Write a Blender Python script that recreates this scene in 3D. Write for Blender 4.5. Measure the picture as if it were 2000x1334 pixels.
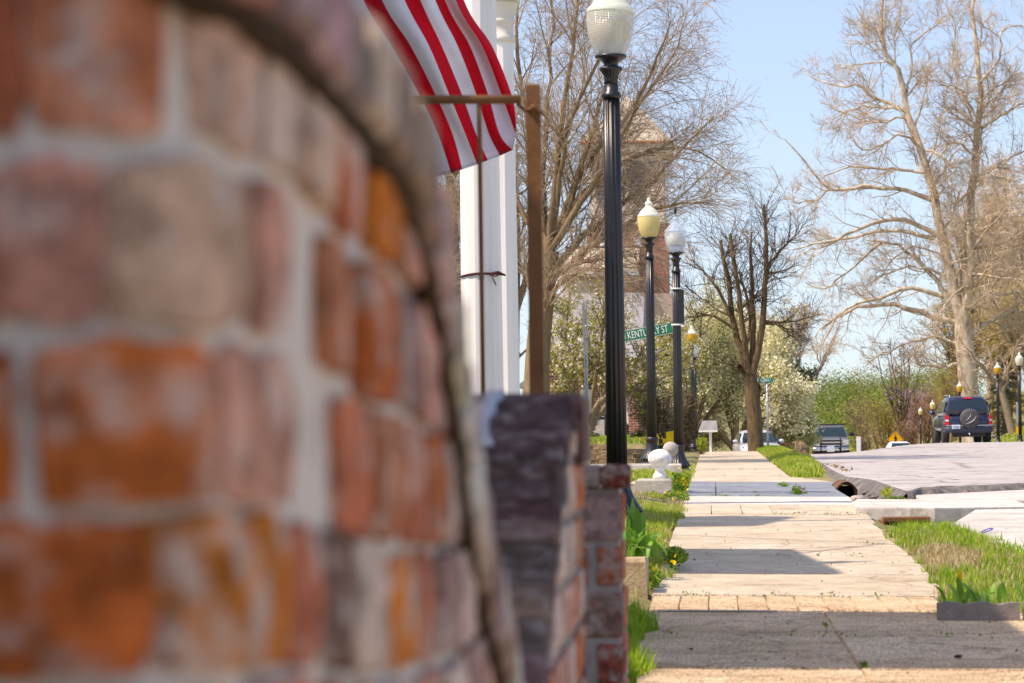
import bpy, math, random
import numpy as np
from mathutils import Vector, Matrix
for o in list(bpy.data.objects):
    bpy.data.objects.remove(o)
S = bpy.context.scene
COL = S.collection
PI = math.pi
rng = np.random.default_rng(7)
random.seed(7)

# ------------------------------------------------------------------ camera, sky, sun, exposure
EYE = 0.95
ROLL = math.radians(0.8)
cam = bpy.data.cameras.new('camera')
co = bpy.data.objects.new('camera', cam)
COL.objects.link(co)
cr, sr = math.cos(ROLL), math.sin(ROLL)
co.matrix_world = Matrix(((cr, sr, 0, 0), (0, 0, -1, 0), (-sr, cr, 0, EYE), (0, 0, 0, 1)))
cam.lens = 100
cam.sensor_width = 36
cam.shift_x = -0.196
cam.shift_y = 0.074
cam.clip_start = 0.1
cam.clip_end = 4000
cam.dof.use_dof = True
cam.dof.focus_distance = 33
cam.dof.aperture_fstop = 8.6
S.camera = co

SUN_EL, SUN_AZ = math.radians(56), math.radians(-114)      # azimuth clockwise from +Y
w = bpy.data.worlds.new('World')
S.world = w
w.use_nodes = True
nt = w.node_tree
sky = nt.nodes.new('ShaderNodeTexSky')
sky.sky_type = 'NISHITA'
sky.sun_disc = False
sky.sun_elevation = SUN_EL
sky.sun_rotation = SUN_AZ
sky.altitude = 0
sky.air_density = 1.0
sky.dust_density = 1.7
sky.ozone_density = 5.0
bg = nt.nodes['Background']
bg.inputs['Strength'].default_value = 0.15
tcw = nt.nodes.new('ShaderNodeTexCoord')                 # the whole dome a little lower, so that the horizon keeps the clear blue of the photograph
lift = nt.nodes.new('ShaderNodeVectorMath')
lift.operation = 'ADD'
lift.inputs[1].default_value = (0, 0, .06)
nrm = nt.nodes.new('ShaderNodeVectorMath')
nrm.operation = 'NORMALIZE'
nt.links.new(tcw.outputs['Generated'], lift.inputs[0])
nt.links.new(lift.outputs[0], nrm.inputs[0])
nt.links.new(nrm.outputs[0], sky.inputs[0])
nt.links.new(sky.outputs[0], bg.inputs[0])
sl = bpy.data.lights.new('sun', 'SUN')
sl.energy = 2.85
sl.angle = math.radians(0.5)
sl.color = (1.0, 0.955, 0.88)
so = bpy.data.objects.new('sun', sl)
COL.objects.link(so)
sdir = Vector((math.sin(SUN_AZ) * math.cos(SUN_EL), math.cos(SUN_AZ) * math.cos(SUN_EL), math.sin(SUN_EL)))
so.rotation_mode = 'QUATERNION'
so.rotation_quaternion = sdir.to_track_quat('Z', 'Y')
so.location = (-30, 10, 60)
vs = S.view_settings
vs.view_transform = 'Standard'
vs.look = 'None'
vs.exposure = 0.82
vs.gamma = 1
vs.use_curve_mapping = False
vs.use_white_balance = True
vs.white_balance_temperature = 7900
vs.white_balance_tint = 20
S.render.engine = 'CYCLES'
S.cycles.use_denoising = True
S.cycles.max_bounces = 8
S.cycles.transparent_max_bounces = 12

# ------------------------------------------------------------------ helpers
F = 100 / 36 * 2000


def W(px, py, Y):                                   # photo pixel at a distance -> world point
    u, v = px - 1392, py - 815
    return np.array(((cr * u - sr * v) * Y / F, Y, EYE - (sr * u + cr * v) * Y / F))


def sm(t):
    t = np.clip(t, 0, 1)
    return t * t * (3 - 2 * t)


def crest(X, Y):
    yc = 75 - 10 * sm((X - 1.5) / 1.1) + 24 * sm((X - 2.6) / 5.4)
    d = np.maximum(0, Y - yc)
    z = np.where(d < 20, -.03 * d * d / 40, -.3 - .03 * (d - 20))
    z = z * (1 - .55 * sm((X - 12.4) / 3)) * (1 - .8 * sm((-.8 - X) / 2))
    return z


def gz(X, Y):                                       # the lie of the land
    X = np.asarray(X, float)
    Y = np.asarray(Y, float)
    z = crest(X, Y)
    z = z + sm((X - 15.2) / 9) * 2.6 * sm((Y - 90) / 40)
    q = sm((Y - 225) / 120)
    z = z * (1 - q) + (2.9 + .04 * np.clip(X - 22, 0, 60)) * q
    z = z + .06 * sm((X - 1.9) / .3) * sm((Y - 37) / 6) * (1 - sm((X - 14) / 2)) * (1 - sm((Y - 42) / 30))   # built-up asphalt
    z = z + .07 * sm((-.40 - X) / .5) * sm((Y - 15.5) / 3) * (1 - sm((Y - 46) / 6))
    z = z + .42 * sm((-1.0 - X) / .5) * sm((Y - 58.5) / 1.0)
    z = z - .018 * np.clip(X, -.4, 1.5) * (1 - sm((Y - 45) / 30))
    return z


def ob(name, me, m=None, parent=None, loc=None, **props):
    o = bpy.data.objects.new(name, me)
    COL.objects.link(o)
    if m is not None and me is not None and not me.materials:
        me.materials.append(m)
    if parent is not None:
        o.parent = parent
    if loc is not None:
        o.location = loc
    for k, v in props.items():
        o[k] = v
    return o


def thing(name, label, cat, loc=(0, 0, 0), group=None, rz=0):
    o = bpy.data.objects.new(name, None)
    COL.objects.link(o)
    o.location = [float(a) for a in loc]
    o.rotation_euler = (0, 0, rz)
    o.empty_display_size = .2
    o['label'] = label
    o['category'] = cat
    if group:
        o['group'] = group
    return o


def tag(o, label, cat, group=None):
    o['label'] = label
    o['category'] = cat
    if group:
        o['group'] = group
    return o


def stuff(o):
    o['kind'] = 'stuff'
    return o


def struct(o):
    o['kind'] = 'structure'
    return o


def fast_mesh(name, V, Fa, smooth=False):
    """V (n,3) array; Fa list of (m,k) int arrays"""
    me = bpy.data.meshes.new(name)
    V = np.ascontiguousarray(V, dtype=np.float32)
    Fa = [np.asarray(f, dtype=np.int32) for f in Fa if len(f)]
    nl = sum(f.size for f in Fa)
    nf = sum(len(f) for f in Fa)
    me.vertices.add(len(V))
    me.vertices.foreach_set('co', V.ravel())
    me.loops.add(nl)
    me.loops.foreach_set('vertex_index', np.concatenate([f.ravel() for f in Fa]))
    me.polygons.add(nf)
    st, tot, c = [], [], 0
    for f in Fa:
        n, k = f.shape
        st.append(c + np.arange(n) * k)
        tot.append(np.full(n, k))
        c += n * k
    me.polygons.foreach_set('loop_start', np.concatenate(st).astype(np.int32))
    me.polygons.foreach_set('loop_total', np.concatenate(tot).astype(np.int32))
    if smooth:
        me.polygons.foreach_set('use_smooth', np.ones(nf, dtype=bool))
    me.update(calc_edges=True)
    me.validate()
    return me


class MB:
    """small mesh builder: everything ends up in one mesh"""

    def __init__(s):
        s.v, s.f, s.sm = [], [], []

    def add(s, verts, faces, smooth=False):
        b = len(s.v)
        s.v += [tuple(float(c) for c in p) for p in verts]
        s.f += [tuple(i + b for i in f) for f in faces]
        s.sm += [smooth] * len(faces)
        return s

    def box(s, x0, x1, y0, y1, z0, z1, bev=0.0):
        if bev <= 0:
            v = [(x, y, z) for z in (z0, z1) for x, y in ((x0, y0), (x1, y0), (x1, y1), (x0, y1))]
            return s.add(v, [(3, 2, 1, 0), (4, 5, 6, 7), (0, 1, 5, 4), (1, 2, 6, 5), (2, 3, 7, 6), (3, 0, 4, 7)])
        b = bev
        v = []
        for z, i in ((z0, b), (z0 + b, 0), (z1 - b, 0), (z1, b)):
            v += [(x0 + i, y0 + i, z), (x1 - i, y0 + i, z), (x1 - i, y1 - i, z), (x0 + i, y1 - i, z)]
        f = [(3, 2, 1, 0), (12, 13, 14, 15)]
        for k in range(3):
            for j in range(4):
                a, c = k * 4 + j, k * 4 + (j + 1) % 4
                f.append((a, c, c + 4, a + 4))
        return s.add(v, f)

    def prism(s, poly, axis, a, b, smooth=False):
        """extrude a 2D polygon along axis from a to b; poly in the two other axes in cyclic order"""
        n = len(poly)

        def mk(p, t):
            if axis == 0:
                return (t, p[0], p[1])
            if axis == 1:
                return (p[0], t, p[1])
            return (p[0], p[1], t)
        v = [mk(p, a) for p in poly] + [mk(p, b) for p in poly]
        f = [tuple(range(n))[::-1], tuple(range(n, 2 * n))]
        f += [(i, (i + 1) % n, (i + 1) % n + n, i + n) for i in range(n)]
        return s.add(v, f, smooth)

    def lathe(s, prof, seg=20, cx=0, cy=0, cz=0, flute=0, nfl=0, cap=True, sx=1, sy=1):
        v, f = [], []
        for r, z in prof:
            for k in range(seg):
                a = 2 * PI * k / seg
                rr = r * (1 - flute * (.5 + .5 * math.cos(nfl * a))) if nfl else r
                v.append((cx + sx * rr * math.cos(a), cy + sy * rr * math.sin(a), cz + z))
        for i in range(len(prof) - 1):
            for k in range(seg):
                a, b = i * seg + k, i * seg + (k + 1) % seg
                f.append((a, b, b + seg, a + seg))
        if cap:
            f.append(tuple(range(seg))[::-1])
            f.append(tuple(range((len(prof) - 1) * seg, len(prof) * seg)))
        return s.add(v, f, True)

    def tube(s, pts, r, seg=8, cap=True):
        pts = [Vector(p) for p in pts]
        rs = r if isinstance(r, (list, tuple, np.ndarray)) else [r] * len(pts)
        v, f = [], []
        up = Vector((0.13, 0.21, 1)).normalized()
        for i, p in enumerate(pts):
            t = (pts[min(i + 1, len(pts) - 1)] - pts[max(i - 1, 0)]).normalized()
            if abs(t.dot(up)) > .97:
                up = Vector((1, .1, 0)).normalized()
            a = t.cross(up).normalized()
            b = a.cross(t)
            for k in range(seg):
                q = 2 * PI * k / seg
                v.append(p + (a * math.cos(q) + b * math.sin(q)) * rs[i])
        for i in range(len(pts) - 1):
            for k in range(seg):
                a, b = i * seg + k, i * seg + (k + 1) % seg
                f.append((a, b, b + seg, a + seg))
        if cap:
            f.append(tuple(range(seg))[::-1])
            f.append(tuple(range((len(pts) - 1) * seg, len(pts) * seg)))
        return s.add(v, f, True)

    def loft(s, rings, cap=True, smooth=True):
        n = len(rings[0])
        v = [p for r in rings for p in r]
        f = []
        for i in range(len(rings) - 1):
            for k in range(n):
                a, b = i * n + k, i * n + (k + 1) % n
                f.append((a, b, b + n, a + n))
        if cap:
            f.append(tuple(range(n))[::-1])
            f.append(tuple(range((len(rings) - 1) * n, len(rings) * n)))
        return s.add(v, f, smooth)

    def ball(s, c, r, seg=14, rings=8, sz=1.0, rough=0):
        prof = []
        v, f = [], []
        for i in range(rings + 1):
            t = PI * i / rings
            for k in range(seg):
                a = 2 * PI * k / seg
                q = 1 + (random.uniform(-rough, rough) if rough else 0)
                v.append((c[0] + q * r * math.sin(t) * math.cos(a), c[1] + q * r * math.sin(t) * math.sin(a), c[2] - q * r * sz * math.cos(t)))
        for i in range(rings):
            for k in range(seg):
                a, b = i * seg + k, i * seg + (k + 1) % seg
                f.append((a, b, b + seg, a + seg))
        return s.add(v, f, True)

    def mesh(s, name, off=None):
        me = bpy.data.meshes.new(name)
        v = s.v
        if off is not None:
            v = [(a - off[0], b - off[1], c - off[2]) for a, b, c in v]
        me.from_pydata(v, [], s.f)
        me.polygons.foreach_set('use_smooth', s.sm)
        me.update()
        return me

    def part(s, name, m, parent, **props):
        """linked under parent; geometry is given in world space when the parent is not rotated"""
        return ob(name, s.mesh(name, parent.location if parent is not None else None), m, parent, **props)

    def lpart(s, name, m, parent, **props):
        return ob(name, s.mesh(name), m, parent, **props)


# ------------------------------------------------------------------ materials
def base_mat(name):
    m = bpy.data.materials.new(name)
    m.use_nodes = True
    t = m.node_tree
    return m, t, t.nodes['Principled BSDF']


def N(t, typ, **kw):
    n = t.nodes.new(typ)
    for k, v in kw.items():
        if k in n.inputs:
            n.inputs[k].default_value = v
        else:
            setattr(n, k, v)
    return n


def ramp(t, cols, pos=None):
    n = t.nodes.new('ShaderNodeValToRGB')
    e = n.color_ramp.elements
    while len(e) < len(cols):
        e.new(.5)
    for i, c in enumerate(cols):
        e[i].position = pos[i] if pos else i / max(1, len(cols) - 1)
        e[i].color = (*c, 1)
    return n


def mat(name, cols, scale=4., detail=5., rough=.8, bump=0., bscale=None, spec=.3, metal=0., vary=0., pos=None, stretch=None, coat=0., dist=.01):
    m, t, b = base_mat(name)
    tc = N(t, 'ShaderNodeTexCoord')
    mp = N(t, 'ShaderNodeMapping')
    t.links.new(tc.outputs['Object'], mp.inputs['Vector'])
    if stretch:
        mp.inputs['Scale'].default_value = stretch
    oi = N(t, 'ShaderNodeObjectInfo')
    va = N(t, 'ShaderNodeVectorMath', operation='ADD')
    sc = N(t, 'ShaderNodeMath', operation='MULTIPLY')
    sc.inputs[1].default_value = 37.
    t.links.new(oi.outputs['Random'], sc.inputs[0])
    t.links.new(mp.outputs[0], va.inputs[0])
    t.links.new(sc.outputs[0], va.inputs[1])
    nz = N(t, 'ShaderNodeTexNoise', Scale=scale, Detail=detail, Roughness=.6)
    t.links.new(va.outputs[0], nz.inputs['Vector'])
    if pos is None and len(cols) > 1:
        pos = [.3 + .4 * i / (len(cols) - 1) for i in range(len(cols))]
    if len(cols) == 1:
        cols = [cols[0], cols[0]]
        pos = [.3, .7]
    rp = ramp(t, cols, pos)
    t.links.new(nz.outputs['Fac'], rp.inputs[0])
    out = rp.outputs[0]
    if vary:
        hs = N(t, 'ShaderNodeHueSaturation')
        mr = N(t, 'ShaderNodeMapRange')
        mr.inputs['To Min'].default_value = 1 - vary
        mr.inputs['To Max'].default_value = 1 + vary
        t.links.new(oi.outputs['Random'], mr.inputs[0])
        t.links.new(mr.outputs[0], hs.inputs['Value'])
        t.links.new(out, hs.inputs['Color'])
        out = hs.outputs[0]
    t.links.new(out, b.inputs['Base Color'])
    b.inputs['Roughness'].default_value = rough
    b.inputs['Specular IOR Level'].default_value = spec
    b.inputs['Metallic'].default_value = metal
    b.inputs['Coat Weight'].default_value = coat
    if bump:
        n2 = N(t, 'ShaderNodeTexNoise', Scale=bscale or scale * 6, Detail=6.)
        t.links.new(va.outputs[0], n2.inputs['Vector'])
        bp = N(t, 'ShaderNodeBump', Strength=bump, Distance=dist)
        t.links.new(n2.outputs['Fac'], bp.inputs['Height'])
        t.links.new(bp.outputs[0], b.inputs['Normal'])
    return m


def leaf_mat(name, cols, scale=1.5, transl=.35, rough=.6):
    """thin leaf: diffuse plus light through the blade"""
    m, t, b = base_mat(name)
    tc = N(t, 'ShaderNodeTexCoord')
    nz = N(t, 'ShaderNodeTexNoise', Scale=scale, Detail=3.)
    t.links.new(tc.outputs['Object'], nz.inputs['Vector'])
    g = N(t, 'ShaderNodeNewGeometry')
    mx = N(t, 'ShaderNodeMath', operation='MULTIPLY_ADD')
    mx.inputs[1].default_value = .5
    t.links.new(g.outputs['Random Per Island'], mx.inputs[0])
    sb = N(t, 'ShaderNodeMath', operation='SUBTRACT')
    sb.inputs[1].default_value = .25
    t.links.new(nz.outputs['Fac'], sb.inputs[0])
    t.links.new(sb.outputs[0], mx.inputs[2])
    rp = ramp(t, cols, [.15 + .7 * i / (len(cols) - 1) for i in range(len(cols))])
    t.links.new(mx.outputs[0], rp.inputs[0])
    b.inputs['Roughness'].default_value = rough
    b.inputs['Specular IOR Level'].default_value = .25
    t.links.new(rp.outputs[0], b.inputs['Base Color'])
    tr = N(t, 'ShaderNodeBsdfTranslucent')
    t.links.new(rp.outputs[0], tr.inputs['Color'])
    ms = N(t, 'ShaderNodeMixShader')
    ms.inputs[0].default_value = transl
    t.links.new(b.outputs[0], ms.inputs[1])
    t.links.new(tr.outputs[0], ms.inputs[2])
    t.links.new(ms.outputs[0], t.nodes['Material Output'].inputs['Surface'])
    return m


def brick_mat(name, smear=.35, sscale=22., smear_col=(.55, .49, .45), fine=.25):
    """one worn brick: its own colour comes from the object, smears of old mortar"""
    m, t, b = base_mat(name)
    tc = N(t, 'ShaderNodeTexCoord')
    oi = N(t, 'ShaderNodeObjectInfo')
    sc = N(t, 'ShaderNodeMath', operation='MULTIPLY')
    sc.inputs[1].default_value = 91.
    t.links.new(oi.outputs['Random'], sc.inputs[0])
    va = N(t, 'ShaderNodeVectorMath', operation='ADD')
    t.links.new(tc.outputs['Object'], va.inputs[0])
    t.links.new(sc.outputs[0], va.inputs[1])
    n1 = N(t, 'ShaderNodeTexNoise', Scale=sscale, Detail=4., Roughness=.55)
    n2 = N(t, 'ShaderNodeTexNoise', Scale=sscale * 1.4, Detail=5.)
    n3 = N(t, 'ShaderNodeTexNoise', Scale=sscale * 9, Detail=4.)
    for n in (n1, n2, n3):
        t.links.new(va.outputs[0], n.inputs['Vector'])
    hs = N(t, 'ShaderNodeHueSaturation')
    mr = N(t, 'ShaderNodeMapRange')
    mr.inputs['From Min'].default_value = .3
    mr.inputs['From Max'].default_value = .7
    mr.inputs['To Min'].default_value = .48
    mr.inputs['To Max'].default_value = 1.35
    t.links.new(n2.outputs['Fac'], mr.inputs[0])
    t.links.new(mr.outputs[0], hs.inputs['Value'])
    t.links.new(oi.outputs['Color'], hs.inputs['Color'])
    r1 = ramp(t, [(0, 0, 0), (1, 1, 1)], [.66 - smear * .4, .76 - smear * .2])
    t.links.new(n1.outputs['Fac'], r1.inputs[0])
    ml = N(t, 'ShaderNodeMath', operation='MULTIPLY')
    ml.inputs[1].default_value = .85
    t.links.new(r1.outputs[0], ml.inputs[0])
    mx = N(t, 'ShaderNodeMix', data_type='RGBA')
    t.links.new(ml.outputs[0], mx.inputs[0])
    t.links.new(hs.outputs[0], mx.inputs[6])
    mx.inputs[7].default_value = (*smear_col, 1)
    m2 = N(t, 'ShaderNodeMix', data_type='RGBA', blend_type='MULTIPLY')
    m2.inputs[0].default_value = fine
    t.links.new(mx.outputs[2], m2.inputs[6])
    r3 = ramp(t, [(.3, .3, .3), (1.2, 1.2, 1.2)], [.35, .65])
    t.links.new(n3.outputs['Fac'], r3.inputs[0])
    t.links.new(r3.outputs[0], m2.inputs[7])
    t.links.new(m2.outputs[2], b.inputs['Base Color'])
    b.inputs['Roughness'].default_value = .9
    b.inputs['Specular IOR Level'].default_value = .15
    bp = N(t, 'ShaderNodeBump', Strength=.5, Distance=.004)
    t.links.new(n3.outputs['Fac'], bp.inputs['Height'])
    t.links.new(bp.outputs[0], b.inputs['Normal'])
    return m


def far_brick_mat(name, c1, c2, mort, scale=1.):
    m, t, b = base_mat(name)
    tc = N(t, 'ShaderNodeTexCoord')
    br = N(t, 'ShaderNodeTexBrick', Scale=scale)
    br.inputs['Color1'].default_value = (*c1, 1)
    br.inputs['Color2'].default_value = (*c2, 1)
    br.inputs['Mortar'].default_value = (*mort, 1)
    br.inputs['Mortar Size'].default_value = .012
    br.inputs['Brick Width'].default_value = .22
    br.inputs['Row Height'].default_value = .075
    sx = N(t, 'ShaderNodeSeparateXYZ')
    t.links.new(tc.outputs['Object'], sx.inputs[0])
    ad = N(t, 'ShaderNodeMath', operation='ADD')
    t.links.new(sx.outputs[0], ad.inputs[0])
    t.links.new(sx.outputs[1], ad.inputs[1])
    cb = N(t, 'ShaderNodeCombineXYZ')
    t.links.new(ad.outputs[0], cb.inputs[0])
    t.links.new(sx.outputs[2], cb.inputs[1])
    t.links.new(cb.outputs[0], br.inputs['Vector'])
    t.links.new(br.outputs[0], b.inputs['Base Color'])
    b.inputs['Roughness'].default_value = .9
    b.inputs['Specular IOR Level'].default_value = .1
    return m


def glassy(name, col, trans=.5, rough=.25, transp=0.):
    m, t, b = base_mat(name)
    b.inputs['Base Color'].default_value = (*col, 1)
    b.inputs['Roughness'].default_value = rough
    b.inputs['Specular IOR Level'].default_value = .5
    tr = N(t, 'ShaderNodeBsdfTranslucent')
    tr.inputs['Color'].default_value = (*col, 1)
    ms = N(t, 'ShaderNodeMixShader')
    ms.inputs[0].default_value = trans
    t.links.new(b.outputs[0], ms.inputs[1])
    t.links.new(tr.outputs[0], ms.inputs[2])
    last = ms
    if transp:
        tp = N(t, 'ShaderNodeBsdfTransparent')
        m3 = N(t, 'ShaderNodeMixShader')
        m3.inputs[0].default_value = transp
        t.links.new(ms.outputs[0], m3.inputs[1])
        t.links.new(tp.outputs[0], m3.inputs[2])
        last = m3
    t.links.new(last.outputs[0], t.nodes['Material Output'].inputs['Surface'])
    return m


def plain(name, col, rough=.6, spec=.4, metal=0., coat=0.):
    m, t, b = base_mat(name)
    b.inputs['Base Color'].default_value = (*col, 1)
    b.inputs['Roughness'].default_value = rough
    b.inputs['Specular IOR Level'].default_value = spec
    b.inputs['Metallic'].default_value = metal
    b.inputs['Coat Weight'].default_value = coat
    return m


M = {}
M['soil'] = mat('soil', [(.10, .125, .03), (.20, .185, .07), (.36, .28, .15)], 1.6, 9, .95, .6, 30)
M['brick'] = brick_mat('worn_brick', .38, 24., (.60, .51, .44), .4)
M['brick_shaded'] = brick_mat('shaded_brick', .36, 30., (.26, .22, .20))  # brick for the second wall's coping, with its shade in the colour
M['brick_pier'] = brick_mat('pier_brick', .5, 34., (.34, .29, .265))
M['mortar'] = mat('mortar', [(.45, .405, .345), (.64, .595, .525), (.54, .495, .43)], 14, 7, .95, .6, 120, dist=.004)
M['mortar_grey'] = mat('grey_mortar', [(.20, .18, .16), (.33, .30, .275), (.27, .25, .225)], 20, 7, .95, .6, 120, dist=.004)
M['moss'] = mat('moss', [(.018, .009, .003), (.05, .026, .009), (.03, .02, .007)], 40, 6, 1., .5, 200)
M['rust'] = mat('rusty_paint', [(.15, .068, .025), (.21, .10, .04)], 12, 6, .75, .2, 60, vary=.1)
M['white_paint'] = mat('white_paint', [(.76, .76, .71), (.84, .83, .79)], 3, 5, .6, .08, 20, stretch=(4, 4, .4))
M['cream_paint'] = mat('cream_paint', [(.66, .62, .50), (.74, .71, .62)], 4, 5, .6)
M['flag_red'] = mat('flag_red', [(.60, .004, .014), (.68, .006, .018)], 9, 4, .75, .15, 200, spec=.15, dist=.002)
M['flag_white'] = mat('flag_white', [(.70, .70, .76), (.78, .78, .82)], 9, 4, .75, .15, 200, spec=.15, dist=.002)
M['lamp_black'] = mat('black_enamel', [(.012, .012, .014), (.022, .022, .024)], 8, 4, .34, .1, 50, spec=.5)
M['globe_cream'] = glassy('cream_globe', (.86, .84, .72), .45, .12)
M['globe_prism'] = glassy('prismatic_globe', (.84, .83, .74), .4, .12, .38)
t = M['globe_prism'].node_tree
tc = N(t, 'ShaderNodeTexCoord')
wv_ = [N(t, 'ShaderNodeTexWave', Scale=22.), N(t, 'ShaderNodeTexWave', Scale=14.)]
wv_[0].bands_direction = 'Z'
wv_[1].bands_direction = 'X'
ad = N(t, 'ShaderNodeMath', operation='ADD')
for k in (0, 1):
    t.links.new(tc.outputs['Object'], wv_[k].inputs['Vector'])
    t.links.new(wv_[k].outputs['Fac'], ad.inputs[k])
bp = N(t, 'ShaderNodeBump', Strength=.5, Distance=.01)
t.links.new(ad.outputs[0], bp.inputs['Height'])
t.links.new(bp.outputs[0], t.nodes['Principled BSDF'].inputs['Normal'])
M['globe_white'] = glassy('white_globe', (.84, .88, .78), .45, .2)
M['globe_yellow'] = glassy('yellowed_globe', (.86, .74, .36), .45, .15)
M['globe_amber'] = glassy('amber_globe', (.80, .50, .06), .45, .2)
M['globe_clear'] = glassy('clear_globe', (.62, .72, .86), .3, .08, .62)
M['steel'] = mat('galvanised', [(.33, .36, .40), (.45, .48, .52)], 20, 5, .45, metal=.6, spec=.5)
M['grey_paint'] = plain('grey_paint', (.34, .37, .42), .5)
M['green_sign'] = plain('green_sign', (.0, .17, .085), .4)
M['teal_sign'] = plain('teal_sign', (.0, .26, .17), .4)
M['sign_white'] = plain('sign_white', (.78, .8, .78), .5)
M['sign_yellow'] = plain('sign_yellow', (.75, .52, .0), .5)
M['sign_amber'] = plain('sign_amber', (.78, .38, .0), .5)
M['sign_cream'] = plain('sign_cream', (.66, .62, .45), .6)
M['black'] = plain('black_print', (.012, .012, .012), .6)
M['rubber'] = mat('tyre_rubber', [(.02, .02, .02), (.05, .048, .045)], 12, 4, .9)
M['chrome'] = plain('chrome', (.62, .63, .65), .16, .5, 1.)
M['glass_dark'] = plain('tinted_glass', (.012, .022, .03), .06, .8)
M['glass_blue'] = plain('windscreen_glass', (.015, .035, .04), .12, .35)
M['concrete_wall'] = mat('old_concrete', [(.33, .31, .27), (.47, .45, .40), (.56, .54, .49)], 6, 8, .95, .6, 60)
M['concrete_tan'] = mat('tan_block', [(.30, .22, .12), (.46, .36, .22), (.54, .44, .30)], 9, 8, .95, .6, 60)
M['stone_white'] = mat('white_stone', [(.40, .39, .37), (.74, .74, .73), (.80, .80, .79)], 16, 9, .85, .6, 90, pos=[.25, .45, .6])
M['stone_grey'] = mat('grey_stone', [(.25, .23, .20), (.42, .39, .34), (.33, .31, .27)], 18, 7, .95, .5, 90)


def bark(name, c, scale=6., st=(3, 3, .5)):
    return mat(name, c, scale, 7, .95, .9, 16, spec=.1, stretch=st, dist=.03)


M['bark_brown'] = bark('brown_bark', [(.13, .09, .05), (.27, .20, .12), (.19, .145, .08)])
M['bark_tan'] = bark('tan_bark', [(.17, .125, .075), (.34, .265, .175), (.26, .20, .12)])
M['bark_sycamore'] = bark('sycamore_bark', [(.24, .175, .105), (.52, .43, .31), (.76, .69, .56)], 2., (1.5, 1.5, .6))
M['bark_dark'] = bark('dark_bark', [(.055, .038, .024), (.15, .105, .058), (.20, .145, .075)])
M['bark_grey'] = bark('grey_bark', [(.22, .185, .15), (.38, .33, .27)])
M['twig_tan'] = mat('tan_twig', [(.25, .185, .12), (.46, .36, .25)], 1.2, 4, .95, spec=.1)
M['twig_brown'] = mat('brown_twig', [(.14, .10, .065), (.26, .19, .125)], 1.2, 4, .95, spec=.1)
M['twig_dark'] = mat('dark_twig', [(.05, .036, .025), (.11, .08, .05)], 1.2, 4, .95, spec=.1)
M['twig_warm'] = mat('warm_twig', [(.38, .28, .18), (.66, .54, .39)], 1.2, 4, .95, spec=.1)
M['grass'] = leaf_mat('grass_blade', [(.13, .24, .015), (.28, .42, .03), (.42, .50, .06), (.55, .50, .20)], 2.2, .4)
M['grass_lush'] = leaf_mat('lush_grass_blade', [(.10, .25, .012), (.24, .42, .02), (.40, .52, .05)], 2., .4)
M['grass_dry'] = leaf_mat('dry_grass_blade', [(.30, .22, .08), (.52, .42, .22), (.62, .52, .32)], 4., .3)
M['tulip_leaf'] = leaf_mat('tulip_leaf', [(.09, .27, .03), (.18, .40, .05), (.30, .50, .12)], 3., .3, .4)
M['weed'] = leaf_mat('weed_leaf', [(.06, .15, .012), (.14, .26, .02), (.26, .36, .05)], 6., .3)
M['flower_yellow'] = leaf_mat('yellow_petal', [(.80, .52, .0), (.85, .65, .02)], 3., .3)
M['flower_purple'] = leaf_mat('purple_petal', [(.35, .20, .42), (.50, .33, .52)], 3., .3)
M['leaf_litter'] = leaf_mat('dead_leaf', [(.14, .07, .025), (.27, .16, .07), (.36, .24, .12)], 9., .15)
M['dirt'] = leaf_mat('joint_dirt', [(.05, .035, .02), (.12, .085, .05), (.22, .17, .10)], 9., .05)
M['blossom_white'] = leaf_mat('white_blossom', [(.60, .57, .30), (.80, .76, .50), (.88, .85, .66)], .8, .35)
M['magnolia_leaf'] = leaf_mat('magnolia_leaf', [(.20, .22, .03), (.42, .42, .08), (.56, .48, .14)], .8, .35)
M['magnolia_petal'] = leaf_mat('magnolia_petal', [(.66, .60, .52), (.85, .82, .78)], .8, .35)
M['pear_leaf'] = leaf_mat('pear_leaf', [(.26, .28, .07), (.48, .48, .17), (.64, .61, .32)], .6, .35)
M['thicket_green'] = leaf_mat('thicket_leaf', [(.06, .10, .02), (.19, .25, .045), (.36, .40, .09)], .12, .35)
M['shrub_lime'] = leaf_mat('lime_leaf', [(.17, .25, .015), (.33, .42, .03), (.42, .46, .06)], .3, .35)
M['shrub_yellow'] = leaf_mat('yellow_leaf', [(.26, .22, .03), (.50, .40, .05), (.60, .48, .10)], .3, .35)
M['shrub_tan'] = leaf_mat('tan_leaf', [(.24, .19, .11), (.42, .34, .20), (.48, .40, .26)], .3, .3)
M['shrub_rust'] = leaf_mat('rust_leaf', [(.36, .17, .09), (.52, .28, .16)], .3, .3)
M['redbud'] = leaf_mat('redbud_blossom', [(.40, .24, .38), (.55, .38, .52)], .5, .3)
M['conifer'] = leaf_mat('conifer_needle', [(.05, .065, .03), (.14, .155, .08), (.25, .25, .15)], .5, .15)
M['box'] = leaf_mat('boxwood_leaf', [(.012, .03, .01), (.03, .06, .015)], 2., .15)
M['brown_hedge'] = leaf_mat('brown_hedge_leaf', [(.06, .05, .025), (.14, .11, .06), (.20, .17, .09)], 1., .2)
M['brick_house'] = far_brick_mat('house_brick', (.33, .10, .055), (.25, .07, .04), (.42, .34, .28))
M['brick_tower'] = far_brick_mat('tower_brick', (.46, .16, .10), (.38, .12, .08), (.44, .28, .22))
M['tower_stone'] = mat('pale_render', [(.43, .33, .27), (.55, .44, .37)], 1.5, 6, .9)
M['roof_pale'] = mat('pale_roof', [(.40, .34, .26), (.52, .46, .37)], 2, 6, .9)
M['roof_grey'] = mat('grey_shingle', [(.20, .20, .205), (.31, .31, .315)], 6, 6, .9)
M['terracotta'] = plain('terracotta', (.42, .15, .06), .8)
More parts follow.
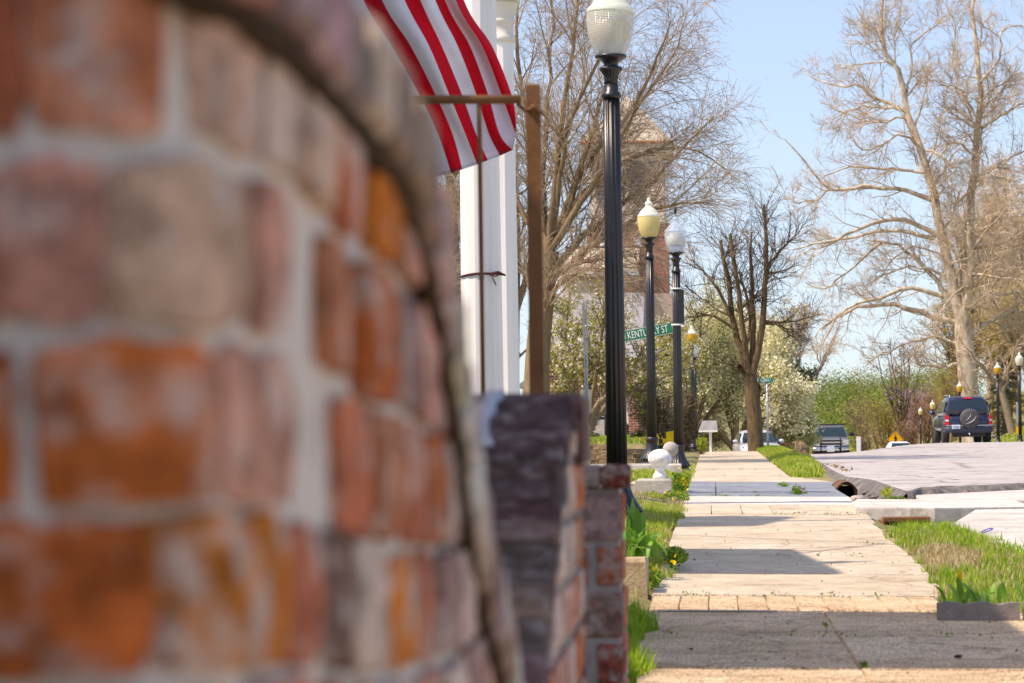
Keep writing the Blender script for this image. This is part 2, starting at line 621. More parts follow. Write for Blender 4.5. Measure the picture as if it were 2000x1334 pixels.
M['siding'] = mat('white_siding', [(.62, .64, .66), (.70, .72, .72)], 2, 4, .7)


def concrete(name, cols, agg=.5, crack=.45, cscale=.55, stain=.82):
    """weathered slab: broad stains, fine aggregate, hairline cracks"""
    m, t, b = base_mat(name)
    tc = N(t, 'ShaderNodeTexCoord')
    oi = N(t, 'ShaderNodeObjectInfo')
    sc = N(t, 'ShaderNodeMath', operation='MULTIPLY')
    sc.inputs[1].default_value = 53.
    t.links.new(oi.outputs['Random'], sc.inputs[0])
    va = N(t, 'ShaderNodeVectorMath', operation='ADD')
    t.links.new(tc.outputs['Object'], va.inputs[0])
    t.links.new(sc.outputs[0], va.inputs[1])
    n1 = N(t, 'ShaderNodeTexNoise', Scale=1.6, Detail=8., Roughness=.62)
    n2 = N(t, 'ShaderNodeTexNoise', Scale=95., Detail=4.)
    n4 = N(t, 'ShaderNodeTexNoise', Scale=9., Detail=7.)
    vo = N(t, 'ShaderNodeTexVoronoi', Scale=cscale)
    vo.feature = 'DISTANCE_TO_EDGE'
    wob = N(t, 'ShaderNodeTexNoise', Scale=3., Detail=6.)
    t.links.new(va.outputs[0], wob.inputs['Vector'])
    wv = N(t, 'ShaderNodeVectorMath', operation='MULTIPLY_ADD')
    wv.inputs[1].default_value = (.5, .5, .5)
    t.links.new(wob.outputs['Color'], wv.inputs[0])
    t.links.new(va.outputs[0], wv.inputs[2])
    t.links.new(wv.outputs[0], vo.inputs['Vector'])
    for n in (n1, n2, n4):
        t.links.new(va.outputs[0], n.inputs['Vector'])
    rp = ramp(t, cols, [.32 + .36 * i / (len(cols) - 1) for i in range(len(cols))])
    t.links.new(n1.outputs['Fac'], rp.inputs[0])
    r2 = ramp(t, [(1 - agg,) * 3, (1.0,) * 3, (1 + agg * .35,) * 3], [.36, .5, .64])
    t.links.new(n2.outputs['Fac'], r2.inputs[0])
    r4 = ramp(t, [(stain,) * 3, (1.03,) * 3], [.36, .6])
    t.links.new(n4.outputs['Fac'], r4.inputs[0])
    a = N(t, 'ShaderNodeMix', data_type='RGBA', blend_type='MULTIPLY')
    a.inputs[0].default_value = 1
    t.links.new(rp.outputs[0], a.inputs[6])
    t.links.new(r2.outputs[0], a.inputs[7])
    a2 = N(t, 'ShaderNodeMix', data_type='RGBA', blend_type='MULTIPLY')
    a2.inputs[0].default_value = 1
    t.links.new(a.outputs[2], a2.inputs[6])
    t.links.new(r4.outputs[0], a2.inputs[7])
    rc = ramp(t, [(.35, .32, .28), (1, 1, 1)], [.004, .012])
    t.links.new(vo.outputs['Distance'], rc.inputs[0])
    a3 = N(t, 'ShaderNodeMix', data_type='RGBA', blend_type='MULTIPLY')
    a3.inputs[0].default_value = crack
    t.links.new(a2.outputs[2], a3.inputs[6])
    t.links.new(rc.outputs[0], a3.inputs[7])
    t.links.new(a3.outputs[2], b.inputs['Base Color'])
    b.inputs['Roughness'].default_value = .92
    b.inputs['Specular IOR Level'].default_value = .2
    bp = N(t, 'ShaderNodeBump', Strength=.35, Distance=.006)
    t.links.new(n2.outputs['Fac'], bp.inputs['Height'])
    t.links.new(bp.outputs[0], b.inputs['Normal'])
    return m


M['walk_tan'] = concrete('tan_aggregate_concrete', [(.48, .345, .20), (.63, .465, .29), (.72, .56, .37)], .8)
M['walk_beige'] = concrete('beige_concrete', [(.45, .375, .265), (.56, .48, .355), (.62, .55, .43)], .3)
M['walk_shaded'] = concrete('shaded_grey_concrete', [(.17, .20, .235), (.22, .255, .29), (.27, .30, .33)], .25)  # bluish tone puts the shade on these grey slabs into their colour
M['walk_white'] = concrete('white_concrete', [(.52, .48, .42), (.62, .58, .52), (.68, .65, .60)], .2)
M['road'] = concrete('bleached_asphalt', [(.30, .285, .275), (.44, .42, .40), (.52, .495, .465)], .4, .8, .22, .86)
M['apron'] = concrete('worn_gutter_concrete', [(.44, .41, .365), (.57, .54, .49), (.66, .63, .58)], .35)


def car_paint(name, col, rough=.25):
    return plain(name, col, rough, .5, 0., .6)


M['paint_blue'] = car_paint('navy_paint', (.006, .012, .04))
M['paint_slate'] = car_paint('slate_paint', (.12, .13, .15))
M['paint_silver'] = car_paint('silver_paint', (.52, .54, .58))
M['paint_white'] = car_paint('white_car_paint', (.75, .76, .78))
M['red_lens'] = plain('red_lens', (.55, .01, .01), .2, .6)
M['clear_lens'] = plain('clear_lens', (.6, .62, .62), .15, .7)
M['vinyl'] = mat('grey_vinyl', [(.05, .05, .052), (.085, .085, .088)], 6, 4, .6)
M['plate'] = plain('plate_white', (.55, .60, .68), .5)

# ------------------------------------------------------------------ the setting
xs = np.unique(np.concatenate([np.linspace(-60, -3, 30), np.arange(-3, 5, .085), np.linspace(5, 20, 40), np.linspace(20, 90, 24)]))
ys = np.unique(np.concatenate([np.linspace(-8, 8, 12), np.arange(8, 62, .2), np.linspace(62, 130, 70), np.linspace(130, 420, 90), np.array([480, 600, 900, 1500, 2500])]))
xs = np.concatenate([[-1500, -500, -180], xs, [180, 500, 1500]])
GX, GY = np.meshgrid(xs, ys)
GZ = gz(GX, GY)


def inrect(X, Y, x0, x1, y0, y1, e=.12, ey=.4):
    return sm((X - x0) / e) * sm((x1 - X) / e) * sm((Y - y0) / ey) * sm((y1 - Y) / ey)


hump = .05 * inrect(GX, GY, 1.32, 2.1, 14.6, 24, .25, 1.5) + .07 * inrect(GX, GY, 1.25, 2.1, 46, 110, .3, 3)
low = -.07 * inrect(GX, GY, -.42, 1.36, -12, 112, .12, 1) - .10 * inrect(GX, GY, 1.95, 12.6, -9, 35.5, .1, 1) - .16 * inrect(GX, GY, 2.0, 12.6, 34, 240, .1, 1.5)
low = np.minimum(low, -.07 * inrect(GX, GY, -.42, 1.9, 27, 43, .1, .3))
low = np.minimum(low, -.07 * inrect(GX, GY, .9, 3, -12, 13.7, .1, .3))
pit = -.34 * inrect(GX, GY, 1.55, 2.3, 25.1, 28.5, .14, .5) - .34 * inrect(GX, GY, 1.66, 2.32, 31.3, 40.5, .16, 1.2)
GZ = GZ + hump + np.minimum(low, pit)
nX, nY = len(xs), len(ys)
V = np.stack([GX, GY, GZ], -1).reshape(-1, 3)
idx = np.arange(nX * nY).reshape(nY, nX)
Q = np.stack([idx[:-1, :-1], idx[:-1, 1:], idx[1:, 1:], idx[1:, :-1]], -1).reshape(-1, 4)
struct(ob('ground', fast_mesh('ground', V, [Q], True), M['soil']))


# bleached asphalt, laid over older paving with a broken front lip
def road_left(Y):
    return np.interp(Y, [30, 34, 40, 42, 47, 60, 75, 110, 240], [2.30, 2.28, 2.2, 1.95, 1.95, 2.15, 2.3, 2.1, 2.1])


yn = np.concatenate([np.arange(35, 60, .35), np.linspace(60, 130, 60), np.linspace(134, 236, 30)])
aa = np.linspace(0, 1, 70) ** 1.5
RX = road_left(yn)[:, None] + aa[None, :] * (12.3 - road_left(yn)[:, None])
YF = np.interp(RX, [1.9, 2.3, 2.5, 4, 8, 12.3], [33, 33.6, 35, 36.9, 38.5, 39.5])
RY = yn[:, None] + (YF - 35) * np.exp(-(yn[:, None] - 35) / 4)
RY += (rng.normal(0, .16, RX.shape[1])[None, :] + .12 * np.sin(RX * 7.1)) * np.exp(-(yn[:, None] - 35) / .8)
RZ = gz(RX, RY) + .014 + .012 * np.sin(RX * .8) * np.exp(-((RY - 50) / 15) ** 2)
RZ += .06 * (1 - sm((RX - 1.9) / .3) * sm((RY - 37) / 6))
r0 = np.stack([RX, RY, RZ], -1)
lip = r0[:1].copy()
lip[..., 2] -= .022
lip[..., 1] -= .14
skirt = r0[:1].copy()
skirt[..., 2] -= .16
skirt[..., 1] -= .48
left = r0[:, :1].copy()
left[..., 2] -= .26
left[..., 0] -= .30
A = np.concatenate([skirt, lip, r0], 0)
lc = np.concatenate([skirt[:, :1], lip[:, :1], left], 0)
A = np.concatenate([lc, A], 1)
n0, n1 = A.shape[:2]
idx = np.arange(n0 * n1).reshape(n0, n1)
Q = np.stack([idx[:-1, :-1], idx[:-1, 1:], idx[1:, 1:], idx[1:, :-1]], -1).reshape(-1, 4)
rd = struct(ob('road', fast_mesh('road', A.reshape(-1, 3), [Q]), M['road']))
rd.data.materials.append(mat('broken_asphalt', [(.06, .056, .05), (.14, .13, .12), (.24, .225, .205)], 9, 7, .95, .8, 40))
mi = np.zeros((n0 - 1, n1 - 1), dtype=np.int32)
mi[:2, :] = 1
mi[:, 0] = 1
rd.data.polygons.foreach_set('material_index', mi.ravel())


def slab(name, m, parent, pts, z0=.0, th=.09, tilt=.004, nx=8, ny=3, kind=None):
    """one paving slab from four corners (x,y) near-left, near-right, far-right, far-left; worn edges; follows the ground"""
    p = [np.array(q, float) for q in pts]
    a = np.linspace(0, 1, nx + 1)
    b = np.linspace(0, 1, ny + 1)
    ta, tb = random.uniform(-tilt, tilt), random.uniform(-tilt, tilt)
    grid = np.zeros((ny + 1, nx + 1, 3))
    for j in range(ny + 1):
        for i in range(nx + 1):
            q = (p[0] * (1 - a[i]) + p[1] * a[i]) * (1 - b[j]) + (p[3] * (1 - a[i]) + p[2] * a[i]) * b[j]
            z = float(gz(q[0], q[1])) + z0 + ta * (a[i] - .5) + tb * (b[j] - .5)
            if j in (0, ny) and 0 < i < nx:
                q = q + np.array([0, random.uniform(-.02, .02)])
            grid[j, i] = (q[0], q[1], z)
    ring = [(0, i) for i in range(nx + 1)] + [(j, nx) for j in range(1, ny + 1)] + [(ny, i) for i in range(nx - 1, -1, -1)] + [(j, 0) for j in range(ny - 1, 0, -1)]
    v = list(grid.reshape(-1, 3))
    f = [(j * (nx + 1) + i, j * (nx + 1) + i + 1, (j + 1) * (nx + 1) + i + 1, (j + 1) * (nx + 1) + i) for j in range(ny) for i in range(nx)]
    c = grid.reshape(-1, 3).mean(0)
    base = len(v)
    n = len(ring)
    for dz, gr in ((-.012, .008), (-th, .012)):
        for j, i in ring:
            q = grid[j, i].copy()
            d = q[:2] - c[:2]
            L = np.linalg.norm(d) + 1e-6
            q[:2] += d / L * gr
            q[2] += dz
            v.append(q)
    for k in range(n):
        k2 = (k + 1) % n
        r0_ = ring[k][0] * (nx + 1) + ring[k][1]
        r1_ = ring[k2][0] * (nx + 1) + ring[k2][1]
        f.append((base + k, base + k2, r1_, r0_))
        f.append((base + n + k, base + n + k2, base + k2, base + k))
    mb = MB()
    mb.add(v, f)
    o = mb.part(name, m, parent)
    return o


walk = thing('sidewalk', '', '', (0, 0, 0))
del walk['label'], walk['category']
walk['kind'] = 'structure'
T, B_, U, Wh = M['walk_tan'], M['walk_beige'], M['walk_shaded'], M['walk_white']
L0 = -.335
for y0, y1 in ((-8, -5.5), (-5.45, -3), (-2.95, -.5), (-.45, 1.6), (1.64, 3.7), (3.74, 5.8), (5.84, 7.96)):
    slab('slab', T, walk, [(-.17, y0), (.545, y0), (.545, y1), (-.17, y1)])
    slab('slab', T, walk, [(.56, y0), (2.6, y0), (2.6, y1), (.56, y1)])
slab('slab', T, walk, [(-.36, 8), (.545, 8), (.545, 10.72), (-.33, 10.72)])
slab('slab', T, walk, [(.56, 8), (2.6, 8), (2.6, 10.66), (.56, 10.70)])
slab('slab', T, walk, [(-.33, 10.82), (.542, 10.80), (.530, 12.34), (-.33, 12.36)])
slab('slab', T, walk, [(.556, 10.78), (2.6, 10.76), (2.6, 12.3), (.544, 12.33)])
slab('slab', T, walk, [(-.33, 12.40), (.530, 12.38), (.522, 13.95), (-.33, 14.0)])
slab('slab', T, walk, [(.544, 12.37), (2.6, 12.35), (2.6, 13.75), (.536, 13.95)])
xe = np.linspace(-.33, 1.16, 11)
for k in range(10):
    d = .006
    slab('paver', T, walk, [(xe[k] + d, 14.05), (xe[k + 1] - d, 14.04), (xe[k + 1] - d, 15.1 - .02 * (k % 3)), (xe[k] + d, 15.12)], tilt=.006, nx=2, ny=2)
slab('slab', B_, walk, [(L0, 15.26), (1.24, 15.2), (1.30, 17.28), (L0, 17.3)])
slab('slab', B_, walk, [(L0, 17.34), (1.30, 17.32), (1.36, 19.6), (L0, 19.6)])
slab('slab', B_, walk, [(L0, 19.63), (1.36, 19.63), (1.36, 21.35), (L0, 21.4)])
slab('slab', B_, walk, [(L0, 21.47), (1.36, 21.42), (1.38, 22.7), (L0, 22.7)])
slab('slab', B_, walk, [(L0, 22.74), (1.38, 22.74), (1.44, 25.0), (L0, 25.0)])
slab('slab', B_, walk, [(L0, 25.03), (1.44, 25.03), (1.50, 27.8), (L0, 27.85)])
for k in range(6):
    a, b = L0 + .31 * k, L0 + .31 * (k + 1)
    slab('paver', B_, walk, [(a + .008, 28.05), (b - .008, 28.03), (b - .008, 31.0), (a + .008, 31.0)], tilt=.006, nx=3, ny=2)
slab('slab', Wh, walk, [(L0, 31.05), (1.55, 31.03), (1.62, 34.2), (L0, 34.25)])
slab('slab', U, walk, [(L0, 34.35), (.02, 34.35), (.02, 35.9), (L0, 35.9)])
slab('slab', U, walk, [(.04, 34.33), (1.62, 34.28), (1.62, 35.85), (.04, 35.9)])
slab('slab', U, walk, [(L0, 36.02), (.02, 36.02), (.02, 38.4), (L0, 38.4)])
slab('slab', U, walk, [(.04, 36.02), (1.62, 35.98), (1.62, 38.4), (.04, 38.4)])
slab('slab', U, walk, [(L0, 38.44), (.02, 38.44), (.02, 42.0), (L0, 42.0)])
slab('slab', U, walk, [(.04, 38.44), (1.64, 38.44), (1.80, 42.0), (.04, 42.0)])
prev = 42.1
for k, y1 in enumerate([46.4, 51.5, 57, 63, 69.5, 77, 85, 94, 104]):
    slab('slab', B_, walk, [(L0, prev), (1.22 if k else 1.75, prev), (1.22, y1 - .08), (L0, y1 - .08)], nx=6, ny=6)
    prev = y1

gut = thing('gutter_pavement', '', '', (0, 0, 0))
del gut['label'], gut['category']
gut['kind'] = 'structure'
for y0, y1 in ((-8, 0), (.04, 7.96), (8, 14), (14.04, 19.3), (19.36, 24.4)):
    if y1 < 8:
        for xa_, xb_ in ((2.64, 6.4), (6.46, 12.4)):
            slab('slab', M['apron'], gut, [(xa_, y0), (xb_, y0), (xb_, y1), (xa_, y1)], tilt=.01, z0=.012)
        continue
    xl0, xl1 = 2.12 if y1 > 20 else 2.2, 1.95 if y1 > 20 else 2.12
    slab('slab', M['apron'], gut, [(xl0, y0), (4.4, y0), (4.4, y1 - .02), (xl1, y1 - .02)], tilt=.01, z0=.012)
    slab('slab', M['apron'], gut, [(4.46, y0), (8.4, y0), (8.4, y1 - .02), (4.46, y1 - .02)], tilt=.01, z0=.012)
    slab('slab', M['apron'], gut, [(8.46, y0), (12.4, y0), (12.4, y1 - .02), (8.46, y1 - .02)], tilt=.01, z0=.012)
slab('slab', M['apron'], gut, [(2.0, 24.42), (4.4, 24.42), (4.4, 28.8), (2.62, 28.5)], tilt=.01, z0=.012)
slab('slab', M['apron'], gut, [(4.46, 24.45), (12.4, 24.45), (12.4, 31.5), (4.46, 31.5)], tilt=.01, z0=.012)
slab('slab', M['apron'], gut, [(2.36, 31.55), (4.4, 31.55), (4.6, 36.6), (2.40, 34.0)], tilt=.01, z0=.012)
slab('slab', M['apron'], gut, [(4.46, 31.55), (12.4, 31.55), (12.4, 40), (4.66, 37.5)], tilt=.01, z0=.012)
# painted survey line across the near slabs
pl = MB()
pl.add([(-.28, 13.86, float(gz(-.28, 13.86)) + .0085), (.30, 13.84, float(gz(.3, 13.84)) + .0085), (.30, 13.90, float(gz(.3, 13.9)) + .0085), (-.28, 13.93, float(gz(-.28, 13.93)) + .0085)], [(0, 1, 2, 3)])
struct(ob('painted_line', pl.mesh('painted_line'), mat('blue_chalk', [(.16, .22, .34), (.26, .27, .27), (.36, .28, .18)], 18, 6, .9)))

# concrete slab bridging the gutter, drain frame, broken pipe
t_ = thing('culvert_slab', 'long white concrete slab bridging the open gutter beside the street', 'concrete slab', (2.2, 29.7, -.2))
mb = MB()
a = [(1.42, 28.45), (2.2, 28.35), (3.25, 28.9), (3.3, 31.3), (1.58, 31.3), (1.45, 30.0)]
v = [(x, y, .032 - .02 * (x - 1.4)) for x, y in a] + [(x, y - .004, .018 - .02 * (x - 1.4)) for x, y in a] + [(x, y, -.25) for x, y in a]
n = len(a)
f = [tuple(range(n))] + [(i + n, (i + 1) % n + n, (i + 1) % n, i) for i in range(n)] + [(i + 2 * n, (i + 1) % n + 2 * n, (i + 1) % n + n, i + n) for i in range(n)]
mb.add(v, f)
mb.part('top_slab', M['walk_white'], t_)
mb = MB()
mb.box(1.60, 3.2, 28.12, 28.30, -.34, -.14)
mb.part('footing', M['concrete_wall'], t_)
t_ = thing('drain_grate', 'rusty iron drain frame over a dark hole before the white slab', 'drain', (1.72, 25.6, -.12))
mb = MB()
mb.box(1.52, 1.94, 25.5, 25.72, -.012, .03, .006)
mb.part('lintel', M['rust'], t_)
mb = MB()
mb.box(1.52, 1.55, 25.52, 26.3, -.2, -.014)
mb.box(1.91, 1.94, 25.52, 26.3, -.2, -.014)
mb.part('frame', M['rust'], t_)
mb = MB()
mb.box(1.552, 1.908, 25.66, 26.3, -.2, -.02)
mb.part('opening', M['black'], t_)

t_ = thing('broken_pipe', 'broken rusty clay pipe end sticking out of the washed out gutter', 'pipe', (1.75, 39, -.05))
mb = MB()
for k in range(9):
    a0 = PI * (-.05 + 1.1 * k / 8)
    r_o, r_i = .17, .135
    P0 = W(1650, 965, 38.6)
mbp = []
for kk, yy in enumerate((38.2, 38.6, 39.6)):
    ring = []
    for k in range(13):
        q = PI * (-.12 + 1.24 * k / 12)
        ring.append((1.78 + .15 * math.cos(q) * (1 + .08 * math.sin(5 * q + kk)), yy + .06 * math.sin(3 * q), -.10 + .16 * math.sin(q)))
    for k in range(12, -1, -1):
        q = PI * (-.12 + 1.24 * k / 12)
        ring.append((1.78 + .115 * math.cos(q), yy + .06 * math.sin(3 * q), -.10 + .125 * math.sin(q)))
    mbp.append(ring)
mb = MB()
mb.loft(mbp)
bk = MB()
bk.box(1.67, 1.89, 38.9, 39.3, -.3, -.02)
bk.part('dark_hollow', M['black'], t_)  # black block in place of the unlit hollow of the pipe
mb.part('pipe', mat('rust_clay', [(.06, .03, .015), (.15, .075, .04), (.20, .12, .075)], 14, 6, .9, .6, 50), t_)
ck = MB()
for k in range(26):
    if k < 26:
        x, y = random.uniform(2.02, 2.34), random.uniform(33.2, 41.5)
        z = -.10 + .5 * (x - 2.0) * .3
    else:
        x = random.uniform(2.3, 3.2)
        y = float(np.interp(x, [2.3, 2.5, 4, 8], [33.3, 34.7, 36.5, 38.2])) - random.uniform(0, .35)
        z = .02
    ck.ball((x, y, z), random.uniform(.03, .085), 8, 5, .5, .25)
stuff(ob('asphalt_rubble', ck.mesh('asphalt_rubble'), rd.data.materials[1]))
rb = MB()
for k in range(26):
    x, y = random.uniform(1.72, 2.25), random.uniform(31.6, 39.5)
    rb.ball((x, y, -.24 + random.uniform(0, .1)), random.uniform(.05, .13), 8, 5, .6, .12)
stuff(ob('rubble', rb.mesh('rubble'), M['stone_grey']))

# ------------------------------------------------------------------ blades, leaves, scatter
def blades(n, sampler, h, wd, lean=.5, segs=2, seed=1, zoff=-.01):
    g = np.random.default_rng(seed)
    P = sampler(n, g)
    n = len(P)
    hh = g.uniform(h[0], h[1], n)
    ww = g.uniform(wd[0], wd[1], n)
    th = g.uniform(0, 2 * PI, n)
    d = np.stack([np.cos(th), np.sin(th), 0 * th], -1)
    p = np.stack([-np.sin(th), np.cos(th), 0 * th], -1)
    ln = g.uniform(0, lean, n) ** 1.0
    rows = []
    for k in range(segs + 1):
        s_ = k / segs
        c = P + d * (hh * ln * s_ ** 2)[:, None] + np.array([0, 0, 1.]) * (hh * s_ * (1 - .35 * ln * s_) + zoff)[:, None]
        if k < segs:
            wk = ww * (1 - .55 * s_)
            rows += [c - p * wk[:, None] / 2, c + p * wk[:, None] / 2]
        else:
            rows.append(c)
    m_ = len(rows)
    V = np.stack(rows, 1).reshape(-1, 3)
    b = (np.arange(n) * m_)[:, None]
    fs = [np.concatenate([b + 2 * k, b + 2 * k + 1, b + 2 * k + 3, b + 2 * k + 2], 1) for k in range(segs - 1)]
    t3 = np.concatenate([b + 2 * (segs - 1), b + 2 * (segs - 1) + 1, b + 2 * segs], 1)
    return V, fs, t3


def grass(name, m, n, sampler, h, wd, lean=.6, seed=1, parent=None):
    V, fs, t3 = blades(n, sampler, h, wd, lean, 2, seed)
    return stuff(ob(name, fast_mesh(name, V, fs + [t3]), m, parent))


def clumpy(x0, x1, y0, y1, keep=None, cl=.35, hfun=None):
    """points over a patch, gathered in tussocks"""
    def f(n, g):
        k = max(3, int(n / 26))
        cx = g.uniform(x0, x1, k)
        cy = g.uniform(y0, y1, k)
        i = g.integers(0, k, n)
        x = cx[i] + g.normal(0, cl * .16, n)
        y = cy[i] + g.normal(0, cl * .5, n)
        ok = (x > x0 - .06) & (x < x1 + .06)
        if keep is not None:
            ok &= keep(x, y)
        x, y = x[ok], y[ok]
        z = gz(x, y)
        if hfun is not None:
            z = z + hfun(x, y)
        return np.stack([x, y, z], -1)
    return f


def hump_z(x, y):
    return .05 * inrect(x, y, 1.32, 2.1, 14.6, 24, .25, 1.5) + .07 * inrect(x, y, 1.25, 2.1, 46, 110, .3, 3)


def right_edge(x, y):
    lo = np.interp(y, [13.7, 15, 17.5, 20, 22.5, 24.3], [1.12, 1.22, 1.36, 1.40, 1.42, 1.55])
    hi = np.interp(y, [13.7, 19, 22, 24.5], [3.2, 2.22, 2.08, 1.9])
    n = .05 * np.sin(y * 5.3) + .04 * np.sin(y * 11.7 + 1)
    return (x > lo + n) & (x < hi + n)


def drypatch(x, y):
    return ((x - 1.52) / .20) ** 2 + ((y - 18.6) / 1.6) ** 2 < 1 + .3 * np.sin(9 * x + 3 * y)


grass('grass', M['grass_lush'], 26000, clumpy(1.1, 3.1, 13.8, 24.4, lambda x, y: right_edge(x, y) & ~drypatch(x, y), hfun=hump_z), (.025, .125), (.005, .011), 1.0, 3)
grass('dry_grass', M['grass_dry'], 12000, clumpy(1.15, 2.0, 14.2, 23.5, lambda x, y: right_edge(x, y) & (drypatch(x, y) | (np.sin(7 * y + 5 * x) > -.2)), hfun=hump_z), (.03, .09), (.005, .010), 1.0, 4)


def left_edge(x, y):
    e = np.interp(y, [9, 13, 15.5, 17, 19, 21, 24, 27, 32, 40, 50, 80], [-.27, -.34, -.39, -.30, -.36, -.42, -.40, -.33, -.36, -.36, -.36, -.36])
    return x < e + .05 * np.sin(y * 3.1) + .03 * np.sin(9 * y)


grass('verge_grass', M['grass'], 42000, clumpy(-1.7, -.2, 15.4, 29.5, left_edge), (.03, .10), (.006, .013), .9, 5)
grass('verge_dry_grass', M['grass_dry'], 8000, clumpy(-1.2, -.2, 15.4, 32.6, lambda x, y: left_edge(x, y) & (np.sin(2.1 * y + 4 * x) > -.1)), (.03, .10), (.005, .010), 1.0, 6)
grass('kerb_grass', M['grass_lush'], 3500, clumpy(-.40, -.25, 9.4, 13.6, left_edge, .2), (.06, .14), (.005, .010), .8, 7)
grass('yard_grass', M['grass'], 16000, clumpy(-2.6, -.3, 34.5, 57, left_edge), (.03, .09), (.012, .022), .9, 8)
grass('lawn_grass', M['grass'], 22000, clumpy(-7, -1.0, 59.5, 80, None, .8), (.06, .14), (.02, .035), .9, 9)


def far_strip(x, y):
    lo = np.interp(y, [44, 48, 60, 80, 110], [1.24, 1.24, 1.24, 1.22, 1.2])
    hi = np.interp(y, [44, 46, 50, 56, 70, 78, 110], [1.74, 1.76, 1.85, 2.0, 2.25, 2.25, 2.1])
    n = .06 * np.sin(y * 2.3)
    return (x > lo + n * .5) & (x < hi + n)


grass('strip_grass', M['grass'], 26000, clumpy(1.2, 2.4, 45.3, 84, far_strip, .5, hump_z), (.04, .13), (.014, .026), .9, 10)
grass('strip_lush_grass', M['grass_lush'], 6000, clumpy(1.2, 2.0, 76, 84, far_strip, .5, hump_z), (.05, .14), (.015, .03), .7, 12)
grass('bank_grass', M['grass'], 12000, clumpy(14.2, 24, 110, 175, None, 2.5), (.10, .25), (.05, .09), .9, 11)


def leafcloud(P, size, g, flat=.0, aspect=.6):
    """n small quads, random facing, centred at P"""
    n = len(P)
    a = g.normal(size=(n, 3))
    a /= np.linalg.norm(a, axis=1)[:, None]
    b = g.normal(size=(n, 3))
    b[:, 2] += flat
    b -= a * (a * b).sum(1)[:, None]
    b /= np.linalg.norm(b, axis=1)[:, None] + 1e-9
    s_ = (g.uniform(size[0], size[1], n) / 2)[:, None]
    a = a * s_
    b = b * s_ * aspect
    V = np.stack([P - a, P - b * .9 - a * .1, P + a, P + b * .9 - a * .1], 1).reshape(-1, 3)
    Fq = np.arange(4 * n).reshape(n, 4)
    return V, Fq


def leaves(name, m, P, size, seed=1, parent=None, off=None, aspect=.6, kind=None):
    g = np.random.default_rng(seed)
    V, Fq = leafcloud(np.asarray(P), size, g, aspect=aspect)
    if off is not None:
        V = V - np.array(off)
    o = ob(name, fast_mesh(name, V, [Fq]), m, parent)
    if kind:
        o['kind'] = kind
    return o


def blob_pts(n, c, r, g, shell=.5, lump=.35):
    """points through an uneven rounded volume made of lobes"""
    k = max(5, int(9 * (r[0] * r[1] * r[2]) ** .1) + 6)
    d = g.normal(size=(k, 3))
    d /= np.linalg.norm(d, axis=1)[:, None]
    cc = d * g.uniform(.25, .75, k)[:, None]
    rr = g.uniform(.28, .52, k)
    i = g.integers(0, k, n)
    q = g.normal(size=(n, 3))
    q /= np.linalg.norm(q, axis=1)[:, None]
    q *= (g.uniform(shell, 1, n) ** .6)[:, None]
    return np.asarray(c) + (cc[i] + q * rr[i][:, None]) * np.asarray(r)


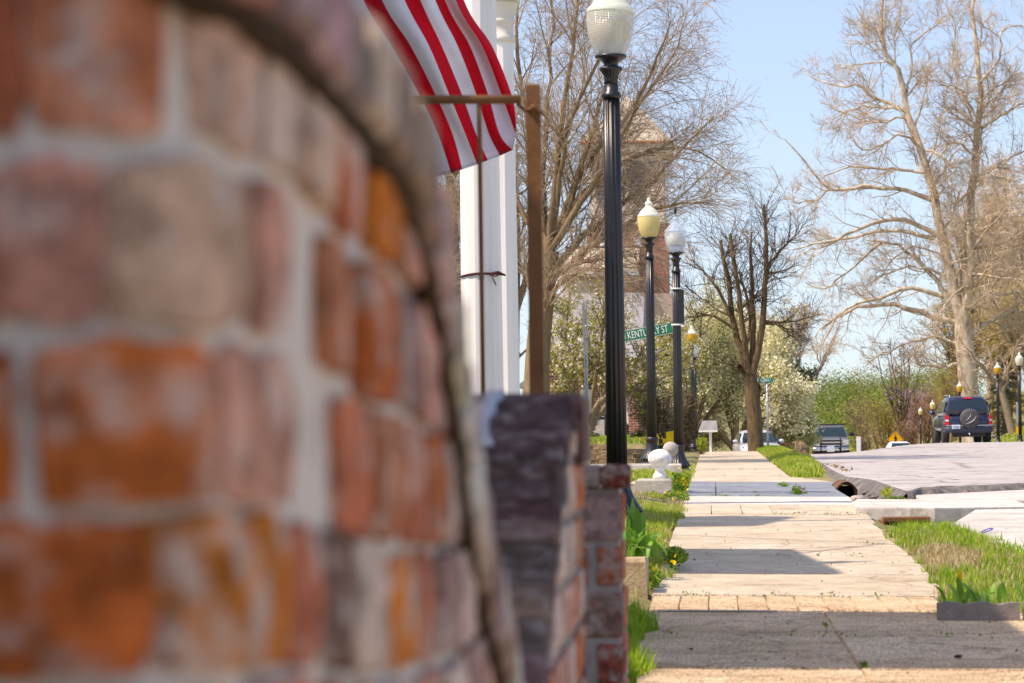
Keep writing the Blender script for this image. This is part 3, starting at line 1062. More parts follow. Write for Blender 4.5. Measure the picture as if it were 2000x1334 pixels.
# ------------------------------------------------------------------ trees
class Tree:
    def __init__(s, name, label, cat, base, seed, mt, mtw, group=None):
        s.g = np.random.default_rng(seed)
        s.root = thing(name, label, cat, base, group)
        s.base = np.array(base, float)
        s.mt, s.mtw = mt, mtw
        s.main, s.tw = [], []

    def resample(s, pts, K):
        p = np.asarray(pts, float)
        n = len(p)
        d = np.r_[0, np.cumsum(np.linalg.norm(np.diff(p, axis=0), axis=1))]
        t = np.linspace(0, d[-1], K)
        out = np.zeros((K, 3))
        q = np.vstack([2 * p[0] - p[1], p, 2 * p[-1] - p[-2]])
        for a, tt in enumerate(t):
            i = min(n - 2, max(0, np.searchsorted(d, tt) - 1))
            u = (tt - d[i]) / max(1e-9, d[i + 1] - d[i])
            p0, p1, p2, p3 = q[i], q[i + 1], q[i + 2], q[i + 3]
            out[a] = .5 * (2 * p1 + (p2 - p0) * u + (2 * p0 - 5 * p1 + 4 * p2 - p3) * u * u + (3 * p1 - p0 - 3 * p2 + p3) * u ** 3)
        return out

    def limbs(s, lst, K=14, jit=0., main=True, sides=8):
        """lst of (points, r0, r1)"""
        P = np.stack([s.resample(p, K) for p, _, _ in lst])
        if jit:
            j = s.g.normal(0, jit, P.shape)
            j[:, 0] = 0
            P = P + j
        R = np.stack([np.linspace(1, 0, K) ** .8 * (a - b) + b for _, a, b in lst])
        (s.main if main else s.tw).append((P, R, sides))
        return P, R

    def spawn(s, PR, n, t=(.2, 1), ang=(25, 65), ln=(.5, 1.), taper=.5, wig=.15, up=.0, K=5, rr=.6, rmin=.006, sides=3, main=False, bias=None, rmax=1e9):
        P, R = PR
        g = s.g
        N_, K0 = P.shape[:2]
        L = np.linalg.norm(np.diff(P, axis=1), axis=2).sum(1)
        C = int(N_ * n)
        if n >= 1 and n == int(n):
            i = np.repeat(np.arange(N_), int(n))
        else:
            i = g.choice(N_, C, p=L / L.sum())
        C = len(i)
        tt = g.uniform(t[0], t[1], C)
        x = tt * (K0 - 1)
        k = np.minimum(x.astype(int), K0 - 2)
        u = (x - k)[:, None]
        p0 = P[i, k] * (1 - u) + P[i, k + 1] * u
        r0 = R[i, k] * (1 - u[:, 0]) + R[i, k + 1] * u[:, 0]
        tan = P[i, k + 1] - P[i, k]
        tan /= np.linalg.norm(tan, axis=1)[:, None] + 1e-9
        pr = g.normal(size=(C, 3))
        if bias is not None:
            pr += np.asarray(bias)
        pr -= tan * (pr * tan).sum(1)[:, None]
        pr /= np.linalg.norm(pr, axis=1)[:, None] + 1e-9
        a = np.radians(g.uniform(ang[0], ang[1], C))[:, None]
        d = tan * np.cos(a) + pr * np.sin(a)
        le = g.uniform(ln[0], ln[1], C) * (1 - taper * tt)
        out = np.zeros((C, K, 3))
        out[:, 0] = p0
        for j in range(1, K):
            d = d + g.normal(0, wig, (C, 3))
            d[:, 2] += up
            d /= np.linalg.norm(d, axis=1)[:, None]
            out[:, j] = out[:, j - 1] + d * (le / (K - 1))[:, None]
        rb = np.clip(r0 * rr, rmin, rmax)
        Rn = rb[:, None] * np.linspace(1, .0, K)[None, :] + rmin * .7 * np.linspace(0, 1, K)[None, :]
        (s.main if main else s.tw).append((out, Rn, sides))
        return out, Rn

    def tubes(s, lst):
        Vs, Fs, b = [], [], 0
        for P, R, sd in lst:
            N_, K = P.shape[:2]
            T = np.gradient(P, axis=1)
            T /= np.linalg.norm(T, axis=2)[..., None] + 1e-9
            ref = np.array([.31, .87, .22])
            a = np.cross(T, ref)
            a /= np.linalg.norm(a, axis=2)[..., None] + 1e-6
            bb = np.cross(a, T)
            th = 2 * PI * np.arange(sd) / sd
            V = P[:, :, None, :] + R[:, :, None, None] * (a[:, :, None, :] * np.cos(th)[None, None, :, None] + bb[:, :, None, :] * np.sin(th)[None, None, :, None])
            ix = b + np.arange(N_ * K * sd).reshape(N_, K, sd)
            A = ix[:, :-1, :]
            Bq = np.roll(ix, -1, 2)[:, :-1, :]
            Cq = np.roll(ix, -1, 2)[:, 1:, :]
            D = ix[:, 1:, :]
            Fs.append(np.stack([A, Bq, Cq, D], -1).reshape(-1, 4))
            Vs.append(V.reshape(-1, 3))
            b += N_ * K * sd
        return np.concatenate(Vs) - s.base, np.concatenate(Fs)

    def build(s):
        V, Fq = s.tubes(s.main)
        ob('trunk', fast_mesh('trunk', V, [Fq], True), s.mt, s.root)
        if s.tw:
            V, Fq = s.tubes(s.tw)
            ob('crown', fast_mesh('crown', V, [Fq]), s.mtw, s.root)
        return s.root

    def leafpts(s, PR, n, jit):
        P, _ = PR
        g = s.g
        i = g.integers(0, len(P), n)
        k = g.integers(1, P.shape[1], n)
        return P[i, k] + g.normal(0, jit, (n, 3))

    def leaf(s, name, m, P, size, seed=1, aspect=.6):
        return leaves(name, m, P, size, seed, s.root, s.base, aspect)


def PX(lst, Y, g=None, spread=0., y0=0.):
    """photo polyline -> world polyline at distance Y, drifting in depth"""
    dr = g.uniform(-spread, spread) if g is not None else 0
    n = len(lst)
    return [W(x, y, Y + y0 + dr * (i / max(1, n - 1))) for i, (x, y) in enumerate(lst)]


def ground_pt(px, Y):
    x = (px - 1392) * Y / F
    return (x, Y, float(gz(x, Y)) - .05)


exec_order = []

# ------------------------------------------------------------------ houses on the left, unseen save the columns; roofs shaped to shade the pavement
def window_unit(parent, x, y0, y1, z0, z1, face, m_frame, axis='x'):
    """a sash window on a wall facing +x (axis x) or -y (axis y)"""
    mb, pb = MB(), MB()
    if axis == 'x':
        mb.box(x, x + .06, y0 - .08, y0, z0 - .08, z1 + .08)
        mb.box(x, x + .06, y1, y1 + .08, z0 - .08, z1 + .08)
        mb.box(x, x + .06, y0, y1, z1, z1 + .08)
        mb.box(x, x + .10, y0 - .08, y1 + .08, z0 - .14, z0 - .081)
        mb.box(x, x + .05, y0, y1, (z0 + z1) / 2 - .02, (z0 + z1) / 2 + .02)
        pb.box(x - .02, x + .02, y0 + .002, y1 - .002, z0, z1 - .002)
    else:
        mb.box(y0 - .08, y0, x - .06, x, z0 - .08, z1 + .08)
        mb.box(y1, y1 + .08, x - .06, x, z0 - .08, z1 + .08)
        mb.box(y0, y1, x - .06, x, z1, z1 + .08)
        mb.box(y0 - .08, y1 + .08, x - .1, x, z0 - .14, z0 - .081)
        mb.box(y0, y1, x - .05, x, (z0 + z1) / 2 - .02, (z0 + z1) / 2 + .02)
        pb.box(y0 + .002, y1 - .002, x - .02, x + .02, z0, z1 - .002)
    wn = mb.part('window', m_frame, parent)
    o = ob('pane', pb.mesh('pane', parent.location), M['glass_dark'], wn)
    return wn


h1 = thing('brick_house', 'red brick town house with flat roof standing beside the garden wall', 'house', (-5, 4, 0))
MB().box(-9, -3.0, -7, 8.5, -.2, 5.2).part('wall', M['brick_house'], h1)
MB().box(-9, -4.6, 8.5, 14.5, -.2, 5.0).part('wall', M['brick_house'], h1)
MB().box(-9.2, -2.84, -7.2, 8.65, 5.2, 5.42, .03).part('cornice', M['cream_paint'], h1)
MB().box(-4.58, -1.93, 9.42, 12.5, 5.0, 5.36, .03).part('shade_porch_roof', M['cream_paint'], h1)
for yy in (9.7, 12.2):
    MB().lathe([(.16, -.1), (.16, .1), (.12, .14), (.10, 4.8), (.15, 4.86), (.16, 5.0)], 14, -2.9, yy).part('porch_post', M['white_paint'], h1)
for yy in (-5, -2, 1, 4):
    window_unit(h1, -3.0, yy, yy + 1.0, 1.2, 3.0, 1, M['white_paint'])
window_unit(h1, -3.0, 6.4, 7.4, .1, 2.3, 1, M['white_paint'])

h2 = thing('columned_house', 'pale house, unseen save the tall round white columns carrying its porch', 'house', (-6, 22, 0))
MB().box(-11, -5.6, 14, 28, -.2, 5.6).part('wall', M['siding'], h2)
MB().prism([(-11.3, 5.601), (-5.4, 5.601), (-8.3, 7.2)], 1, 13.7, 28.3).part('roof', M['roof_grey'], h2)
mb = MB()
a = [(-5.59, 15.92), (-2.42, 15.92), (-2.64, 19.1), (-5.59, 19.1)]
mb.add([(x, y, z) for z in (4.9, 5.2) for x, y in a], [(3, 2, 1, 0), (4, 5, 6, 7), (0, 1, 5, 4), (1, 2, 6, 5), (2, 3, 7, 6), (3, 0, 4, 7)])
mb.part('shade_canopy', M['cream_paint'], h2)  # unseen canopy, slanted edge shaped for the shadow it throws on the pavement
for yy in (16.2, 18.8):
    MB().lathe([(.12, 0), (.12, .1), (.08, .14), (.07, 4.9)], 12, -3.3, yy).part('canopy_post', M['white_paint'], h2)
CA = W(938, 400, 30.5)
CB = W(983, 400, 34.8)
mb = MB()
mb.prism([(-5.59, 22.35), (-5.35, 22.35), (-4.93, 24.7), (-5.59, 24.85)], 2, -.2, 9.3)
mb.part('shadow_bay', M['siding'], h2)  # unseen tall bay, added to cast a tapering shadow across the pavement
mb = MB()
mb.box(-6.5, -1.9, 28.5, 36.2, -.1, .25, .02)
mb.part('porch_floor', M['concrete_wall'], h2)


def column(parent, c, r, ztop, lean):
    """stave-built tapering column with base and capital"""
    mb = MB()
    n = 14
    rings = []
    for z, q in ((.25, 1.0), (1.6, .99), (3.2, .95), (ztop - .55, .88)):
        ring = []
        for k in range(n):
            a0 = 2 * PI * (k + .5) / n
            for da in (-PI / n + .015, PI / n - .015):
                ring.append((c[0] + lean * (z - 3) + r * q * math.cos(a0 + da), c[1] + r * q * math.sin(a0 + da), z))
        rings.append(ring)
    mb.loft(rings, smooth=False)
    col_ = mb.part('column', M['white_paint'], parent)
    cx = c[0] + lean * (ztop - 3)
    rt = r * .88
    cb = MB().lathe([(rt * .99, ztop - .56), (rt * 1.16, ztop - .54), (rt * 1.18, ztop - .49), (rt * 1.02, ztop - .46), (rt, ztop - .34), (rt * 1.14, ztop - .32), (rt * 1.16, ztop - .28),
                     (rt * 1.05, ztop - .25), (rt * 1.34, ztop - .12), (rt * 1.42, ztop - .09), (rt * 1.42, ztop - .06)], 28, cx, c[1])
    s_ = rt * 1.5
    cb.box(cx - s_, cx + s_, c[1] - s_, c[1] + s_, ztop - .058, ztop)
    ob('capital', cb.mesh('capital', parent.location), M['cream_paint'], col_)
    bb = MB().lathe([(r * 1.3, .25), (r * 1.3, .34), (r * 1.12, .38), (r * 1.16, .44), (r * 1.01, .47)], 28, c[0], c[1])
    ob('base', bb.mesh('base', parent.location), M['white_paint'], col_)
    return col_


column(h2, CA, .225, 6.12, .0)
column(h2, CB, .171, 6.12, .0)
# strap tied round the front column
t_ = thing('tie_strap', 'thin dark maroon strap knotted around the front white column', 'strap', (CA[0], CA[1], W(940, 540, 30.5)[2]))
z0 = W(938, 541, 30.5)[2]
mb = MB()
pts = []
for k in range(17):
    q = PI * (1.05 + .95 * k / 16)
    pts.append((CA[0] + .224 * math.cos(q), CA[1] + .224 * math.sin(q), z0 + .028 * sm(k / 8) - .004 * k / 16))
mb.tube(pts, .013, 6)
mat_strap = plain('maroon_cord', (.055, .012, .015), .7)
mb.part('cord', mat_strap, t_)
mb = MB()
kx = CA[0] + .145
for k in range(9):
    a0, b0 = random.uniform(-.05, .09), random.uniform(-.03, .03)
    mb.tube([(kx - .03, CA[1] - .20, z0 + .02 + b0 * .4), (kx + .03 + a0 * .3, CA[1] - .22, z0 + .02 + b0), (kx + .10 + a0 * .4, CA[1] - .20, z0 + .015 - b0 * .6)], .008, 5)
mb.tube([(kx - .01, CA[1] - .21, z0 + .01), (kx + .0, CA[1] - .23, z0 - .04), (kx + .03, CA[1] - .22, z0 - .10)], .007, 5)
mb.part('knot', mat_strap, t_)

# ------------------------------------------------------------------ flag
YF_ = 17.5
fl = thing('flag', 'red and white striped flag draped down in front of the white columns', 'flag', W(880, 150, YF_))
lev = [(-420, [470, 508, 548, 590, 628, 668, 700, 733, 760]),
       (-200, [585, 627, 664, 705, 740, 776, 803, 829, 850]),
       (0, [668, 710, 746, 790, 821, 850, 869, 890, 906]),
       (90, [727, 766, 802, 838, 863, 894, 918, 942, 961]),
       (184, [786, 819, 850, 877, 902, 930, 953, 979, 999]),
       (262, [815, 856, 884, 909, 930, 955, 976, 1003, 1007]),
       (None, [828, 881, 903, 932, 953, 977, 1001, 1007.5, 1008])]
ybot = [352, 338, 331, 321, 313, 304, 293, 262, 240]


def flag_pt(bi, lv, frac):
    n = len(lev)
    lvf = lv * (n - 1)
    i = min(n - 2, int(lvf))
    u = lvf - i
    u2 = u

    def g_(i, b):
        y, row = lev[i]
        return (row[b], ybot[b] if y is None else min(y, ybot[b] - 12 * (n - 1 - i)) if b >= 7 else y)

    def mix(b):
        p0, p1, p2, p3 = g_(max(0, i - 1), b), g_(i, b), g_(i + 1, b), g_(min(n - 1, i + 2), b)
        return [.5 * (2 * p1[k] + (p2[k] - p0[k]) * u + (2 * p0[k] - 5 * p1[k] + 4 * p2[k] - p3[k]) * u * u + (3 * p1[k] - p0[k] - 3 * p2[k] + p3[k]) * u ** 3) for k in (0, 1)]
    a, b = mix(bi), mix(bi + 1)
    x = a[0] * (1 - frac) + b[0] * frac
    y = a[1] * (1 - frac) + b[1] * frac
    s_ = bi + frac
    dep = .07 * math.sin(s_ * 1.15 + lv * 2.2) + .03 * math.sin(s_ * 2.7 - lv * 5) + .05 * math.sin(lv * 7 + s_ * .5)
    if s_ > 7:
        dep += .10 * (s_ - 7)
    return W(x, y, YF_ + dep)


for bi in range(8):
    nv, nu = 48, 5
    vv = [flag_pt(bi, j / nv, i / nu) for j in range(nv + 1) for i in range(nu + 1)]
    ff = [(j * (nu + 1) + i, j * (nu + 1) + i + 1, (j + 1) * (nu + 1) + i + 1, (j + 1) * (nu + 1) + i) for j in range(nv) for i in range(nu)]
    mb = MB()
    mb.add(vv, ff, True)
    st = mb.part('stripe', M['flag_red'] if bi % 2 else M['flag_white'], fl)
    hv = [flag_pt(bi, 1 - .022 * (1 - j), i / nu) + np.array([0, -.004, 0]) for j in range(2) for i in range(nu + 1)]
    hb = MB()
    hb.add(hv, [(i, i + 1, nu + 2 + i, nu + 1 + i) for i in range(nu)])
    hm = plain('hem_red', (.30, .006, .016), .8) if bi % 2 else plain('hem_white', (.55, .53, .58), .8)
    ob('hem', hb.mesh('hem', fl.location), hm, st)
fp = thing('flag_pole', 'slanting white pole that holds the striped flag out from the porch', 'flagpole', W(480, -440, YF_))
mb = MB()
mb.tube([W(455, -425, YF_), W(790, -436, 20), (-5.3, 22.8, 5.6)], .022, 10)
mb.part('pole', M['white_paint'], fp)
mb = MB()
mb.ball(W(450, -425, YF_), .045)
mb.part('finial', plain('gilt', (.6, .42, .1), .3, .5, 1.), fp)


# ------------------------------------------------------------------ swept garden walls
BC = {'o': (.52, .135, .032), 'O': (.60, .18, .022), 'r': (.50, .15, .075), 'm': (.58, .29, .21), 't': (.62, .42, .29), 'd': (.18, .09, .06), 'p': (.36, .22, .18), 'w': (.62, .47, .39), 'k': (.54, .20, .095)}


class SweptWall:
    """garden wall of odd old bricks whose coping runs along a swept curve"""

    def __init__(s, name, label, path, ztop, th, mb_, overhang=.027, back=-1):
        p = np.asarray(path, float)
        q = []
        for i in range(len(p) - 1):
            p0, p1, p2, p3 = p[max(0, i - 1)], p[i], p[i + 1], p[min(len(p) - 1, i + 2)]
            for u in np.linspace(0, 1, 14, endpoint=False):
                q.append(.5 * (2 * p1 + (p2 - p0) * u + (2 * p0 - 5 * p1 + 4 * p2 - p3) * u * u + (3 * p1 - p0 - 3 * p2 + p3) * u ** 3))
        q.append(p[-1])
        s.q = np.array(q)
        s.s = np.r_[0, np.cumsum(np.linalg.norm(np.diff(s.q, axis=0), axis=1))]
        s.L = s.s[-1]
        s.zt = ztop
        s.th = th
        s.bm = mb_
        s.root = thing(name, label, 'garden wall', (float(s.q[0, 0]) - .1, float(s.q[-1, 1]), 0))

    def P(s, a):
        return np.array([np.interp(a, s.s, s.q[:, 0]), np.interp(a, s.s, s.q[:, 1])])

    def nrm(s, a):
        t = s.P(min(s.L, a + .01)) - s.P(max(0, a - .01))
        t /= np.linalg.norm(t) + 1e-9
        return np.array([t[1], -t[0]])                # outward, to the right of travel

    def s_of_px(s, px):
        pxs = 1392 + F * s.q[:, 0] / s.q[:, 1]
        return float(np.interp(px, pxs, s.s))

    def top(s, a):
        return float(s.zt(*s.P(a)))

    def core(s, inset=.004):
        a = np.linspace(0, s.L, 90)
        fr = [s.P(x) + s.nrm(x) * -inset for x in a]
        bk = [s.P(x) - s.nrm(x) * s.th for x in a]
        tp = [s.top(x) - .004 for x in a]
        v, f = [], []
        nz = 30
        for i in range(len(a)):
            for j in range(nz + 1):
                d = random.uniform(-.0015, .0015)
                v.append((fr[i][0] + d, fr[i][1], -.05 + (tp[i] + .05) * j / nz))
        for i in range(len(a) - 1):
            for j in range(nz):
                k = i * (nz + 1) + j
                f.append((k, k + nz + 1, k + nz + 2, k + 1))
        b = len(v)
        for i in range(len(a)):
            v += [(bk[i][0], bk[i][1], -.05), (bk[i][0], bk[i][1], tp[i])]
        for i in range(len(a) - 1):
            k = b + 2 * i
            f.append((k + 1, k + 3, k + 2, k))
            f.append((i * (nz + 1) + nz, (i + 1) * (nz + 1) + nz, k + 3, k + 1))
        for i in (0, len(a) - 1):
            k0 = [i * (nz + 1) + j for j in range(nz + 1)]
            f.append(tuple(k0 + [b + 2 * i + 1, b + 2 * i]))
        mb = MB()
        mb.add(v, f, True)
        mb.part('mortar', M['mortar'] if s.bm == M['brick'] else M['mortar_grey'], s.root)

    def brick(s, a0, a1, z0, z1, dip, col, proud=.005, jit=.0035, mat_=None):
        nu, nv = 5, 4
        v = []
        for j in range(nv + 1):
            for i in range(nu + 1):
                u, w_ = i / nu, j / nv
                a = a0 + (a1 - a0) * u
                p = s.P(a)
                z = z0 + (z1 - z0) * w_ - dip(*p)
                edge = (i in (0, nu)) + (j in (0, nv))
                d = proud - (.0015 if edge == 1 else .004 if edge == 2 else 0) + random.uniform(-.0012, .0012)
                if edge:
                    z += random.uniform(-jit, jit) - (.002 * (2 * w_ - 1) if edge == 2 else 0)
                    a += random.uniform(-jit, jit) * .7 - (.0015 * (2 * u - 1) if edge == 2 else 0)
                    p = s.P(a)
                z = min(z, s.top(a) - .006)
                n = s.nrm(a)
                v.append((p[0] + n[0] * d, p[1] + n[1] * d, z))
        f = [(j * (nu + 1) + i, j * (nu + 1) + i + 1, (j + 1) * (nu + 1) + i + 1, (j + 1) * (nu + 1) + i) for j in range(nv) for i in range(nu)]
        ring = [i for i in range(nu + 1)] + [(j + 1) * (nu + 1) - 1 for j in range(1, nv + 1)] + [nv * (nu + 1) + i for i in range(nu - 1, -1, -1)] + [j * (nu + 1) for j in range(nv - 1, 0, -1)]
        b = len(v)
        c = np.mean(v, axis=0)
        for k in ring:
            p = np.array(v[k])
            n = s.nrm(.5 * (a0 + a1))
            v.append((p[0] - n[0] * .03, p[1] - n[1] * .03, p[2]))
        m_ = len(ring)
        for k in range(m_):
            f.append((ring[k], b + k, b + (k + 1) % m_, ring[(k + 1) % m_]))
        mb = MB()
        cen = (float(c[0]), float(c[1]), float(c[2]))
        mb.add(v, f, False)
        o = ob('brick', mb.mesh('brick', cen), mat_ or s.bm, s.root, [cen[k] - s.root.location[k] for k in range(3)])
        k_ = random.uniform(.86, 1.1)
        o.color = (*[max(0, cc * k_ * random.uniform(.97, 1.03)) for cc in col], 1)
        return o

    def coping(s, pitch, thick, over, cols, mat_, a_from=0., jitter=.004, width=None, gap=.008):
        """bricks on edge laid across the wall along the curve of its top"""
        wd = width or s.th
        a = np.linspace(0, s.L, 600)
        C = np.array([[*s.P(x), s.top(x)] for x in a])
        arc = np.r_[0, np.cumsum(np.linalg.norm(np.diff(C, axis=0), axis=1))]
        n = int(arc[-1] / pitch)
        for k in range(n):
            m0, m1 = k * pitch + gap / 2, (k + 1) * pitch - gap / 2
            v = []
            ends = []
            ov = over + random.uniform(-jitter, jitter)
            tk = thick + random.uniform(-jitter, jitter)
            for m_ in (m0, .5 * (m0 + m1), m1):
                x = np.interp(m_, arc, a)
                c = np.array([np.interp(m_, arc, C[:, j]) for j in range(3)])
                c2 = np.array([np.interp(min(arc[-1], m_ + .02), arc, C[:, j]) for j in range(3)])
                c1 = np.array([np.interp(max(0, m_ - .02), arc, C[:, j]) for j in range(3)])
                T = (c2 - c1) / np.linalg.norm(c2 - c1)
                n2 = s.nrm(x)
                O = np.array([n2[0], n2[1], 0])
                O = O - T * O.dot(T)
                O /= np.linalg.norm(O)
                U_ = np.cross(O, T)
                if U_[2] < 0 and abs(T[2]) < .9:
                    U_ = -U_
                if abs(T[2]) >= .9 and U_[1] < 0:
                    U_ = -U_
                r = .006
                e = random.uniform(-.002, .002)
                ring = [c + O * (ov + e) + U_ * (.003 + r), c + O * (ov + e) + U_ * (tk - r), c + O * (ov - r) + U_ * tk, c - O * (wd - r) + U_ * tk, c - O * wd + U_ * (tk - r), c - O * wd + U_ * .003, c + O * (ov - r) + U_ * .003]
                ends.append(ring)
            mb = MB()
            c = np.mean([p for r_ in ends for p in r_], axis=0)
            for r_, sg in ((ends[0], 1), (ends[2], 1)):
                pass
            mb.loft(ends, smooth=False)
            cen = tuple(float(q) for q in c)
            o = ob('coping_brick', mb.mesh('coping_brick', cen), mat_, s.root, [cen[j] - s.root.location[j] for j in range(3)])
            cc = cols[random.randrange(len(cols))]
            o.color = (*[q * random.uniform(.85, 1.15) for q in cc], 1)


random.seed(21)
# near wall: courses follow the sag of the ground; the top sweeps down as it runs away
ztop1 = [(.0, 1.16), (1.19, 1.15), (1.21, 1.133), (1.34, 1.126), (1.5, 1.104), (1.6, 1.088), (1.69, 1.064), (1.8, 1.015), (1.88, .965), (1.95, .915), (2.03, .862), (2.15, .80), (2.33, .745), (2.52, .655), (2.72, .56), (3, .50)]
zx = [a for a, _ in ztop1]
zy = [b for _, b in ztop1]
nw = SweptWall('brick_wall', 'blurred old orange brick garden wall close by whose coping sweeps down', [(-.60, 1.25), (-.42, 1.205), (-.30, 1.19), (-.245, 1.195), (-.216, 1.225), (-.204, 1.31), (-.196, 1.42), (-.186, 1.55), (-.181, 1.7), (-.180, 1.9), (-.183, 2.15), (-.187, 2.45), (-.188, 2.72)],
               lambda x, y: np.interp(y, zx, zy), .21, M['brick'])
nw.core()


def dip1(x, y):
    return float(np.interp(y, [1.2, 1.32, 1.41, 1.5, 1.88, 2.7], [0, .003, .011, .026, .048, .06]))


sx_ = nw.s_of_px
ROWS = [  # bottom z, top z of the course, then (left px, right px, colour)
    (1.076, 1.150, [(-420, -60, 'r'), (-30, 52, 'r'), (64, 332, 'k'), (390, 512, 't'), (528, 588, 'w'), (600, 645, 't'), (656, 690, 'r'), (724, 770, 'O'), (782, 815, 'm'), (825, 850, 'p'), (858, 880, 'm')]),
    (.996, 1.060, [(-360, -20, 'o'), (-4, 205, 'm'), (258, 468, 't'), (503, 546, 'm'), (630, 672, 'k'), (700, 752, 'o'), (776, 812, 'p'), (820, 845, 'm'), (855, 876, 'p'), (884, 902, 'p')]),
    (.920, .983, [(-300, 20, 'o'), (76, 404, 'o'), (440, 566, 'm'), (660, 716, 'r'), (728, 772, 'k'), (786, 822, 'r'), (830, 856, 'o'), (864, 884, 'p'), (892, 910, 'm'), (918, 934, 'w')]),
    (.846, .908, [(-420, -70, 'r'), (-50, 280, 'o'), (338, 536, 'O'), (560, 618, 'r'), (640, 662, 'd'), (688, 734, 'w'), (764, 806, 'O'), (814, 840, 'r'), (850, 880, 'p'), (888, 908, 'w'), (916, 934, 'p'), (942, 956, 'w')]),
    (.770, .833, [(-300, 40, 'k'), (80, 420, 'o'), (460, 600, 'm'), (640, 720, 'r'), (735, 790, 'w'), (800, 850, 'm'), (860, 890, 'w'), (900, 925, 'p'), (935, 958, 'm')]),
    (.694, .757, [(-420, -60, 'r'), (-20, 300, 'O'), (340, 560, 'k'), (600, 700, 'm'), (720, 780, 'r'), (795, 840, 'o'), (855, 890, 'w'), (900, 930, 'm'), (938, 962, 'p')]),
]
for z0, z1, bs in ROWS:
    for a, b, c in bs:
        nw.brick(sx_(a - 3), sx_(b + 3), z0 - .0025, z1 + .002, dip1, BC[c], proud=random.uniform(.002, .009))
zz = .69
for r_ in range(8):
    a = .02 + random.uniform(0, .05)
    while a < nw.L - .05:
        wl = random.choice((.085, .09, .1, .16))
        nw.brick(a, min(nw.L - .01, a + wl), zz - .066, zz - .004, dip1, BC[random.choice('orkmtpr')], proud=random.uniform(.002, .008))
        a += wl + .013
    zz -= .076
nw.coping(.066, .056, .019, [(.34, .22, .18), (.40, .29, .25), (.50, .41, .36), (.30, .20, .17), (.60, .51, .45)], M['brick'])
# mossy bed joint under the coping
mb = MB()
a = np.linspace(0.02, nw.L - .01, 120)
pts, rr = [], []
for x in a:
    p = nw.P(x) + nw.nrm(x) * .006
    pts.append((p[0], p[1], nw.top(x) - .004))
    rr.append(.0064 * random.uniform(.7, 1.25))
mb.tube(pts, rr, 7)
stuff(mb.part('moss', M['moss'], nw.root))

# second wall: sweeps up as it runs away, its coping turned to the camera
zx2 = [2.5, 2.95, 3.09, 3.23, 3.44, 3.61, 3.70, 3.77, 3.84, 4.3]
zy2 = [.49, .555, .620, .712, .794, .862, .905, .930, .940, .943]
w2 = SweptWall('brick_wall', 'dark brick wall behind the near one, its coping rising away', [(-.186, 2.80), (-.187, 3.1), (-.188, 3.5), (-.187, 3.8), (-.188, 4.05)], lambda x, y: np.interp(y, zx2, zy2), .26, M['brick_shaded'])
w2.core()
for r_ in range(13):
    z1 = .97 - .076 * r_
    a = random.uniform(-.04, .02)
    while a < w2.L - .03:
        wl = random.choice((.09, .1, .19, .2))
        p = w2.P(max(.01, a + wl / 2))
        if z1 - .07 < np.interp(p[1], zx2, zy2) - .03:
            w2.brick(max(.004, a), min(w2.L - .004, a + wl), z1 - .066, z1 - .004, lambda x, y: 0, BC[random.choice('wmtkow')], proud=random.uniform(.001, .005), mat_=M['brick'])
        a += wl + .012
w2.coping(.062, .045, .001, [(.10, .058, .05), (.13, .08, .07), (.16, .11, .09), (.085, .05, .045), (.19, .135, .11)], M['brick_shaded'], width=.25, jitter=.0015, gap=.004)  # dark coping colours carry the shade on this slope
mb = MB()
mb.box(-.26, -.1755, 3.86, 4.07, .885, .984, .008)
mb.part('cap_brick', M['brick_shaded'], w2.root).color = (.17, .10, .085, 1)
mb = MB()
g2 = np.random.default_rng(5)
ring = []
for yy in np.linspace(3.62, 3.80, 8):
    zt_ = np.interp(yy, zx2, zy2) + .052
    x0 = -.305 + g2.uniform(-.004, .004)
    x1 = x0 + .022 + g2.uniform(-.005, .006)
    ring.append([(x0, yy, zt_ - .01), (x1, yy, zt_ - .01), (x1 - .003, yy, zt_ + .004), (x0 + .003, yy, zt_ + .004)])
mb.loft(ring)
mb.part('mortar_smear', mat('lime_mortar', [(.34, .37, .42), (.48, .50, .54)], 40, 5, .9, .4, 150), w2.root)

# third: a brick pier
pr = thing('brick_pier', 'weathered brick gate pier with a dark red cap brick', 'brick pier', (-.33, 6.3, 0))
yp = 6.2
xr = W(1214, 1150, yp)[0]
zt3 = W(1200, 908, yp)[2]
pz = [W(1200, q, yp)[2] for q in (908, 955, 1056, 1060, 1147, 1152, 1247, 1252, 1338)]
MB().box(-.50, xr - .004, yp + .008, yp + .26, -.05, pz[1]).part('mortar', M['mortar_grey'], pr)


def pbrick(x0, x1, z0, z1, col, y0=yp, dp=.10, mt_=None, side=True):
    mb = MB()
    mb.box(x0, x1, y0, y0 + dp, z0, z1, .006)
    c = ((x0 + x1) / 2, y0 + dp / 2, (z0 + z1) / 2)
    v = [(p[0] + random.uniform(-.0025, .0025), p[1] + random.uniform(-.002, .002), p[2] + random.uniform(-.0025, .0025)) for p in mb.v]
    mb.v = v
    o = ob('brick', mb.mesh('brick', c), mt_ or M['brick_pier'], pr, [c[k] - pr.location[k] for k in range(3)])
    o.color = (*col, 1)
    return o


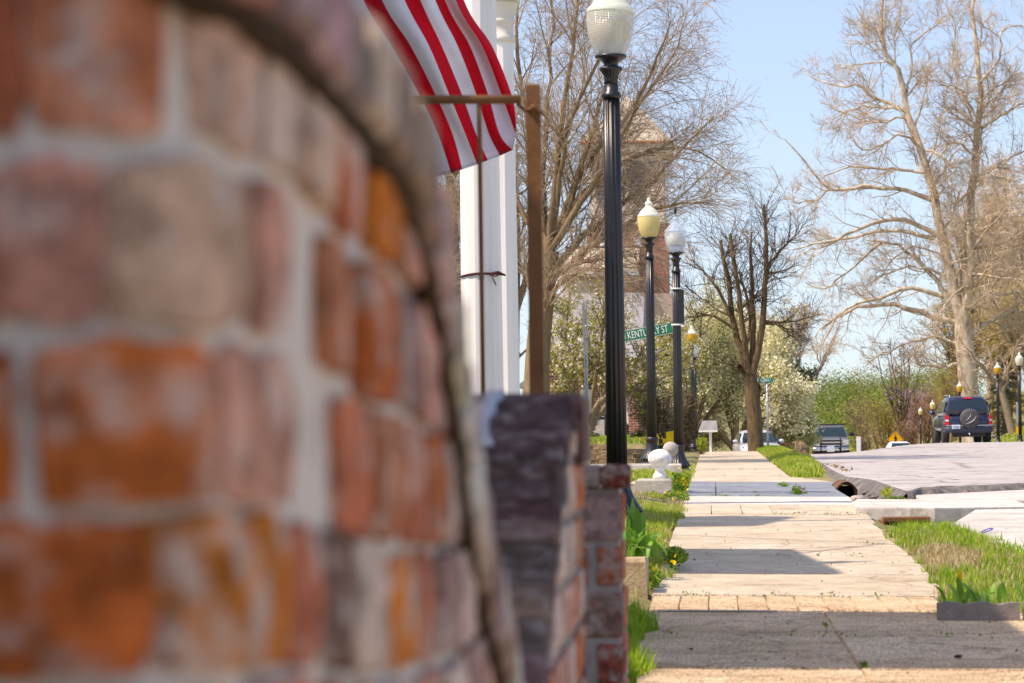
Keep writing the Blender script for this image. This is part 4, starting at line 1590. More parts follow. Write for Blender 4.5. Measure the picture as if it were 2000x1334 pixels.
capx = W(1231, 930, yp)[0]
xs_ = [W(q, 1100, yp)[0] for q in (1090, 1146, 1167, 1213)]
pbrick(W(1173, 930, yp)[0], capx, pz[1] + .001, pz[0], (.16, .035, .022), yp - .018, .13)
pbrick(-.5, W(1171, 930, yp)[0], pz[1] + .002, pz[0] - .002, (.26, .22, .20), yp - .012, .13)
pbrick(-.46, xr + .001, pz[2], pz[1] - .012, (.33, .22, .2))
pbrick(-.50, xs_[1], pz[4], pz[3] - .006, (.36, .085, .03))
pbrick(xs_[2], xr, pz[4] + .003, pz[3] - .008, (.38, .10, .035))
pbrick(-.48, xr + .001, pz[6] + .002, pz[5] - .006, (.26, .155, .125))
pbrick(-.50, xs_[1] - .005, pz[8], pz[7] - .008, (.18, .06, .05))
pbrick(xs_[2] - .002, xr, pz[8], pz[7] - .008, (.27, .07, .045))
zq = pz[8] - .012
for r_ in range(6):
    if r_ % 2 == 0:
        pbrick(-.48, xr, zq - .09, zq, BC[random.choice('rkp')])
    else:
        pbrick(-.50, xs_[1] - .01, zq - .09, zq, BC[random.choice('rkp')])
        pbrick(xs_[2], xr, zq - .09, zq, BC[random.choice('rkd')])
    zq -= .104
for r_ in range(8):
    z1 = pz[1] - .014 - r_ * .104
    mb = MB()
    mb.box(xr - .03, xr + .003, yp + .112, yp + .25, z1 - .09, z1, .005)
    o = mb.part('brick', M['brick'], pr)
    o.color = (*BC[random.choice('okr')], 1)

bp_ = thing('brick_edging', 'short stack of orange bricks edging the lawn behind the pier', 'brick edging', (-.36, 9.2, 0))
ye = 9.0
xe_ = W(1222, 1200, ye)[0]
zt4 = W(1215, 1153, ye)[2]
MB().box(-.55, xe_ - .006, ye + .01, ye + .22, -.05, zt4 - .02).part('mortar', M['mortar'], bp_)
k = 0
z1 = zt4
while z1 > .02:
    for x0, x1 in (((-.55, -.40), (-.388, xe_)) if k % 2 else ((-.55, -.46), (-.448, xe_ + .004))):
        mb = MB()
        mb.box(x0, x1, ye, ye + .23, z1 - .062, z1, .006)
        o = mb.part('brick', M['brick'], bp_)
        o.color = (*BC['Oorwo'[k % 5]], 1)
    z1 -= .074
    k += 1

# rusty steel frame behind the walls
YB = 8.0
fr = thing('metal_frame', 'rusty brown steel post with a crossbar and thin hanging rod', 'metal frame', (W(1042, 800, YB)[0], YB, 0))
mb = MB()
a, b = W(1041, 165, YB), W(1042, 760, YB)
b[0] = a[0]
wd = .020
mb.box(a[0] - wd, a[0] + wd, YB - wd, YB + wd, -.1, a[2], .004)
mb.part('post', M['rust'], fr)
mb = MB()
c0, c1 = W(760, 195, YB), W(1017, 194, YB)
mb.tube([c0, c1], .0125, 10)
mb.part('crossbar', M['rust'], fr)
mb = MB()
c2, c3 = W(936, 204, YB), W(937, 800, YB)
mb.tube([c2, (c2[0], YB, .1)], .0068, 8)
mb.part('rod', M['rust'], fr)
mb = MB()
cb = W(1020, 200, YB)
mb.tube([W(1012, 205, YB), W(1024, 215, YB), W(1034, 213, YB - .03), W(1052, 217, YB - .03), W(1060, 222, YB)], .005, 6)
mb.tube([W(1005, 186, YB), W(1014, 195, YB), W(1012, 208, YB)], .006, 6)
mb.ball(W(1042, 210, YB - .03), .010, 8, 5)
mb.part('bolt', M['rust'], fr)

# concrete step block, tulips, plinths with ball finials
t_ = thing('stone_block', 'tan stone block with dark stains at the end of the lawn edge', 'stone block', (-.55, 15.4, 0))
y0 = 15.3
xa, xb = W(1150, 1150, y0)[0], W(1264, 1150, y0)[0]
zb = W(1240, 1092, y0)[2]
mb = MB()
mb.box(xa, xb, y0, y0 + .35, -.05, zb, .015)
mb.v = [(p[0] + random.uniform(-.006, .006), p[1] + random.uniform(-.006, .006), p[2] + random.uniform(-.006, .004)) for p in mb.v]
mb.part('block', M['concrete_tan'], t_)


def strap_plant(name, label, cat, pos, n, h, wd, mt, seed, lean=(.2, 1.), spread=.08, stem=None):
    g = np.random.default_rng(seed)
    r = thing(name, label, cat, pos)
    for k in range(n):
        th = g.uniform(0, 2 * PI)
        L = g.uniform(*h)
        ln = g.uniform(*lean)
        w0 = g.uniform(*wd)
        d = np.array([math.cos(th), math.sin(th), 0])
        pz_ = np.array([-math.sin(th), math.cos(th), 0])
        c0 = np.array([g.normal(0, spread), g.normal(0, spread), 0])
        rows = []
        ns = 6
        for j in range(ns + 1):
            s_ = j / ns
            c = c0 + d * L * ln * s_ ** 1.7 + np.array([0, 0, L * (s_ - .5 * ln * s_ ** 2.4)])
            ww = w0 * (math.sin(PI * min(1, .18 + .82 * s_)) ** .7 if s_ < 1 else 0)
            rows += [c - pz_ * ww / 2 + np.array([0, 0, ww * .18]), c, c + pz_ * ww / 2 + np.array([0, 0, ww * .18])]
        mb = MB()
        mb.add(rows, [(3 * j + i, 3 * j + i + 1, 3 * j + i + 4, 3 * j + i + 3) for j in range(ns) for i in range(2)], True)
        mb.lpart('leaf', mt, r)
    return r


strap_plant('tulip_plant', 'clump of broad green tulip leaves spilling over the tan block', 'plant', (W(1250, 1090, 16.6)[0], 16.6, .14), 34, (.12, .30), (.018, .036), M['tulip_leaf'], 3, (.2, 1.25), .06)
strap_plant('tulip_plant', 'smaller green tulip clump just beside the black lamp base', 'plant', (W(1220, 1080, 18.5)[0], 18.5, .18), 14, (.18, .34), (.028, .045), M['tulip_leaf'], 8, (.1, .7), .07)
tp = strap_plant('tulip_plant', 'tulip clump with one yellow bud behind the scalloped concrete edging', 'plant', (W(1912, 1180, 13.75)[0], 13.75, .03), 22, (.08, .17), (.018, .034), M['tulip_leaf'], 5, (.1, .8), .09)
mb = MB()
bx = W(1875, 1125, 13.75)
lx = np.array(bx) - np.array(tp.location)
mb.tube([(lx[0] + .02, 0, 0), (lx[0] + .012, 0, lx[2] * .5), (lx[0], 0, lx[2] - .02)], .004, 6)
mb.lpart('stem', M['tulip_leaf'], tp)
mb = MB()
mb.lathe([(.003, -.03), (.010, -.02), (.012, -.004), (.009, .018), (.002, .032)], 10, lx[0], 0, lx[2])
mb.lpart('bud', M['flower_yellow'], tp)

t_ = thing('scalloped_edging', 'grey concrete garden edging with a scalloped top along the tulips', 'garden edging', (1.3, 13.35, 0))
ye = 13.35
x0 = W(1831, 1200, ye)[0]
zb0 = float(gz(1.2, ye))
pitch = .155
mt_e = mat('grey_edging', [(.20, .175, .155), (.29, .26, .235)], 14, 6, .95, .4, 80)
for s0, ns in ((x0, 2.5), (x0 + .405, 3)):
    pts = []
    nn = int(ns * 12)
    for k in range(nn + 1):
        q = k / 12
        pts.append((s0 + q * pitch, zb0 + .078 + .014 * abs(math.sin(PI * (q + .15))) - .004 * q))
    poly = [(s0, zb0 - .03), (s0 + ns * pitch, zb0 - .03)] + pts[::-1]
    mb = MB()
    mb.prism(poly, 1, ye, ye + .05)
    mb.part('edging_block', mt_e, t_)
lf = MB()
for k in range(7):
    x, y = random.uniform(x0 + .1, x0 + .7), ye - random.uniform(.02, .12)
    z = float(gz(x, y))
    a = random.uniform(0, PI)
    lf.add([(x, y, z + .004), (x + .03 * math.cos(a), y + .012, z + .02), (x + .05 * math.cos(a), y + .002, z + .012), (x + .02, y - .015, z + .003)], [(0, 1, 2, 3)])
stuff(ob('fallen_leaves', lf.mesh('fallen_leaves'), M['leaf_litter']))


def finial(label, px, py_base, Y, m, k=1., sz=.9, neck=True):
    c = W(px, py_base, Y)
    t = thing('ball_finial', label, 'finial', c, None)
    if neck:
        MB().lathe([(.082 * k, -.02), (.085 * k, .015), (.078 * k, .035), (.060 * k, .055), (.055 * k, .08), (.058 * k, .10), (.068 * k, .118), (.066 * k, .128)], 22).lpart('neck', m, t)
    else:
        MB().lathe([(.05 * k, -.02), (.05 * k, .13)], 16).lpart('neck', m, t)
    b = MB()
    b.ball((0, 0, .12 * k + .135 * sz * k), .142 * k, 28, 16, sz, .006)
    b.lpart('ball', m, t)
    return t


YW = 34.0
cb_ = W(1288, 934, YW)
t_ = thing('stone_plinth', 'rough square concrete block under the white ball finial', 'plinth', (cb_[0], YW, 0))
xa, xb = W(1243, 950, YW)[0], W(1311, 950, YW)[0]
mb = MB()
mb.box(xa, xb, YW - .1, YW + .4, -.1, cb_[2], .02)
mb.v = [(p[0] + random.uniform(-.012, .012), p[1] + random.uniform(-.012, .012), p[2] + random.uniform(-.012, .006)) for p in mb.v]
mb.part('block', M['concrete_wall'], t_)
mb = MB()
xc = W(1225, 950, YW)[0]
mb.box(xc - .5, xa + .02, YW + .02, YW + .35, -.1, cb_[2] - .04, .03)
mb.v = [(p[0] + random.uniform(-.02, .02), p[1] + random.uniform(-.02, .02), p[2] + random.uniform(-.025, .01)) for p in mb.v]
mb.part('low_wall', M['concrete_wall'], t_)
finial('white painted ball finial on a square concrete block', 1289, 932, YW + .12, M['stone_white'], 1.0, .78)
YG = 47.5
cg = W(1310, 905, YG)
xa, xb = W(1222, 915, YG)[0], W(1330, 915, YG)[0]
t_ = thing('stone_kerb', 'long low concrete kerb block under the grey stone ball', 'kerb block', (cg[0], YG, 0))
mb = MB()
mb.box(xa - .6, xb, YG - .1, YG + .35, -.12, cg[2], .02)
mb.v = [(p[0] + random.uniform(-.012, .012), p[1] + random.uniform(-.012, .012), p[2] + random.uniform(-.012, .006)) for p in mb.v]
mb.part('block', M['concrete_wall'], t_)
finial('grey weathered stone ball half hidden behind the white finial', 1310, 905, YG + .1, M['stone_grey'], .93, .98, False)


# ------------------------------------------------------------------ street lamps
def lamp_proto():
    r = thing('street_lamp', '', 'street lamp', (0, 0, 0), 'black acorn street lamps along the street')
    seg = 40
    prof = [(.232, 0), (.232, .03), (.215, .05), (.19, .075), (.185, .12), (.20, .135), (.222, .15), (.228, .175), (.215, .20), (.20, .215), (.195, .235), (.178, .27), (.150, .34), (.125, .43), (.108, .53), (.102, .60), (.112, .63), (.118, .66), (.118, .71), (.105, .735), (.092, .75)]
    prof = [(r_, z_ * .68) for r_, z_ in prof]
    MB().lathe(prof, 64, flute=.06, nfl=16).lpart('base', M['lamp_black'], r)
    MB().lathe([(.092, .50), (.085, 1.8), (.078, 2.8), (.074, 3.74)], 72, flute=.14, nfl=12).lpart('pole', M['lamp_black'], r)
    MB().lathe([(.076, 3.735), (.088, 3.745), (.090, 3.765), (.080, 3.785), (.066, 3.80), (.062, 3.86)], 32).lpart('ring', M['lamp_black'], r)
    MB().lathe([(.062, 3.86), (.060, 3.90), (.066, 3.94), (.085, 3.97), (.10, 3.985), (.104, 3.998), (.098, 4.012), (.074, 4.02)], 64, flute=.09, nfl=16).lpart('capital', M['lamp_black'], r)
    MB().lathe([(.070, 4.018), (.062, 4.028), (.064, 4.045), (.09, 4.07), (.128, 4.088), (.142, 4.098), (.142, 4.117), (.125, 4.121)], 32).lpart('fitter', M['lamp_black'], r)
    MB().lathe([(.125, 4.117), (.140, 4.140), (.165, 4.195), (.188, 4.265), (.202, 4.335), (.208, 4.405), (.208, 4.465), (.206, 4.490)], 40, cap=False).lpart('globe', M['globe_yellow'], r)
    MB().lathe([(.2085, 4.489), (.209, 4.505), (.200, 4.530), (.180, 4.550), (.160, 4.570), (.150, 4.595), (.122, 4.625), (.085, 4.655), (.062, 4.680), (.058, 4.700), (.070, 4.720), (.072, 4.740), (.058, 4.760), (.034, 4.773), (.026, 4.790), (.032, 4.805), (.022, 4.830), (.004, 4.840)], 40).lpart('globe_cap', M['globe_white'], r)
    return r


LP = lamp_proto()
lamp_i = 0


def put_lamp(px, pbase, Y, k, label, glass, capm=None, lean=0.0, z=None):
    global lamp_i
    p = W(px, pbase, Y)
    if z is not None:
        p[2] = z
    if lamp_i == 0:
        r = LP
        kids = list(LP.children)
    else:
        r = LP.copy()
        COL.objects.link(r)
        kids = []
        for ch in LP.children:
            c = ch.copy()
            COL.objects.link(c)
            c.parent = r
            kids.append(c)
    lamp_i += 1
    r.location = p
    r.scale = (k, k, k)
    r.rotation_euler = (0, lean, random.uniform(0, .4))
    r['label'] = label
    for c in kids:
        nm = c.name.split('.')[0]
        if nm in ('globe', 'globe_cap'):
            c.data = c.data.copy()
            c.data.materials[0] = glass if nm == 'globe' else (capm or M['globe_white'])
    return r, kids


l1_, k1_ = put_lamp(1207, 1023, 25.5, 1.02, 'nearest and tallest looking black lamp post with a cream glass globe', M['globe_prism'], M['globe_white'], math.radians(-.1))
mb = MB()
mb.lathe([(.10, 4.13), (.115, 4.15), (.115, 4.22), (.10, 4.24)], 24)
mb.lpart('socket', M['globe_clear'], l1_)
mb = MB()
mb.lathe([(.150, 4.25), (.165, 4.26), (.172, 4.40), (.16, 4.42)], 28)
mb.lpart('refractor', M['globe_cream'], l1_)
put_lamp(1274, 908, 52.0, 1.01, 'lamp post with a pale yellow globe behind the green street sign', M['globe_yellow'], M['globe_white'])
l3, k3 = put_lamp(1326, 921, 51.0, .955, 'lamp post with a clear globe and black spike, banded box on its pole', M['globe_clear'], M['globe_clear'])
mb = MB()
mb.lathe([(.03, 4.805), (.012, 4.84), (.028, 4.865), (.034, 4.895), (.02, 4.945), (.004, 4.975)], 14)
mb.lpart('finial', M['lamp_black'], l3)
mb = MB()
mb.lathe([(.13, 4.25), (.135, 4.27), (.135, 4.46), (.12, 4.48)], 24)
mb.lpart('diffuser', M['globe_cream'], l3)
mb = MB()
mb.lathe([(.10, 3.42), (.10, 3.445)], 20)
mb.lathe([(.105, 2.74), (.105, 2.77)], 20)
mb.lpart('band', M['sign_white'], l3)
mb = MB()
mb.box(.02, .125, -.09, .05, 2.775, 3.415, .01)
mb.lpart('junction_box', M['lamp_black'], l3)
put_lamp(1354, 879, 110, 1.0, 'small lamp post with an amber globe before the white pear tree', M['globe_amber'], M['globe_white'])
put_lamp(1359, 885, 122, 1.0, 'far lamp post with a bluish clear globe just right of the amber one', M['globe_clear'], M['globe_clear'])
put_lamp(1364, 900, 185, 1.0, 'farthest lamp post on the left pavement with a white globe', M['globe_white'], M['globe_white'])
put_lamp(1993, 869, 139, .94, 'lamp post at the right edge of the photo, pale yellow globe', M['globe_cream'], M['globe_white'])
put_lamp(1950, 869, 149, .90, 'amber topped lamp post beside the dark blue off-roader', M['globe_amber'], M['globe_white'])
put_lamp(1876, 888, 172, .92, 'lamp post rising behind the roof of the dark blue off-roader', M['globe_amber'], M['globe_white'])
put_lamp(1823, 906, 193, .90, 'lamp post left of the off-roader, second from the yellow sign', M['globe_yellow'], M['globe_white'])
put_lamp(1799, 900, 204, .80, 'lamp post nearest to the yellow pedestrian sign', M['globe_yellow'], M['globe_white'])


# ------------------------------------------------------------------ signs
def text(body, size, m, parent, loc, rot=(PI / 2, 0, 0), sx=1., align='LEFT', ext=.003, name='lettering', bold=0.):
    cu = bpy.data.curves.new(name, 'FONT')
    cu.body = body
    cu.size = size
    cu.extrude = ext
    cu.offset = bold
    cu.align_x = align
    cu.align_y = 'CENTER'
    cu.resolution_u = 3
    cu.materials.append(m)
    tmp = bpy.data.objects.new(name, cu)
    me = bpy.data.meshes.new_from_object(tmp)
    bpy.data.objects.remove(tmp)
    me.materials.clear()
    me.materials.append(m)
    o = bpy.data.objects.new(name, me)
    COL.objects.link(o)
    o.parent = parent
    o.location = loc
    o.rotation_euler = rot
    o.scale = (sx, 1, 1)
    return o


YS = 56.0
cs = W(1267, 648.5, YS)
ks = thing('street_sign', 'green street name sign for Kentucky St tilted on its pole', 'street sign', (cs[0], YS, 0))
b1 = MB()
Ls, Hs = 92 * YS / F, 21.5 * YS / F
b1.box(-Ls / 2, Ls / 2, -.006, .006, -Hs / 2, Hs / 2)
tilt = math.radians(-9.6)
bl = b1.lpart('blade', M['green_sign'], ks)
bl.location = (0, 0, cs[2])
bl.rotation_euler = (0, tilt, 0)
tx = text('KENTUCKY ST', .20, M['sign_white'], bl, (-.02, -.010, -.004), (PI / 2, 0, 0), .62, 'CENTER')
pm = MB()
e = .003
pm.box(-Ls / 2 + .006, Ls / 2 - .006, -.0075, -.0065, Hs / 2 - .008, Hs / 2 - .003)
pm.box(-Ls / 2 + .006, Ls / 2 - .006, -.0075, -.0065, -Hs / 2 + .003, -Hs / 2 + .008)
o = pm.lpart('border', M['sign_white'], bl)
MB().tube([(0.005, .03, -.1), (.005, .03, cs[2] + .2)], .027, 10).lpart('pole', M['steel'], ks)

YV = 84.5
cv = W(1494, 743, YV)
vp = W(1499, 800, YV)
vk = thing('street_sign', 'small teal street name sign for Virginia St on a thin grey pole', 'street sign', (vp[0], YV, float(gz(vp[0], YV)) - .05))
b1 = MB()
Ls, Hs = 32 * YV / F, 9.5 * YV / F
b1.box(-Ls / 2, Ls / 2, -.006, .006, -Hs / 2, Hs / 2)
bl = b1.lpart('blade', M['teal_sign'], vk)
bl.location = (cv[0] - vp[0], -.04, cv[2] - vk.location[2])
bl.rotation_euler = (0, math.radians(1.2), 0)
text('VIRGINIA', .15, M['sign_white'], bl, (-.05, -.010, 0), (PI / 2, 0, 0), .58, 'CENTER')
text('ST', .065, M['sign_white'], bl, (.17, -.010, .01), (PI / 2, 0, 0), .75, 'CENTER')
MB().tube([(0, 0, -.1), (0, 0, cv[2] - vk.location[2] + .06)], .035, 10).lpart('pole', M['steel'], vk)

YQ = 31.0
pq = W(1147, 880, YQ)
sp = thing('sign_post', 'perforated grey steel sign post with the back of a cream sign', 'sign post', (pq[0], YQ, 0))
mb = MB()
pt = W(1143, 588, YQ)
hw = .019
lean_ = (pt[0] - pq[0])
zb, zt_ = .1, pt[2]
nh = 100
mb.box(-hw, hw, -hw, -.012, -.1, zb)
rr = []
for k in range(nh):
    za, zc = zb + (zt_ - zb) * k / nh, zb + (zt_ - zb) * (k + 1) / nh
    dx0, dx1 = lean_ * za / zt_, lean_ * zc / zt_
    h_ = (zc - za) * .28
    zm = (za + zc) / 2
    q = .0075
    v = [(dx0 - hw, -hw, za), (dx0 + hw, -hw, za), (dx1 + hw, -hw, zc), (dx1 - hw, -hw, zc), (dx0 - q, -hw, zm - h_), (dx0 + q, -hw, zm - h_), (dx0 + q, -hw, zm + h_), (dx0 - q, -hw, zm + h_)]
    mb.add(v, [(0, 1, 5, 4), (1, 2, 6, 5), (2, 3, 7, 6), (3, 0, 4, 7)])
    mb.add([(dx0 - hw, -hw, za), (dx1 - hw, -hw, zc), (dx1 - hw, hw, zc), (dx0 - hw, hw, za)], [(0, 1, 2, 3)])
    mb.add([(dx0 + hw, -hw, za), (dx1 + hw, -hw, zc), (dx1 + hw, hw, zc), (dx0 + hw, hw, za)], [(3, 2, 1, 0)])
mb.lpart('post', M['steel'], sp)
mb = MB()
cq = W(1144, 783, YQ)
sx0, sz0 = 11 * YQ / F, 22.5 * YQ / F
poly = []
for k in range(16):
    a = 2 * PI * k / 16
    poly.append((cq[0] - pq[0] + math.copysign(max(0, sx0 - .02), math.cos(a)) + .02 * math.cos(a), cq[2] + math.copysign(sz0 - .02, math.sin(a)) + .02 * math.sin(a)))
mb.prism(poly, 1, .022, .027)
mb.lpart('sign_panel', M['sign_cream'], sp)
pt2 = W(1138.5, 640, YQ)
poly = [(pt2[0] - pq[0] - .012, W(1137, 592, YQ)[2]), (pt2[0] - pq[0] + .004, W(1137, 590, YQ)[2]), (pt2[0] - pq[0] + .02, W(1138, 690, YQ)[2]), (pt2[0] - pq[0] + .002, W(1138, 690, YQ)[2])]
mb = MB()
mb.prism(poly, 1, .021, .024)
mb.lpart('sign_edge', M['sign_cream'], sp)

YY = 62.0
yc = W(1286, 862, YY)
ys_ = thing('yard_sign', 'yellow yard sign with black capitals folded behind the lamp posts', 'yard sign', (yc[0], YY, float(gz(yc[0], YY))))
zl = yc[2] - ys_.location[2]


def yp_(px, py):
    q = W(px, py, YY)
    return (q[0] - yc[0], q[2] - ys_.location[2])


mb = MB()
a = [yp_(1282, 847), yp_(1318, 841), yp_(1318, 884), yp_(1282, 884)][::-1]
mb.prism(a, 1, -.01, .01)
mb.lpart('panel', M['sign_yellow'], ys_)
mb = MB()
b0, b1_, b2, b3 = yp_(1252, 872), yp_(1254, 855), yp_(1282, 848), yp_(1282, 884)
v = [(p[0], -.02 if i < 2 else -.012, p[1]) for i, p in enumerate((b0, b1_, b2, b3))]
v += [(p[0], p[1] + .02, p[2]) for p in v]
mb.add(v, [(0, 1, 2, 3), (7, 6, 5, 4), (0, 4, 5, 1), (1, 5, 6, 2), (2, 6, 7, 3), (3, 7, 4, 0)])
mb.lpart('side_panel', M['sign_amber'], ys_)
for tx_, px_, py_ in (('VE', 1293, 851), ('R', 1291, 863), ('RPENT', 1297, 875)):
    q = yp_(px_, py_)
    text(tx_, .15, M['black'], ys_, (q[0], -.014, q[1]), (PI / 2, math.radians(-1), 0), 1.0, 'CENTER', .002, bold=.012)
mb = MB()
for dx in (-.25, .25):
    mb.tube([(dx, .02, -.1), (dx, .02, zl)], .008, 6)
mb.lpart('stake', M['steel'], ys_)

# roofed post box
YL = 72.0
pl_ = W(1388, 884, YL)
lb = thing('roofed_box', 'small grey roofed box on a white post beside the pavement', 'box on post', (pl_[0], YL, float(gz(pl_[0], YL)) - .08))
zr = W(1383, 840, YL)[2] - lb.location[2]
hh_ = 18.5 * YL / F
kx = W(1383, 840, YL)[0] - pl_[0]
mb = MB()
mb.prism([(kx - hh_, zr - .0), (kx + hh_, zr + .0), (kx + hh_ - .02, zr + .24), (kx - hh_ + .10, zr + .24)], 1, .0, .02)
mb.v = [(x, y + (z - zr) * .9 - .18, z) for x, y, z in mb.v]
mb.lpart('roof', M['roof_grey'], lb)
mb = MB()
mb.box(kx - hh_ * .8, kx + hh_ * .8, -.10, .3, zr - .02, zr + .06)
mb.box(kx - hh_ * .98, kx + hh_ * .98, -.185, -.15, zr - .05, zr - .002)
mb.lpart('box', M['white_paint'], lb)
MB().box(-.035, .035, 0, .07, -.1, zr - .02).lpart('post', M['white_paint'], lb)

# pedestrian crossing sign
YD = 198.0
cd = W(1749, 858.5, YD)
pd = thing('warning_sign', 'yellow diamond pedestrian crossing sign beyond the crest of the road', 'road sign', (cd[0], YD, float(gz(cd[0], YD)) - .05))
zc = cd[2] - pd.location[2]
R_ = 16.5 * YD / F


def dia(r, y0, y1, m, name):
    mb = MB()
    mb.prism([(0, zc - r), (r, zc), (0, zc + r), (-r, zc)], 1, y0, y1)
    return mb.lpart(name, m, pd)


dia(R_, -.01, .01, M['sign_amber'], 'panel')
mb = MB()
for k in range(4):
    a0, a1 = PI / 2 * k, PI / 2 * (k + 1)
    r1, r0 = R_ * .93, R_ * .87
    v = [(r * math.cos(a), y, zc + r * math.sin(a)) for y in (-.014, -.0105) for a, r in ((a0, r0), (a0, r1), (a1, r1), (a1, r0))]
    mb.add(v, [(0, 1, 2, 3), (7, 6, 5, 4), (0, 4, 5, 1), (1, 5, 6, 2), (2, 6, 7, 3), (3, 7, 4, 0)])
mb.lpart('border', M['black'], pd)
mb = MB()


def bar(x0, z0, x1, z1, w0, w1):
    d = Vector((x1 - x0, z1 - z0)).normalized()
    p = Vector((-d.y, d.x))
    pts = [(x0 + p.x * w0, z0 + p.y * w0), (x0 - p.x * w0, z0 - p.y * w0), (x1 - p.x * w1, z1 - p.y * w1), (x1 + p.x * w1, z1 + p.y * w1)]
    mb.prism([(a * R_, zc + b * R_) for a, b in pts], 1, -.016, -.0106)


bar(.0, .36, .02, -.02, .12, .09)
bar(.02, .0, .22, -.42, .09, .06)
bar(.02, .0, -.10, -.24, .09, .07)
bar(-.10, -.22, -.28, -.46, .07, .05)
bar(.0, .32, .22, .06, .06, .045)
bar(.0, .32, -.22, .10, .06, .045)
mb.lathe([(.09 * R_, -.016), (.09 * R_, -.0106)], 14, 0, 0)
n_ = 28
mb.v[-n_:] = [(p[0] - .02 * R_, p[2], zc + .52 * R_ + p[1]) for p in mb.v[-n_:]]
mb.lpart('walking_figure', M['black'], pd)
MB().box(-.03, .03, .012, .05, -.1, zc + .3).lpart('pole', M['steel'], pd)

mk = W(1987, 840, 143)
t_ = thing('marker_post', 'thin grey post with a small orange plate beside the right lamp', 'marker post', (mk[0], 143, float(gz(mk[0], 143)) - .05))
zc = mk[2] - t_.location[2]
MB().tube([(0, 0, -.1), (0, 0, zc + 1.4)], .03, 8).lpart('post', M['steel'], t_)
MB().box(-.08, .08, -.045, -.03, zc - .18, zc + .18).lpart('plate', M['sign_amber'], t_)
MB().box(-.05, .05, -.045, -.03, zc + .6, zc + 1.35).lpart('sign_panel', M['steel'], t_)
mk = W(1677, 866, 175)
t_ = thing('white_post', 'short white timber post standing beyond the road right of the truck', 'post', (mk[0], 175, float(gz(mk[0], 175)) - .05))
MB().box(-.13, .13, -.1, .1, -.1, W(1677, 853, 175)[2] - t_.location[2], .02).lpart('post', M['siding'], t_)

# ------------------------------------------------------------------ yard wall, brick house and church behind the trees
YR = 58.0
rt = thing('retaining_wall', 'low curved brown stone retaining wall holding up the green lawn', 'retaining wall', (-2, YR, 0))
g3 = np.random.default_rng(12)


def rwall(k):                                         # plan curve of its face
    t = k
    return np.array([-3.6 + 2.55 * t, YR + .2 - .3 * t + 1.6 * max(0, t - .72) ** 2 * 12])


for row in range(4):
    k = (row % 2) * .03
    while k < .99:
        dk = g3.uniform(.05, .11)
        k1 = min(1, k + dk)
        a, b = rwall(k), rwall(k1)
        h0 = .02 + row * .105
        top = .43 - .16 * max(0, (k - .55)) / .45
        if h0 + .05 < top:
            mb = MB()
            p = .02 * g3.random()
            z0, z1 = h0, min(top, h0 + .098)
            v = []
            for yy, q in ((0, 0), (.3, 0)):
                for z in (z0, z1):
                    v += [(a[0] + .006, a[1] - p + yy, z), (b[0] - .006, b[1] - p + yy, z)]
            v = [(x + g3.normal(0, .006), y + g3.normal(0, .006), z + g3.normal(0, .005)) for x, y, z in v]
            mb.add(v, [(0, 1, 3, 2), (5, 4, 6, 7), (2, 3, 7, 6), (0, 2, 6, 4), (1, 5, 7, 3)])
            mb.part('stone', M['stone_brown'] if 'stone_brown' in M else M.setdefault('stone_brown', mat('brown_stone', [(.13, .085, .045), (.25, .17, .095), (.30, .22, .13)], 7, 6, .95, .5, 40, vary=.25)), rt)
        k = k1

hb = thing('brick_house', 'red brick house with white door half hidden by the flowering magnolia', 'house', (-4, 84, 0))
zg = float(gz(-4, 84)) - .3
yh = 84.0


def hx(px):
    return W(px, 800, yh)[0]


def hz(py):
    return W(1200, py, yh)[2]


MB().box(hx(1048), hx(1246), yh, yh + 8, zg, hz(700)).part('wall', M['brick_house'], hb)
MB().box(hx(1228), hx(1248), yh - .35, yh - .01, zg, hz(735)).part('buttress', M['brick_house'], hb)
MB().prism([(yh - .5, hz(700)), (yh + 8.4, hz(700)), (yh + 4, hz(560))], 0, hx(1040), hx(1256)).part('roof', M['roof_grey'], hb)
d_ = MB()
d_.box(hx(1163), hx(1188), yh - .06, yh - .001, zg + .3, hz(792))
dd = d_.part('door_frame', M['white_paint'], hb)
d2 = MB()
d2.box(hx(1167), hx(1184), yh - .09, yh - .061, zg + .35, hz(797))
ob('door', d2.mesh('door', hb.location), M['glass_dark'], dd)
d3 = MB()
for k in range(3):
    d3.box(hx(1167), hx(1184), yh - .11, yh - .0905, hz(842 - 14 * k), hz(841 - 14 * k))
ob('glazing_bar', d3.mesh('glazing_bar', hb.location), M['white_paint'], dd)
for a, b in ((1095, 1120), (1200, 1222)):
    window_unit(hb, yh, hx(a), hx(b), hz(820), hz(775), 1, M['white_paint'], 'y')
for k in range(5):
    MB().box(hx(1156), hx(1196), yh - 1.6 + .3 * k, yh - .1, zg + .02 + .16 * k, zg + .178 + .16 * k).part('step', M['concrete_wall'], hb)
rl = MB()
zs0 = hz(852)
for sx0 in (1158, 1186):
    x = hx(sx0)
    rl.tube([(x, yh - 1.8, zs0 + .55), (x, yh - .2, zs0 + 1.35)], .035, 6)
    for k in range(7):
        u = k / 6
        rl.tube([(x, yh - 1.8 + 1.6 * u, zs0 - .2 + .5 * u), (x, yh - 1.8 + 1.6 * u, zs0 + .55 + .8 * u)], .022, 5)
rl.part('railing', M['black'], hb)

